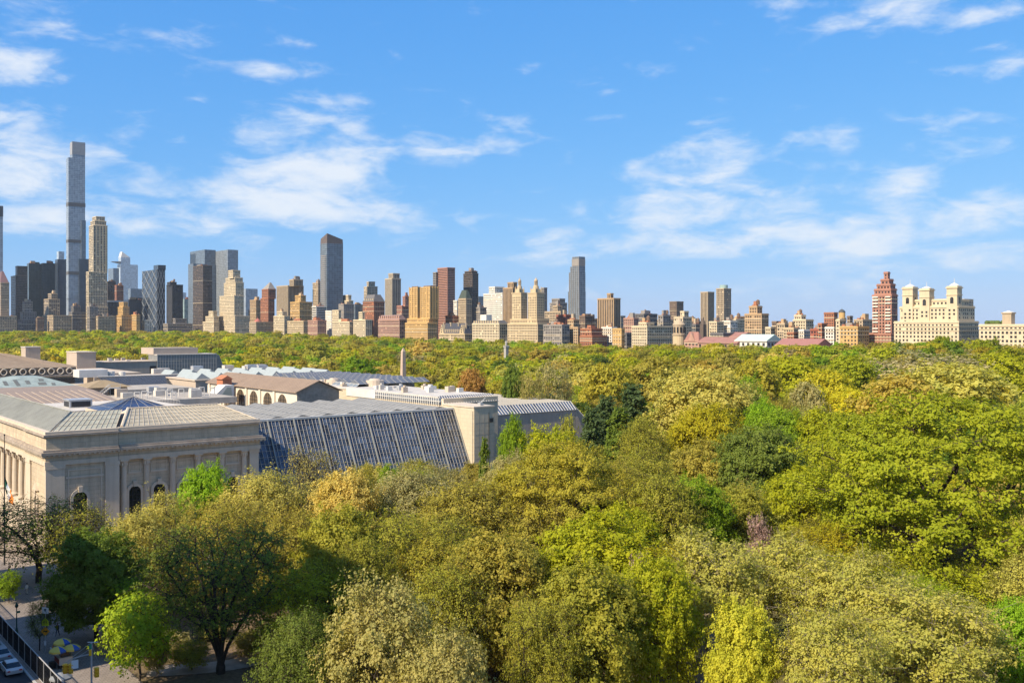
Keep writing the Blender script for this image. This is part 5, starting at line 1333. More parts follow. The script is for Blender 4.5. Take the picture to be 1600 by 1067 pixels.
def grow(seed, h, r, th, kind, nl, nt, lump=.20, thick=.022, flat=.72):
    """skeleton: trunk, limbs to lump centres, twigs inside each lump. returns nodes, parents, radius, twig mask, lump id"""
    g = np.random.default_rng(seed)
    P = []; par = []; lid = []
    nseg = 5
    top = th + (h-th)*(.75 if kind == 'cone' else .28)
    ns = 12 if kind == 'cone' else nseg
    lean = g.normal(0, .025*h, 2)
    for i in range(ns+1):
        f = i/ns
        P.append((lean[0]*f*f + g.normal(0, .006*h)*(i > 0), lean[1]*f*f + g.normal(0, .006*h)*(i > 0), top*f)); par.append(i-1); lid.append(-1)
    if kind == 'multi':
        # several stems splay from the foot
        P = [(0, 0, 0), (.05, 0, .8), (.1, .05, 1.5)]; par = [-1, 0, 1]; lid = [-1]*3
        for k in range(8):
            a = 2*math.pi*(k+g.uniform(-.3, .3))/8; R = r*g.uniform(.25, .72); zt = h*g.uniform(.62, .82); prev = 2 if k % 2 else 1
            b0 = np.array(P[prev])
            for q in range(1, 9):
                f = q/8
                rr_ = R*f**1.25; z_ = b0[2]+(zt-b0[2])*f**.95
                P.append((b0[0]+rr_*math.cos(a+.25*math.sin(3*f+k))+g.normal(0, .05), b0[1]+rr_*math.sin(a+.25*math.sin(3*f+k))+g.normal(0, .05), z_)); par.append(prev); lid.append(-1); prev = len(P)-1
    # lump centres spread over the crown, mostly near its surface
    C = []
    tries = 0
    mind = 1.35*r*math.sqrt(1.0/nl)*1.25
    while len(C) < nl and tries < nl*60:
        tries += 1
        t = g.random()**(.9 if kind != 'cone' else 1.4); a = g.random()*2*math.pi
        R = r*profile(kind, np.array([t]))[0]*(g.random()**.33)*.88
        z = th + (h-th)*(.04+.92*t)
        c = np.array([R*math.cos(a), R*math.sin(a), z])
        if all(np.linalg.norm((c-q)*np.array([1, 1, 1.15])) > mind for q in C): C.append(c)
        elif tries % 20 == 0: mind *= .97
    C = np.array(C)
    f0 = np.array(P[3 if kind != 'cone' else 1])
    order = np.argsort(np.linalg.norm(C-f0, axis=1)*1.0)
    path = [0.0]
    for i in range(1, len(P)): path.append(path[par[i]]+np.linalg.norm(np.array(P[i])-np.array(P[par[i]])))
    first = {'cone': 1, 'multi': 6}.get(kind, 2)
    ends = []
    for ci in order:
        c = C[ci]
        A = np.array(P); d = np.linalg.norm(A-c, axis=1)
        below = A[:, 2] < c[2] + (.3*r if kind == 'cone' else -.02*h)
        cost = d + .32*np.array(path) + np.where(below, 0, 3*r)
        cost[:first] += 100
        # do not hang new limbs on far tips
        k = int(np.argmin(cost)); p = A[k]
        n = max(2, int(d[k]/(0.13*r+.5)))
        bow = np.array([0, 0, .16*d[k]]) if kind != 'cone' else np.array([0, 0, -.06*d[k]])
        side = g.normal(0, .05*d[k], 3)
        prev = k
        for i in range(1, n+1):
            f = i/n
            q = p+(c-p)*f + side*math.sin(math.pi*f) - bow*math.sin(math.pi*f)*(.6)*(1 if kind != 'vase' else -.2)
            P.append(tuple(q)); par.append(prev); lid.append(ci if i == n else -1)
            path.append(path[-1]*0 + path[prev]+np.linalg.norm(np.array(P[-1])-np.array(P[prev])))
            prev = len(P)-1
        ends.append(prev)
    n_main = len(P)
    # twigs
    tw = []
    per = max(3, nt//len(C))
    cen = np.array([0, 0, th+(h-th)*.42])
    for e in ends:
        c = np.array(P[e]); local = [e]
        s = lump*r*g.uniform(.75, 1.25)
        outw = (c-cen); outw /= (np.linalg.norm(outw)+1e-6)
        pts = g.normal(0, 1, (per, 3))*np.array([s, s, s*flat]) + c + outw*s*.35
        pts = pts[np.argsort(np.linalg.norm(pts-c, axis=1))]
        for q in pts:
            L_ = np.array([P[i] for i in local]); d = np.linalg.norm(L_-q, axis=1)
            k = local[int(np.argmin(d + .5*np.linalg.norm(L_-c, axis=1)))]
            P.append(tuple(q)); par.append(k); lid.append(lid[e]); local.append(len(P)-1); tw.append(len(P)-1)
    P = np.array(P); par = np.array(par); lid = np.array(lid)
    cnt = np.zeros(len(P)); 
    for i in range(len(P)-1, 0, -1):
        cnt[i] = max(cnt[i], 1)
        cnt[par[i]] += cnt[i]
    rad = (cnt/cnt[0])**.47*thick*h
    rad = np.maximum(rad, .012+.0006*h)
    return P, par, rad, np.array(tw), lid, n_main

def tubes(P, par, rad, mask, k=5):
    idx = np.nonzero(mask)[0]; idx = idx[par[idx] >= 0]
    a = P[par[idx]]; b = P[idx]
    r1 = rad[idx]; r0 = np.minimum(rad[par[idx]], r1*1.35)
    d = b-a; ln = np.linalg.norm(d, axis=1, keepdims=True); d = d/np.maximum(ln, 1e-6)
    ref = np.where(np.abs(d[:, 2:3]) < .9, np.array([[0, 0, 1.0]]), np.array([[1.0, 0, 0]]))
    u = np.cross(d, ref); u /= np.linalg.norm(u, axis=1, keepdims=True); w = np.cross(d, u)
    ang = 2*np.pi*np.arange(k)/k
    ring = u[:, None, :]*np.cos(ang)[None, :, None] + w[:, None, :]*np.sin(ang)[None, :, None]
    V = np.concatenate([a[:, None, :]+ring*r0[:, None, None], b[:, None, :]+ring*r1[:, None, None]], 1).reshape(-1, 3)
    base = (np.arange(len(idx))*2*k)[:, None]
    i = np.arange(k)[None, :]; j = (i+1) % k
    Fc = np.stack([base+i, base+j, base+k+j, base+k+i], -1).reshape(-1, 4)
    return V, Fc

def make_tree(key, seed, h, r, th, kind, nl, nt, leaves, lsize, lump=.20, thick=.022, spread=.35, lo=0.0, bk=None, twig_tubes=True, k=5, flat=.72, aspect=1.5, rough=.44, up=.34):
    P, par, rad, tw, lid, n_main = grow(seed, h, r, th, kind, nl, nt, lump, thick, flat)
    g = np.random.default_rng(seed+99)
    mask = np.ones(len(P), bool)
    if not twig_tubes: mask[n_main:] = False
    V, Fc = tubes(P, par, rad, mask, k)
    # root flare
    tm = np_mesh(key+'_trunk', V, Fc); tm.materials.append(bk or bark)
    tm.polygons.foreach_set('use_smooth', [True]*len(tm.polygons))
    # leaves round the twigs
    src = g.choice(tw, leaves)
    c = P[src] + g.normal(0, 1, (leaves, 3))*spread*np.array([1, 1, .8])
    cen = np.array([0, 0, th+(h-th)*.40])
    o = c-cen; o /= np.linalg.norm(o, axis=1, keepdims=True)+1e-6
    lc = P[src]; lo_ = c-P[par[src]]; lo_ /= np.linalg.norm(lo_, axis=1, keepdims=True)+1e-6
    nrm = o*.55 + lo_*.45 + np.array([0, 0, up]) + g.normal(0, rough, (leaves, 3)); nrm /= np.linalg.norm(nrm, axis=1, keepdims=True)
    t1 = np.cross(nrm, g.normal(0, 1, (leaves, 3))); t1 /= np.linalg.norm(t1, axis=1, keepdims=True)+1e-9
    t2 = np.cross(nrm, t1)
    s = lsize*np.clip(g.lognormal(0, .34, (leaves, 1)), .45, 2.2)
    a = t1*s*.5*aspect; b = t2*s*.5
    fold = nrm*s*.16
    V = np.stack([c-a, c-b+fold-a*.1, c+a, c+b+fold-a*.1], 1).reshape(-1, 3)
    Fc = np.arange(leaves*4).reshape(-1, 4)
    cm = np_mesh(key+'_crown', V, Fc); cm.materials.append(leafm)
    lump_v = g.random(lid.max()+2); lv = np.clip(.5*lump_v[lid[src]] + .5*g.random(leaves), 0, 1)
    at = cm.attributes.new('lv', 'FLOAT', 'POINT'); at.data.foreach_set('value', np.repeat(lv, 4).astype(np.float32))
    # true extent of the leafy crown, so that trees come out the size they are asked for
    hh = float(np.percentile(c[:, 2], 99.6)); rr = float(np.percentile(np.hypot(c[:, 0], c[:, 1]), 97.0))
    return dict(trunk=tm, crown=cm, h=hh, r=rr, key=key)

V_ = {}
def variant(key, *a, **k): V_[key] = make_tree(key, *a, **k)
# near kinds
variant('dense1', 11, 18, 8.0, 4.5, 'round', 90, 2000, 58000, .225, .145, spread=.36)
variant('dense2', 12, 18, 8.6, 4.0, 'wide', 100, 2100, 58000, .225, .14, spread=.36)
variant('dense3', 13, 19, 7.5, 5.0, 'oval', 86, 2000, 54000, .22, .145, spread=.36)
variant('open1', 21, 18, 8.6, 4.5, 'vase', 80, 2800, 34000, .165, .16, .024, spread=.32)
variant('open2', 22, 18, 8.0, 5.0, 'round', 74, 2600, 32000, .165, .16, .022, spread=.32)
variant('open3', 23, 18, 8.8, 4.0, 'wide', 84, 2700, 40000, .17, .155, .022, spread=.32)
variant('fork', 25, 18, 9.0, 6.0, 'multi', 60, 2600, 19000, .165, .14, .034, spread=.30)
variant('oak', 31, 31, 19.5, 7.0, 'wide', 140, 4200, 100000, .225, .076, .027, spread=.38, flat=.45)
variant('blossom', 41, 16, 8.5, 3.5, 'wide', 64, 2000, 30000, .255, .155, .018, spread=.38, aspect=1.15)
variant('plane1', 51, 19, 9.0, 6.0, 'round', 74, 2000, 29000, .215, .135, .019, spread=.38, bk=bark_pale)
variant('plane2', 52, 19, 9.4, 6.0, 'wide', 74, 2000, 29000, .215, .135, .019, spread=.38, bk=bark_pale)
variant('small1', 61, 8, 3.4, 2.2, 'round', 34, 800, 8000, .17, .20, .016, spread=.24)
variant('bare1', 71, 18, 7.0, 5.0, 'vase', 70, 2800, 9000, .17, .19, .022, spread=.34)
variant('conifer', 81, 20, 5.0, 2.0, 'cone', 80, 1300, 20000, .33, .14, .018, spread=.28, aspect=1.9)
# middle distance kinds: fewer, larger leaf sprays on a close, rounded crown
variant('mid1', 101, 18, 9.0, 3.0, 'wide', 110, 1000, 15000, .40, .105, spread=.42, flat=.7, rough=.42, up=.3, twig_tubes=False, k=4)
variant('mid2', 102, 18, 8.6, 3.0, 'round', 100, 950, 14000, .40, .11, spread=.42, flat=.7, rough=.42, up=.3, twig_tubes=False, k=4)
variant('mid3', 103, 19, 8.0, 3.5, 'oval', 96, 900, 14000, .40, .115, spread=.42, flat=.7, rough=.42, up=.3, twig_tubes=False, k=4)
variant('midopen', 104, 18, 8.0, 4.0, 'vase', 60, 1100, 6500, .34, .17, spread=.42, twig_tubes=True, k=3)
# far kinds
variant('far1', 201, 17, 9.0, 2.5, 'wide', 80, 480, 5200, .62, .11, spread=.46, twig_tubes=False, k=3, flat=.7, rough=.34, up=.12)
variant('far2', 202, 17, 8.6, 2.5, 'round', 76, 460, 5000, .62, .115, spread=.46, twig_tubes=False, k=3, flat=.7, rough=.34, up=.12)
variant('far3', 203, 18, 8.2, 3.0, 'oval', 72, 440, 4800, .62, .12, spread=.46, twig_tubes=False, k=3, flat=.7, rough=.34, up=.12)

# leaf colours (reflectance)
LC = dict(oakleaf=(0.353, 0.386, 0.025), amber=(.50, .40, .08), palegold=(0.526, 0.493, 0.112), bud=(0.470, 0.414, 0.224), spring=(0.370, 0.482, 0.034), olive=(0.398, 0.347, 0.062), lime=(0.398, 0.414, 0.022), green=(0.246, 0.358, 0.022), fresh=(0.280, 0.448, 0.025), yellow=(0.526, 0.482, 0.034), gold=(.62, .50, .14),
          straw=(0.538, 0.482, 0.123), plane=(.475, .455, .100), tan=(.42, .365, .12), russet=(0.437, 0.252, 0.073), deep=(0.168, 0.230, 0.034), dark=(0.190, 0.241, 0.045), pine=(.105, .155, .060), cream=(.46, .415, .145),
          sage=(0.426, 0.386, 0.168), moss=(0.370, 0.358, 0.050), mustard=(.430, .385, .050), brown=(0.314, 0.224, 0.101), pink=(.42, .29, .27), citrus=(0.560, 0.549, 0.056))
TREES = []
def tree(var, x, y, height, width, col, label, group=None, rz=None, name=None, cj=0.0, rng=random.Random(1)):
    v = V_[var]
    gz = float(ground(x, y)) if x > 38.3 else .1
    root = empty(name or 'tree', (x, y, gz-.1), rng.uniform(0, 6.28) if rz is None else rz)
    s = width/2/v['r']; root.scale = (s, s, height/v['h'])
    t = link('trunk', v['trunk'], None, root)
    c = link('crown', v['crown'], None, root)
    k = LC[col] if isinstance(col, str) else col
    c.color = (k[0]*(1+rng.uniform(-cj, cj)), k[1]*(1+rng.uniform(-cj, cj)), k[2], 1)
    tag(root, label, 'tree', group)
    TREES.append((x, y, width))
    return root
def ptree(var, px, ytop, wpx, D, col, label, group=None, name=None, yaw=None):
    """a tree surveyed from the photo: crown centre column, crown top row, crown width, depth"""
    x, y = pt(px, D)
    z = zat(ytop, D); gz = float(ground(x, y))
    return tree(var, x, y, z-gz, wpx*D/F, col, label, group, yaw, name)

ptree('oak', 1475, 622, 470, 145, 'oakleaf', 'huge yellow-green oak with dark spreading limbs at the right edge')
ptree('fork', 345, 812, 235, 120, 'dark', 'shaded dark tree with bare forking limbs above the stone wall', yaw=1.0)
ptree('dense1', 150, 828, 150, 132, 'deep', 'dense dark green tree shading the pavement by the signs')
ptree('bare1', 60, 776, 200, 162, 'dark', 'sparse dark tree before the museum colonnade, far left')
ptree('bare1', 120, 786, 120, 158, 'moss', 'sparse olive tree right of the flag before the museum corner')
ptree('small1', 218, 926, 118, 117, 'spring', 'small bright green tree leaning beside the sunlit pavement')
ptree('small1', 200, 905, 90, 128, 'green', 'half-shaded young green tree behind the small bright one')
ptree('open2', 262, 768, 130, 152, 'straw', 'pale olive tree in front of the arched museum windows')
ptree('open3', 215, 800, 130, 146, 'straw', 'low straw-coloured tree below the museum corner pier')
ptree('dense1', 320, 727, 92, 168, 'fresh', 'bright green round tree against the museum wall')
ptree('open3', 412, 737, 180, 162, 'straw', 'broad straw-green tree below the end of the stone wing')
ptree('open1', 350, 782, 160, 147, 'olive', 'olive tree behind the dark forking tree')
ptree('bare1', 490, 696, 100, 176, 'tan', 'brownish thin tree in front of the glass wall')
ptree('dense2', 541, 737, 128, 157, 'gold', 'golden yellow blossoming tree before the glass wall')
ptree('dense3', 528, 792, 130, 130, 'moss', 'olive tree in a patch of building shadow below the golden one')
ptree('open2', 455, 790, 130, 140, 'olive', 'thin olive tree left of the shadowed one')
ptree('open3', 640, 733, 180, 166, 'sage', 'greyish olive tree below the right half of the glass wall')
ptree('open3', 735, 752, 210, 150, 'olive', 'wide olive tree in front of the limestone block')
ptree('open1', 655, 800, 190, 133, 'moss', 'mossy olive tree in the middle foreground')
ptree('dense2', 775, 835, 190, 118, 'olive', 'olive tree at the bottom middle with a shady foot')
ptree('open2', 700, 870, 150, 112, 'moss', 'thin mossy tree above the cream blossom')
ptree('blossom', 590, 905, 205, 98, 'cream', 'cream-blossomed tree at the bottom, left of middle')
ptree('blossom', 695, 980, 160, 92, 'cream', 'second cream-blossomed tree at the bottom edge')
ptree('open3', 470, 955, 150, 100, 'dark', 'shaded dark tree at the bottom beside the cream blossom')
ptree('oak', 885, 694, 260, 155, 'mustard', 'broad mustard-brown oak in front of the museum end block')
ptree('dense3', 925, 805, 190, 124, 'lime', 'yellow-green tree below the mustard oak')
ptree('dense1', 920, 885, 180, 104, 'moss', 'green-yellow tree at the bottom right of middle')
ptree('dense2', 1020, 870, 150, 110, 'lime', 'yellow-green tree with a stout brown trunk at the bottom')
ptree('open3', 1035, 742, 150, 152, 'moss', 'mossy tree between mustard oak and dark green cone-shaped tree')
ptree('dense3', 1085, 745, 120, 158, 'green', 'green tree right of the mossy one, middle')
ptree('dense2', 1188, 668, 165, 190, 'dark', 'large dark olive tree left of the huge oak')
ptree('plane1', 1105, 832, 190, 122, 'plane', 'pale straw plane tree with whitish limbs near the path')
ptree('plane2', 1235, 835, 190, 128, 'plane', 'pale straw plane tree beside the asphalt path')
ptree('plane2', 1345, 862, 220, 116, 'plane', 'pale straw plane tree below the huge oak')
ptree('plane1', 1450, 915, 240, 104, 'plane', 'pale straw plane tree at the bottom right')
ptree('plane2', 1300, 950, 200, 98, 'plane', 'pale straw plane tree at the bottom edge over the path')
ptree('dense1', 1160, 940, 115, 100, 'citrus', 'small lemon-yellow tree by the path at the bottom')
ptree('dense1', 1590, 935, 110, 110, 'fresh', 'bright green tree cut by the lower right edge')
ptree('plane1', 1600, 800, 60, 128, 'straw', 'thin pale plane tree cut by the right edge')
ptree('small1', 1185, 806, 50, 146, 'pink', 'pink blossoming redbud left of the huge oak')
ptree('small1', 1000, 868, 46, 116, 'pink', 'pink blossoming redbud deep among the olive trees')
ptree('dense2', 1098, 578, 195, 262, 'straw', 'great rounded straw-green tree beyond the glazed wing')
ptree('conifer', 988, 604, 82, 262, 'pine', 'dark blue-green pine, tallest of the group by the museum')
ptree('conifer', 948, 622, 72, 250, 'pine', 'dark pine left in the group by the museum')
ptree('conifer', 925, 640, 62, 240, 'pine', 'dark pine nearest the glazed wing corner')
ptree('conifer', 968, 640, 70, 236, 'deep', 'lower dark pine in front of the pine group')
ptree('dense1', 862, 670, 120, 182, 'lime', 'bright yellow-green tree in front of the long limestone wall')
ptree('dense3', 800, 653, 50, 184, 'green', 'narrow green tree against the limestone wall')
ptree('conifer', 757, 688, 30, 188, 'deep', 'small dark cone-shaped evergreen by the limestone block')
ptree('small1', 885, 650, 40, 205, 'moss', 'small tree at the corner of the long limestone wall')
ptree('midopen', 866, 562, 62, 335, 'sage', 'bare greyish-brown tree behind the glazed wing')
ptree('mid3', 802, 575, 42, 332, 'deep', 'dark green rounded tree behind the glazed wing')
ptree('mid2', 738, 577, 55, 352, 'russet', 'russet-leaved tree behind the white roof')
ptree('midopen', 830, 580, 44, 325, 'tan', 'thin tan tree right of the dark green rounded tree')
ptree('mid1', 1405, 588, 160, 285, 'amber', 'orange-mustard tree behind the top of the huge oak')
ptree('midopen', 1445, 552, 210, 430, 'bud', 'broad pale grey-tan budding crown below the three-domed apartments')
ptree('mid2', 1330, 556, 90, 420, 'oakleaf', 'rounded dark yellow-green crown below the brown-pink tower')
ptree('mid1', 1240, 556, 100, 420, 'lime', 'broad yellow-green crown below the dull red museum roof')
ptree('mid2', 1180, 566, 90, 380, 'mustard', 'mustard crown right behind the great rounded tree')
ptree('mid1', 1290, 578, 110, 350, 'yellow', 'wide golden-green crown right of the grey-tan tree')
ptree('mid3', 1020, 560, 90, 400, 'olive', 'olive crown left behind the great rounded tree')
ptree('mid1', 950, 568, 100, 370, 'mustard', 'mustard-green crown above the pine group')
ptree('mid2', 1560, 552, 110, 420, 'lime', 'yellow-green crown below the square turret')
ptree('mid1', 1490, 568, 190, 340, 'palegold', 'wide yellow-green tree far behind the huge oak')
ptree('mid2', 1260, 598, 62, 320, 'sage', 'pale grey-tan tree among green ones, right side')
ptree('mid1', 1170, 588, 60, 330, 'green', 'bright green tree right of the great rounded tree')
ptree('dense2', 1220, 640, 120, 236, 'green', 'green tree left above the huge oak')
ptree('dense3', 1290, 640, 110, 228, 'lime', 'yellow-green tree tucked behind the huge oak')
ptree('dense1', 1190, 628, 70, 246, 'fresh', 'small vivid green tree behind the dark olive one')
ptree('open3', 1005, 652, 90, 222, 'moss', 'mossy tree right of the pine group')
ptree('open2', 1010, 700, 120, 186, 'moss', 'low mossy tree below the pine group')
ptree('dense3', 1095, 690, 120, 195, 'olive', 'olive tree below the great rounded tree')
ptree('small1', 14, 892, 40, 150, 'green', 'young street tree at the left edge of the pavement', name='street_tree')
ptree('bare1', 62, 935, 42, 128, 'dark', 'thin leafless street tree behind the school sign', name='street_tree')
for k, (px, yt, w, D, c, lab) in enumerate(((570, 840, 120, 122, 'moss', 'mossy tree just right of the shadowed tree'), (840, 770, 150, 148, 'olive', 'olive tree left under the mustard oak'), (980, 790, 120, 140, 'lime', 'yellow-green tree right under the mustard oak'),
        (850, 930, 130, 100, 'moss', 'mossy tree at the bottom edge right of middle'), (1150, 760, 110, 165, 'moss', 'mossy tree below the dark olive tree'), (605, 760, 90, 172, 'tan', 'tan thin tree right of the golden one'),
        (690, 728, 110, 175, 'sage', 'grey-olive tree touching the foot of the glass wall'), (610, 728, 50, 186, 'green', 'small green tree at the foot of the glass wall'), (565, 724, 40, 186, 'mustard', 'small orange tree at the foot of the glass wall'),
        (800, 712, 110, 176, 'sage', 'grey-olive tree before the limestone block'), (960, 720, 110, 178, 'olive', 'olive tree right of the mustard oak'), (1330, 700, 120, 190, 'lime', 'yellow-green tree behind the left flank of the huge oak'),
        (1250, 730, 120, 170, 'lime', 'yellow-green tree at the left flank of the huge oak'))):
    ptree(('open3', 'open2', 'dense3', 'open1', 'dense1')[k % 5], px, yt, w, D, c, lab)

for px, yt, w, D, c, lab in ((300, 872, 80, 150, 'straw', 'straw-coloured low tree left behind the dark forking tree'), (425, 868, 95, 150, 'olive', 'olive low tree right behind the dark forking tree'),
        (268, 985, 60, 126, 'sage', 'greyish shrub beside the small bright green tree'), (300, 1000, 60, 121, 'moss', 'mossy shrub left at the foot of the dark forking tree'), (395, 985, 70, 126, 'olive', 'olive shrub right at the foot of the dark forking tree'),
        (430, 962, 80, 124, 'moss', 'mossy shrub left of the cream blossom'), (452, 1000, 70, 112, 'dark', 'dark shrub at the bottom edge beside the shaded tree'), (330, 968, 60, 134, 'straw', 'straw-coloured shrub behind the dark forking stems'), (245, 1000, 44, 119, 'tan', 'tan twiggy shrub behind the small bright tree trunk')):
    ptree('small1' if yt > 900 else 'open3', px, yt, w, D, c, lab, name='shrub' if yt > 900 else None)
# lower trees that close the canopy between the surveyed ones
urng = random.Random(17)
spots = []
for i in range(0, 26):
    for j in range(0, 30):
        x = 46+i*8.6+urng.uniform(-2.5, 2.5); y = 30+j*8.6+urng.uniform(-2.5, 2.5)
        D = x*DX+y*DY
        if not (104 < D < 215): continue
        px = 800+F*(x*RX+y*RY)/D
        if not (440 < px < 1640) or (y > 165 and x < 90) or (x < 225 and y > 186): continue
        if 1090 < px < 1260 and 118 < D < 168: continue          # the path stays open here
        if 1440 < px < 1600 and 135 < D < 175: continue
        if px > 1000 and D < 116: continue
        if 430 < px < 720 and D < 118: continue
        near = min(math.hypot(x-a, y-b) for a, b, w in TREES)
        if near < 5.2 or any(math.hypot(x-a, y-b) < 7.5 for a, b in spots): continue
        spots.append((x, y))
spots.sort(key=lambda p: p[0]*DX+p[1]*DY)
UND = {}
for x, y in spots:
    D = x*DX+y*DY; px = 800+F*(x*RX+y*RY)/D
    col = urng.choice(['olive', 'moss', 'straw', 'lime', 'olive', 'moss', 'sage', 'green'] if px < 1080 else ['lime', 'straw', 'plane', 'moss', 'lime'])
    zone = 'under the golden tree' if px < 640 else 'below the limestone block' if px < 800 else 'below the mustard oak' if px < 960 else 'below the pine group' if px < 1080 else 'left of the huge oak' if px < 1300 else 'below the huge oak'
    adj = dict(olive='olive', moss='mossy', straw='straw-coloured', lime='yellow-green', sage='greyish', green='green', plane='pale straw')[col]
    q = (adj, zone); UND[q] = UND.get(q, 0)+1
    lab = '%s low %s tree filling the canopy %s' % (['nearest', 'second', 'third', 'fourth', 'fifth', 'sixth', 'seventh', 'eighth', 'ninth', 'tenth', 'eleventh', 'twelfth', 'thirteenth', 'fourteenth', 'fifteenth', 'sixteenth'][min(UND[q]-1, 15)], adj, zone)
    tree(urng.choice(['open3', 'open2', 'open1', 'dense3']), x, y, urng.uniform(11.5, 15.0), urng.uniform(11, 14.5), col, lab, 'low trees closing the near canopy', cj=.12, rng=urng)
# fill the rest of the park: individuals nearby, one mass of woods beyond
def in_museum(x, y): return (40 < x < 224 and 190 < y < 535) or x < 44 or (x < 235 and 138 < y < 240 and y > 138+.25*(x-90))
def visible(x, y, m=60):
    D = x*DX+y*DY
    if D < 30: return False
    px = 800+F*(x*RX+y*RY)/D
    return -m < px < 1600+m
frng = random.Random(42)
PALETTE = ['olive']*6+['lime']*8+['moss']*7+['green']*4+['yellow']*5+['mustard']*2+['straw']*3+['sage']*2+['tan']*1+['fresh']*1+['deep']*1
PAL_FAR = ['olive']*8+['lime']*10+['moss']*9+['green']*4+['yellow']*4+['mustard']*1+['straw']*3+['sage']*1+['deep']*1
ADJ = dict(olive='olive green', lime='yellow-green', moss='mossy green', green='fresh green', yellow='golden green', mustard='mustard-brown', straw='straw-coloured', sage='greyish tan', tan='tan budding', fresh='vivid green', deep='dark green', russet='russet')
DOMES = {}
def canopy_dome(x, y, cell=36.0):
    ci, cj = int(x//cell), int(y//cell); best = 1e9; bc = None; br = 1
    for i in (-1, 0, 1):
        for j in (-1, 0, 1):
            k = (ci+i, cj+j)
            if k not in DOMES:
                q = random.Random(k[0]*7919+k[1]*104729+3)
                DOMES[k] = ((k[0]+q.uniform(.15, .85))*cell, (k[1]+q.uniform(.15, .85))*cell, q.choice(PAL_FAR), q.uniform(.75, 1.15))
            X, Y, c, r = DOMES[k]
            d = math.hypot(x-X, y-Y)/r
            if d < best: best, bc, br = d, c, r
    return max(0.0, 1-(best/25.0)**2)*br, bc
RANK = {}
ORD = ['nearest ', 'second-nearest ', 'third-nearest ', 'fourth-nearest ', 'fifth-nearest ', 'sixth-nearest ', 'seventh-nearest ', 'eighth-nearest ', 'ninth-nearest ', 'tenth-nearest ', 'eleventh-nearest ', 'twelfth-nearest ', 'thirteenth-nearest ', 'fourteenth-nearest ', 'fifteenth-nearest '] + ['farther ']*40
LANDMARKS = [(160, 'tallest skyscraper'), (300, 'latticed tower'), (420, 'twin glass towers'), (580, 'wedge-topped tower'), (690, 'golden twin blocks'), (790, 'dark banded tower'), (870, 'twin-towered apartments'),
             (930, 'ribbed tower'), (985, 'striped brown tower'), (1060, 'cream corner block'), (1145, 'two beige towers'), (1215, 'green-roofed hall'), (1300, 'dull red museum roof'), (1350, 'dark-domed tower'), (1405, 'brown-pink stepped tower'), (1440, 'left domed tower'), (1470, 'middle domed tower'), (1530, 'right domed tower'), (9999, 'square turret')]
cand = []
for (sp, lo, hi) in ((13.0, 175, 300), (16.0, 300, 900), (17.5, 900, 4000)):
    for i in range(0, int(760/sp)):
        for j in range(0, int(2300/sp)):
            x = 44+(i+.5*(j % 2))*sp+frng.uniform(-.28, .28)*sp; y = -20+j*sp+frng.uniform(-.28, .28)*sp
            if x > 788 or y > 2190 or in_museum(x, y): continue
            D = x*DX+y*DY
            if not (lo <= D < hi) or not visible(x, y): continue
            cand.append((D, x, y))
cand.sort()
far_pts = []
NIND = 150; n_i = 0
for D, x, y in cand:
    if D < 360 and any((x-a)**2+(y-b)**2 < (6.5+.22*w)**2 for a, b, w in TREES[:220]): continue
    # leave the asphalt paths open
    gz = float(ground(x, y))
    noise = math.sin(x*.021+1.3)*math.cos(y*.017+.4)+.5*math.sin(x*.05-y*.043)
    hgt = 17.5 + 2.2*noise + frng.gauss(0, 2.2)
    hgt = max(11, min(24, hgt)); wid = hgt*frng.uniform(.85, 1.2)
    col = frng.choice(PALETTE if n_i < NIND else PAL_FAR)
    if D > 330:
        # bigger, separate rounded crowns; neighbours are often of one kind
        dome, dcol = canopy_dome(x, y)
        hgt = 13.0 + 3.0*dome + frng.gauss(0, 2.6); wid = hgt*frng.uniform(.85, 1.2)*(1.05 if D > 900 else 1)
        if frng.random() < .4: col = dcol
    if col == 'deep' and frng.random() < .3: v = 'conifer'
    if n_i < NIND:
        if D < 300: var = frng.choice(['dense1', 'dense2', 'dense3', 'open3', 'open1', 'dense2'])
        else: var = 'midopen' if col in ('sage', 'tan') else frng.choice(['mid1', 'mid2', 'mid3'])
        px = 800+F*(x*RX+y*RY)/D
        mark = next(m for lim, m in LANDMARKS if px < lim)
        q = (ADJ[col], mark); RANK[q] = RANK.get(q, 0)+1
        lab = '%s%s tree in the canopy in line with the %s' % (ORD[RANK[q]-1], q[0], mark)
        tree(var, x, y, hgt, wid, col, lab, 'trees of the park canopy beyond the museum', cj=.14, rng=frng)
        n_i += 1
    else:
        far_pts.append((x, y, gz-.2, hgt, wid, frng.uniform(0, 6.28), frng.randrange(3), (lambda b: tuple(c*b*(1+frng.uniform(-.10, .10)) for c in LC[col]))(frng.uniform(.68, 1.2))))

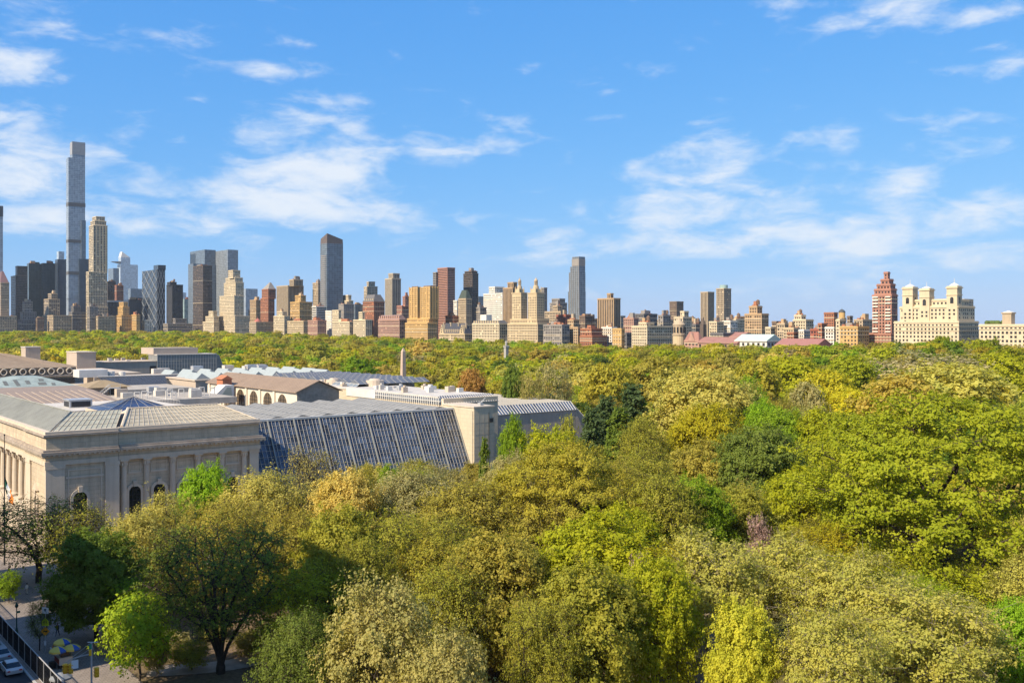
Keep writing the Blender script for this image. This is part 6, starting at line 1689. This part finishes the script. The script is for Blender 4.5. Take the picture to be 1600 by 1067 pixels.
def far_woods():
    n = len(far_pts)
    me = bpy.data.meshes.new('far_woods')
    me.vertices.add(n); me.vertices.foreach_set('co', np.array([p[:3] for p in far_pts], np.float32).ravel())
    def att(nm, ty, vals):
        a = me.attributes.new(nm, ty, 'POINT')
        a.data.foreach_set({'FLOAT': 'value', 'INT': 'value', 'FLOAT_VECTOR': 'vector', 'FLOAT_COLOR': 'color'}[ty], np.array(vals, np.int32 if ty == 'INT' else np.float32).ravel())
    FV = [V_[q] for q in ('far1', 'far2', 'far3')]
    att('scl', 'FLOAT_VECTOR', [(p[4]/2/FV[p[6]]['r'], p[4]/2/FV[p[6]]['r'], p[3]/FV[p[6]]['h']) for p in far_pts])
    att('rot', 'FLOAT_VECTOR', [(0, 0, p[5]) for p in far_pts])
    att('idx', 'INT', [p[6] for p in far_pts])
    att('tint', 'FLOAT_COLOR', [(*p[7], 1) for p in far_pts])
    me.update()
    o = link('far_woods', me, None); tag(o, 'continuous canopy of far spring woods reaching the skyline', 'woods', kind='stuff')
    # source trees: the first three points of the woods are real small meshes kept inside this object
    ng = bpy.data.node_groups.new('woods', 'GeometryNodeTree')
    ng.interface.new_socket('Geometry', in_out='INPUT', socket_type='NodeSocketGeometry')
    ng.interface.new_socket('Geometry', in_out='OUTPUT', socket_type='NodeSocketGeometry')
    N = ng.nodes; L = ng.links
    gi = N.new('NodeGroupInput'); go = N.new('NodeGroupOutput')
    def na(nm, ty):
        a = N.new('GeometryNodeInputNamedAttribute'); a.data_type = ty; a.inputs['Name'].default_value = nm; return a.outputs['Attribute']
    jn = N.new('GeometryNodeJoinGeometry')
    for qi, q in enumerate(('far1', 'far2', 'far3')):
        cme = V_[q]['crown']; cme.materials.clear(); cme.materials.append(leafm_far)
        src = FAR_SRC[q]
        oi = N.new('GeometryNodeObjectInfo'); oi.inputs['Object'].default_value = src; oi.transform_space = 'ORIGINAL'
        iop = N.new('GeometryNodeInstanceOnPoints')
        cmp = N.new('FunctionNodeCompare'); cmp.data_type = 'INT'; cmp.operation = 'EQUAL'
        ins = [i for i in cmp.inputs if i.enabled]
        L.new(na('idx', 'INT'), ins[0]); ins[1].default_value = qi
        L.new(cmp.outputs[0], iop.inputs['Selection'])
        L.new(gi.outputs[0], iop.inputs['Points']); L.new(oi.outputs['Geometry'], iop.inputs['Instance'])
        L.new(na('rot', 'FLOAT_VECTOR'), iop.inputs['Rotation']); L.new(na('scl', 'FLOAT_VECTOR'), iop.inputs['Scale'])
        L.new(iop.outputs[0], jn.inputs[0])
    L.new(jn.outputs[0], go.inputs[0])
    md = o.modifiers.new('woods', 'NODES'); md.node_group = ng
    return o
FAR_SRC = {}
for q in ('far1', 'far2', 'far3'):
    x, y = far_pts.pop(0)[:2]
    t = tree(q, x, y, 17, 16, 'moss', {'far1': 'wide', 'far2': 'round', 'far3': 'oval'}[q]+' mossy tree at the near fringe of the far woods', 'trees at the near fringe of the far woods', rng=frng)
    FAR_SRC[q] = [c for c in t.children if c.name.startswith('crown')][0]
WOODS = far_woods()
# the fringe trees' crowns need the plain leaf material: give their objects a slot of their own
for q, o in FAR_SRC.items():
    o.material_slots[0].link = 'OBJECT'; o.material_slots[0].material = leafm
# ------------------------------------------------------------------ Fifth-avenue side: apartment houses that shade the pavement
def avenue_house(y0, y1, h, col, label, depth=26):
    root = empty('avenue_apartment_house', (-1.2, y0, 0)); tag(root, label, 'building')
    x1 = -1.2; x0 = x1-depth
    wbuild(MB().box(x0, x1, y0, y1, 0, h), 'wall', wallmat(col), root)
    wbuild(MB().box(x0-.3, x1+.8, y0-.3, y1+.3, h-1.2, h-.2).box(x0, x1, y0, y1, h, h+1.0), 'cornice', wallmat('ivory'), root)
    w = MB()
    for z in np.arange(1.5, h-3, 3.5):
        for y in np.arange(y0+2, y1-2, 3.6): w.box(x1-.02, x1+.06, y-.75, y+.75, z, z+2)
    if w.v: wbuild(w, 'windows', farwin, root)['kind'] = 'stuff'
    return root
avenue_house(-34, 22, 41.2, 'lime', 'limestone apartment house on the avenue under the viewpoint')
avenue_house(24, 84, 34, 'sand', 'sand-coloured apartment house on the avenue next to the viewpoint')
avenue_house(94, 113, 62, 'lime', 'tall limestone apartment house shading the dark forking tree')
avenue_house(125, 152, 44, 'cream', 'cream apartment house shading the pavement stalls')
avenue_house(164, 184, 50, 'sand', 'sand-coloured apartment house opposite the museum corner')
avenue_house(190, 300, 30, 'lime', 'low limestone mansion row opposite the museum colonnade')

# ------------------------------------------------------------------ pavement things
black = mat('black_paint', (.012, .012, .013), .45, .1)
greenp = mat('green_paint', (.02, .07, .045), .5, .1)
def curb_fence():
    Y0, Y1, X = 112.0, 176.0, 28.9
    r = empty('kerb_fence', (X, Y0, .14)); tag(r, 'tall dark mesh fence with pale top rail along the kerb', 'fence')
    n = 0
    for y in np.arange(Y0, Y1+.1, 3.2):
        wbuild(MB().box(X-.06, X+.06, y-.06, y+.06, .14, 2.75), 'post', steel, r)
    wbuild(MB().box(X-.05, X+.05, Y0-.1, Y1+.1, 2.75, 2.82), 'top_rail', mat('pale_rail', (.38, .37, .36), .5), r)
    wbuild(MB().box(X-.05, X+.05, Y0-.1, Y1+.1, .2, .3), 'bottom_rail', mat('pale_rail', (.38, .37, .36), .5), r)
    m = MB()
    for y in np.arange(Y0+.05, Y1, .2): m.box(X-.018, X+.018, y-.018, y+.018, .3, 2.75)
    for z in np.arange(.6, 2.7, .5): m.box(X-.012, X+.012, Y0, Y1, z-.012, z+.012)
    wbuild(m, 'bars', black, r)['kind'] = 'stuff'
curb_fence()

def park_wall():
    X, Y0, Y1 = 38.4, 40, 113
    r = empty('park_wall', (X, Y0, 0)); tag(r, 'low rough stone park wall under the dark forking tree', 'wall')
    wbuild(MB().box(X+.05, X+.5, Y0, Y1, -.3, 1.1), 'wall_core', mat('mortar', (.2, .185, .17), .95), r)
    rg = random.Random(8)
    ms = [mat('wall_stone_%d' % k, c, .95, .2, 1.5, .1, .4) for k, c in enumerate(((.16, .14, .125), (.20, .175, .15), (.13, .12, .11)))]
    shared = []
    for k in range(6):
        b = MB(); w = rg.uniform(.75, 1.15); j = lambda: rg.uniform(-.03, .03)
        b.add([(0+j(), .03+j(), .02+j()), (.16+j(), .03, .02), (.16+j(), w-.03, .02), (j(), w-.03+j(), .02), (j(), .03, .40+j()), (.16, .05, .40), (.16, w-.05, .40), (j(), w-.05, .40+j())],
              [(0, 3, 2, 1), (4, 5, 6, 7), (0, 1, 5, 4), (1, 2, 6, 5), (2, 3, 7, 6), (3, 0, 4, 7)])
        me = b.mesh('stone'); me.materials.append(ms[k % 3]); shared.append((me, w))
    for row in range(3):
        y = 84.0 + rg.uniform(0, .5)
        while y < Y1-1.2:
            me, w = rg.choice(shared)
            o = link('stone', me, None, r); o.location = (-.05+rg.uniform(-.02, .02), y-Y0, -.05+row*.42)
            y += w
    for k in range(int((Y1-Y0)/1.8)):
        wbuild(MB().box(X-.08, X+.62, Y0+k*1.8+.02, Y0+k*1.8+1.78, 1.18, 1.36), 'capstone', ms[1], r)
park_wall()

def person(name, label, loc, rz, shirt, legs, hair=(.03, .02, .015), bag=False, stride=.25):
    r = empty(name, loc, rz); tag(r, label, 'person')
    J = [(0, 0, .95), (0, 0, 1.15), (0, 0, 1.40), (0, 0, 1.50), (0, .01, 1.60), (0, .015, 1.72),
         (.09, 0, .90), (.10, stride*.6, .50), (.10, stride*.9, .08), (.10, stride*.9+.14, .04),
         (-.09, 0, .90), (-.10, -stride*.4, .50), (-.10, -stride*1.1, .10), (-.10, -stride*1.1+.14, .04),
         (.19, 0, 1.38), (.24, -.04, 1.12), (.25, .05, .88), (.25, .09, .78), (-.19, 0, 1.38), (-.24, .02, 1.12), (-.25, .14, .90), (-.25, .18, .80)]
    E = [(0, 1), (1, 2), (2, 3), (3, 4), (4, 5), (0, 6), (6, 7), (7, 8), (8, 9), (0, 10), (10, 11), (11, 12), (12, 13), (2, 14), (14, 15), (15, 16), (16, 17), (2, 18), (18, 19), (19, 20), (20, 21)]
    R = [.15, .14, .16, .06, .085, .075, .10, .075, .05, .045, .10, .075, .05, .045, .07, .05, .04, .035, .07, .05, .04, .035]
    me = bpy.data.meshes.new('body'); me.from_pydata(J, E, [])
    o = link('body', me, None, r)
    md = o.modifiers.new('skin', 'SKIN'); sv = me.skin_vertices[0].data
    for i, q in enumerate(R): sv[i].radius = (q, q*.78)
    sv[0].use_root = True
    o.modifiers.new('sub', 'SUBSURF').levels = 1; o.modifiers['sub'].render_levels = 1
    m = bpy.data.materials.new(name+'_clothes'); m.use_nodes = True
    N = m.node_tree.nodes; L = m.node_tree.links; b = N['Principled BSDF']; b.inputs['Roughness'].default_value = .85
    tc = N.new('ShaderNodeTexCoord'); sp_ = N.new('ShaderNodeSeparateXYZ'); L.new(tc.outputs['Object'], sp_.inputs[0])
    cr = N.new('ShaderNodeValToRGB'); cr.color_ramp.interpolation = 'CONSTANT'
    e = cr.color_ramp.elements; e[0].position = 0; e[0].color = (.02, .018, .016, 1); e[1].position = .055; e[1].color = (*legs, 1)
    for p_, c_ in ((.52, shirt), (.815, (.33, .19, .13))): q = e.new(p_); q.color = (*c_, 1)
    mm = N.new('ShaderNodeMath'); mm.operation = 'DIVIDE'; mm.inputs[1].default_value = 1.8; L.new(sp_.outputs[2], mm.inputs[0]); L.new(mm.outputs[0], cr.inputs[0])
    L.new(cr.outputs[0], b.inputs['Base Color']); me.materials.append(m)
    hm = MB().lathe(0, -.012, [(.075, 1.62), (.095, 1.68), (.094, 1.74), (.06, 1.80), (.01, 1.815)], 10)
    hm.build('hair', mat('hair_'+name, hair, .8), r)
    if bag: MB().box(-.16, .16, -.28, -.12, 1.0, 1.42).build('backpack', mat('backpack', (.02, .02, .025), .8), r)
    return r
def at(px, y, z=.14):
    x, yy = ptz(px, y, z); return (x, yy, z)
person('person', 'person in dark clothes standing on the pavement behind the food cart', at(90, 993), 2.2, (.02, .022, .03), (.03, .035, .05))
person('person', 'person in a white shirt walking on the plaza', at(42, 928), .6, (.65, .65, .63), (.45, .42, .38))
person('person', 'person in black near the big tree trunk at the left edge', at(14, 896), 1.4, (.015, .015, .018), (.02, .02, .025), bag=True)

def pole_sign():
    x, y, z = at(71, 1018)
    r = empty('sign_post', (x, y, z)); tag(r, 'post with white, yellow school and orange diamond signs', 'sign')
    ht = zat(944, depth_for(1018, .14))
    wbuild(MB().cyl(x, y, z, ht, .05, n=8), 'post', steel, r)
    u = Vector((RX, RY, 0)); v = Vector((0, 0, 1)); n = Vector((-DX, -DY, 0))
    # the boards face up the avenue, towards oncoming traffic
    def board(nm, poly, zc, m, off=.07, parent=r):
        mb = MB(); P = [Vector((x, y, zc))+n*off+u*a+v*b for a, b in poly]; Q = [p-n*.02 for p in P]
        k = len(poly); mb.add([*P, *Q], [tuple(range(k)), tuple(range(2*k-1, k-1, -1))]+[(i, (i+1) % k, k+(i+1) % k, k+i) for i in range(k)])
        return wbuild(mb, nm, m, parent)
    k = depth_for(1018, .14)
    zs = lambda py: zat(py, k)
    yel = mat('school_yellow', (.55, .62, .02), .5, .03); org = mat('sign_orange', (.75, .30, .01), .5, .03)
    board('white_board', [(-.42, -.42), (.42, -.42), (.42, .30), (.2, .42), (-.42, .42)], zs(953), mat('white_board', (.72, .72, .72), .6, .03))
    board('shield_mark', [(-.17, .16), (0, -.22), (.17, .16), (0, .24)], zs(953), mat('board_mark', (.08, .08, .09), .6), .10)
    board('school_sign', [(-.45, -.45), (.45, -.45), (.45, .12), (0, .55), (-.45, .12)], zs(971.5), yel)
    for s in (-.13, .14):
        board('walking_figure', [(s-.09, -.3), (s-.02, -.1), (s-.08, .1), (s, .17), (s+.08, .1), (s+.03, -.1), (s+.1, -.3), (s, -.14)], zs(971.5), black, .10)
        board('figure_head', [(s+.05*math.cos(t*1.047), .23+.05*math.sin(t*1.047)) for t in range(6)], zs(971.5), black, .10)
    board('diamond_sign', [(0, -.58), (.58, 0), (0, .58), (-.58, 0)], zs(985.5), org)
    board('digger_mark', [(-.3, -.06), (-.1, .1), (.05, .02), (.28, .12), (.3, -.02), (.1, -.12), (-.12, -.04), (-.25, -.14)], zs(985.5), black, .10)
    board('lower_plate', [(-.12, -.3), (.12, -.3), (.12, .3), (-.12, .3)], zs(1004), mat('white_board', (.72, .72, .72)))
pole_sign()

def traffic_pole():
    D = 103.0; x, y = pt(143, D); z = .14
    r = empty('traffic_signal', (x, y, z)); tag(r, 'grey traffic pole with curved arm, yellow signal heads and street signs', 'traffic light')
    zt = zat(1003, D)
    wbuild(MB().lathe(x, y, [(.22, z), (.2, z+.5), (.11, z+.8), (.09, zt)], 10), 'pole', steel, r)
    U = Vector((RX, RY, 0)); c = Vector((x, y, 0))
    k = D/F
    pts = [c+U*(dx*k)+Vector((0, 0, zat(py, D))) for dx, py in ((0, 1021), (-14, 1024), (-28, 1028), (-41, 1035))]
    a = MB()
    for p, q in zip(pts, pts[1:]): a.tube(p, q, .06, 6)
    a.tube(c+Vector((0, 0, zt)), pts[-1], .022, 4); a.tube(c+Vector((0, 0, zat(1012, D))), pts[-1]+U*.4, .022, 4)
    a.tube(c+U*(-6*k)+Vector((0, 0, zt)), c+U*(10*k)+Vector((0, 0, zt)), .06, 6)
    wbuild(a, 'mast_arm', steel, r)
    yel = mat('signal_yellow', (.80, .42, .02), .45, .05)
    def head(p, nm='signal_head'):
        b = MB().box(p.x-.2, p.x+.2, p.y-.2, p.y+.2, p.z-1.0, p.z)
        for i in range(3): b.box(p.x-.3, p.x-.2, p.y-.16, p.y+.16, p.z-.08-.32*i-.06, p.z-.08-.32*i); b.box(p.x-.16, p.x+.16, p.y-.34, p.y-.2, p.z-.08-.32*i-.06, p.z-.08-.32*i)
        h = wbuild(b, nm, yel, r)
        l = MB()
        for i in range(3): l.cyl(p.x, p.y, p.z-.95, p.z-.94, .01)
        return h
    head(pts[-1]+Vector((0, 0, -.1))); head(c+U*(8*k)+Vector((0, 0, zat(1042, D))))
    head(pts[-1]+U*.55+Vector((0, 0, -.1)))
    wbuild(MB().box(x-.28, x-.02, y-.14, y-.1, zat(1013, D), zat(1005, D)), 'green_street_sign', mat('sign_green', (.02, .22, .12), .5), r)
    wbuild(MB().box(x-.3, x-.02, y-.16, y-.11, zat(1023, D), zat(1013.5, D)), 'yellow_sign', yel, r)
    w = c+U*(-26*k); wbuild(MB().box(w.x-.34, w.x+.34, w.y-.03, w.y+.03, zat(1044, D), zat(1031, D)), 'white_sign', mat('white_board', (.72, .72, .72)), r)
    g = MB(); prev = c+Vector((0, 0, zt)); end = c+U*(52*k)+Vector((0, 6, zat(1062, D)))
    for i in range(1, 9):
        t = i/8; q = (c+Vector((0, 0, zt))).lerp(end, t)+Vector((0, 0, -1.1*math.sin(math.pi*t))); g.tube(prev, q, .022, 4); prev = q
    wbuild(g, 'guy_cable', steel, r)
traffic_pole()

def lamp_post():
    x, y, z = at(26, 990)
    r = empty('street_lamp', (x, y, z)); tag(r, 'slim dark green lamp post by the kerb fence', 'street lamp')
    zt = zat(944, depth_for(990, .14))
    wbuild(MB().lathe(x, y, [(.2, z), (.18, z+.6), (.08, z+.9), (.06, zt-.5)], 8), 'post', greenp, r)
    wbuild(MB().lathe(x, y, [(.05, zt-.5), (.22, zt-.3), (.24, zt-.1), (.12, zt+.1), (.02, zt+.3)], 10), 'lantern', greenp, r)
    wbuild(MB().box(x+.05, x+.45, y-.03, y+.03, zt-1.2, zt-.9), 'name_plate', mat('sign_green', (.02, .22, .12)), r)
lamp_post()

def umbrella(r, x, y, z, R, cols, tilt=0):
    n = 8
    wbuild(MB().cyl(x, y, z-1.5, z+.1, .03, n=6), 'umbrella_pole', steel, r)
    for k in range(n):
        a0 = 2*math.pi*k/n; a1 = 2*math.pi*(k+1)/n; am = (a0+a1)/2
        rim = [(x+R*math.cos(a), y+R*math.sin(a), z-.42) for a in (a0, a1)]
        mid = [(x+R*.55*math.cos(a), y+R*.55*math.sin(a), z-.10) for a in (a0, a1)]
        b = MB(); b.add([(x, y, z+.06), mid[0], mid[1], rim[0], rim[1], (rim[0][0], rim[0][1], rim[0][2]-.2), (rim[1][0], rim[1][1], rim[1][2]-.2)], [(0, 1, 2), (1, 3, 4, 2), (3, 5, 6, 4)])
        wbuild(b, 'canopy_panel', cols[k % len(cols)], r)
def food_cart():
    x, y, z = at(99, 1040)
    r = empty('food_cart', (x, y, z)); tag(r, 'steel food cart under yellow and blue umbrellas on the pavement', 'food cart')
    wbuild(MB().box(x-.75, x+.75, y-1.2, y+1.2, z+.5, z+1.35).box(x-.85, x+.85, y-1.3, y+1.3, z+1.35, z+1.42), 'cart_body', steel, r)
    wbuild(MB().box(x-.5, x+.5, y-.9, y+.2, z+1.42, z+1.85), 'glass_case', mat('cart_case', (.1, .06, .04), .3), r)
    wbuild(MB().box(x-.78, x-.755, y-1.1, y+1.1, z+.6, z+1.25), 'menu_panel', mat('menu_red', (.25, .05, .03), .6), r)
    for sy in (-.8, .8):
        for sx in (-.7, .7): wbuild(MB().prism([(y+sy+.28*math.cos(t*math.pi/5), z+.28+.28*math.sin(t*math.pi/5)) for t in range(10)], 'x', x+sx-.05, x+sx+.05), 'wheel', black, r)
    ye = mat('umbrella_yellow', (.62, .47, .10), .8, .1); bl = mat('umbrella_blue', (.04, .11, .38), .8, .1)
    for dx, dy, dz in ((-.9, -.9, 2.75), (.9, -.8, 2.7), (.1, 1.0, 3.15)): umbrella(r, x+dx*.9, y+dy*.9, z+dz, 1.05, [ye, ye, bl, ye])
    wbuild(MB().box(x-1.6, x-.95, y-.4, y+.4, z+.0, z+.8), 'cool_box', black, r)
food_cart()
def grey_stall():
    D = 113; x, y = pt(95, D); z = .14
    r = empty('drinks_stall', (x, y, z)); tag(r, 'small steel drinks stall under one grey umbrella at the bottom edge', 'stall')
    wbuild(MB().box(x-.6, x+.6, y-.9, y+.9, z+.4, z+1.1), 'stall_body', steel, r)
    for sy in (-.6, .6): wbuild(MB().cyl(x, y+sy, z, z+.4, .12, n=10), 'wheel', black, r)
    g1 = mat('umbrella_grey', (.20, .21, .22), .8, .1); umbrella(r, x, y, z+2.3, 1.25, [g1])
grey_stall()
x, y, z = at(73, 1022)
r = empty('sandwich_board', (x+.8, y, z)); tag(r, 'small orange sandwich board beside the sign post', 'sign board')
wbuild(MB().prism([(x+.5, z), (x+1.1, z), (x+.82, z+1.0), (x+.78, z+1.0)], 'y', y-.35, y+.35), 'board', mat('board_orange', (.45, .22, .08), .7), r)
wbuild(MB().box(x+.44, x+.58, y-.25, y+.25, z+.3, z+.75), 'panel', mat('white_board', (.72, .72, .72)), r)

def car(px, yy, col, label, stripes=False):
    x, y, _ = at(px, yy, 0); x = 26.9
    r = empty('parked_car', (x, y, 0)); tag(r, label, 'car', 'cars parked along the kerb')
    m = mat('car_paint_'+col[0], col[1], .28, .03, 1, .5); g = glassmat('car_glass', (.015, .018, .02), .08)
    prof = [(-2.25, .35), (-2.3, .75), (-2.1, .92), (-1.5, .98), (1.2, .98), (2.0, .86), (2.28, .66), (2.25, .35)]
    wbuild(MB().prism([(y+a, b) for a, b in prof], 'x', x-.9, x+.9), 'body', m, r)
    wbuild(MB().frus((x-.84, x+.84, y-1.75, y+1.0), (x-.66, x+.66, y-1.15, y+.25), .97, 1.44), 'cabin_glass', g, r)
    wbuild(MB().frus((x-.68, x+.68, y-1.2, y+.3), (x-.6, x+.6, y-1.05, y+.15), 1.43, 1.50), 'roof', m, r)
    for sx in (-.85, .85):
        for sy in (-1.4, 1.4):
            t = wbuild(MB().prism([(y+sy+.33*math.cos(k*math.pi/8), .33+.33*math.sin(k*math.pi/8)) for k in range(16)], 'x', x+sx-.1, x+sx+.1), 'wheel', black, r)
    for sx in (-.65, .65):
        wbuild(MB().box(x+sx-.18, x+sx+.18, y+2.2, y+2.27, .62, .76), 'headlight', whitemetal, r)
        wbuild(MB().box(x+sx-.16, x+sx+.16, y-2.31, y-2.26, .66, .82), 'tail_light', mat('tail_red', (.4, .01, .01), .3), r)
    if stripes:
        s = MB()
        for k in range(5): s.box(x-.6, x+.6, y-1.0+k*.3, y-.9+k*.3, 1.51, 1.55)
        wbuild(s, 'roof_rack', steel, r)
car(20, 1048, ('white', (.50, .50, .50)), 'white car parked at the kerb, nearest the bottom left corner')
car(8, 1026, ('silver', (.40, .41, .42)), 'silver car with a striped roof rack behind the white car', True)
car(-8, 1005, ('black', (.02, .02, .022)), 'dark car at the left edge behind the silver car')

def flag():
    D = 174.0; x, y = pt(7, D)
    r = empty('flagpole', (x, y, .13)); tag(r, 'dark flagpole with a limp green, white and orange flag', 'flag')
    zt = zat(681, D)
    wbuild(MB().lathe(x, y, [(.16, .13), (.14, 2), (.06, zt), (.14, zt+.05), (.14, zt+.25), (.02, zt+.35)], 8), 'pole', darkmetal, r)
    U = Vector((RX, RY, 0)); V = Vector((DX, DY, 0))
    gr = mat('flag_green', (.02, .10, .05), .8); wh = mat('flag_white', (.75, .74, .70), .8); og = mat('flag_orange', (.85, .26, .04), .8)
    nu, nv = 18, 14
    zhi = zat(742, D)
    def P(i, j):
        s = i/nu; t = j/nv
        w = .22*math.sin(t*8+s*5)*min(1, 3*s)
        return Vector((x, y, zhi))+U*(.07+1.5*s**1.3+.15*math.sin(s*11+t*3)*s)+V*w+Vector((0, 0, -3.4*s**.8-2.1*t))
    for k, (nm, m) in enumerate((('green_band', gr), ('white_band', wh), ('orange_band', og))):
        b = MB(); vs = []; i0 = k*6
        for i in range(i0, i0+7):
            for j in range(nv+1): vs.append(P(i, j))
        fs = [(a*(nv+1)+j, a*(nv+1)+j+1, (a+1)*(nv+1)+j+1, (a+1)*(nv+1)+j) for a in range(6) for j in range(nv)]
        b.add(vs, fs); wbuild(b, nm, m, r, True)
flag()

# ------------------------------------------------------------------ landmarks in the park
def obelisk():
    D = 450; x, y = pt(630, D); gz = float(ground(x, y)); zt = zat(543, D)
    r = empty('obelisk', (x, y, gz)); tag(r, 'pale pink stone obelisk rising from the trees behind the museum', 'obelisk')
    st = mat('obelisk_stone', (.46, .34, .26), .85, .12, .5)
    wbuild(MB().box(x-2.4, x+2.4, y-2.4, y+2.4, gz-1, zt-22).box(x-1.8, x+1.8, y-1.8, y+1.8, zt-22, zt-21), 'pedestal', st, r)
    wbuild(MB().frus((x-1.15, x+1.15, y-1.15, y+1.15), (x-.75, x+.75, y-.75, y+.75), zt-21, zt-1.8), 'shaft', st, r)
    wbuild(MB().frus((x-.75, x+.75, y-.75, y+.75), (x-.04, x+.04, y-.04, y+.04), zt-1.8, zt), 'pyramidion', st, r)
obelisk()
def castle():
    D = 760; x, y = pt(791, D); gz = float(ground(x, y)); zt = zat(531, D)
    r = empty('castle_tower', (x, y, gz)); tag(r, 'small grey stone castle turret among the far trees', 'tower')
    st = mat('castle_stone', (.33, .31, .28), .9, .15, .5)
    wbuild(MB().box(x-1.3, x+1.3, y-1.3, y+1.3, gz-1, zt-6), 'turret', st, r)
    b = MB().box(x-1.6, x+1.6, y-1.6, y+1.6, zt-6, zt-5)
    for sx in (-1.3, 0, 1.3):
        for sy in (-1.3, 0, 1.3):
            if sx or sy: b.box(x+sx-.3, x+sx+.3, y+sy-.3, y+sy+.3, zt-5, zt-4.2)
    wbuild(b, 'battlement', st, r)
    wbuild(MB().lathe(x, y, [(.9, zt-5), (.9, zt-2.5), (1.1, zt-2.4), (.05, zt)], 10), 'cap', st, r)
    wbuild(MB().cyl(x, y, zt, zat(524, D), .10, n=5), 'flagstaff', st, r)
castle()
# ------------------------------------------------------------------ spring haze over the park and the city
def haze():
    m = bpy.data.materials.new('haze_air'); m.use_nodes = True
    N = m.node_tree.nodes; L = m.node_tree.links; N.clear()
    v = N.new('ShaderNodeVolumePrincipled'); v.inputs['Color'].default_value = (.80, .90, 1.0, 1); v.inputs['Density'].default_value = 2.8e-5; v.inputs['Anisotropy'].default_value = .1
    o = N.new('ShaderNodeOutputMaterial'); L.new(v.outputs[0], o.inputs['Volume'])
    h = MB().box(-3400, 14500, -3400, 16500, -2.5, 520).build('haze', m)
    tag(h, kind='stuff')
haze()
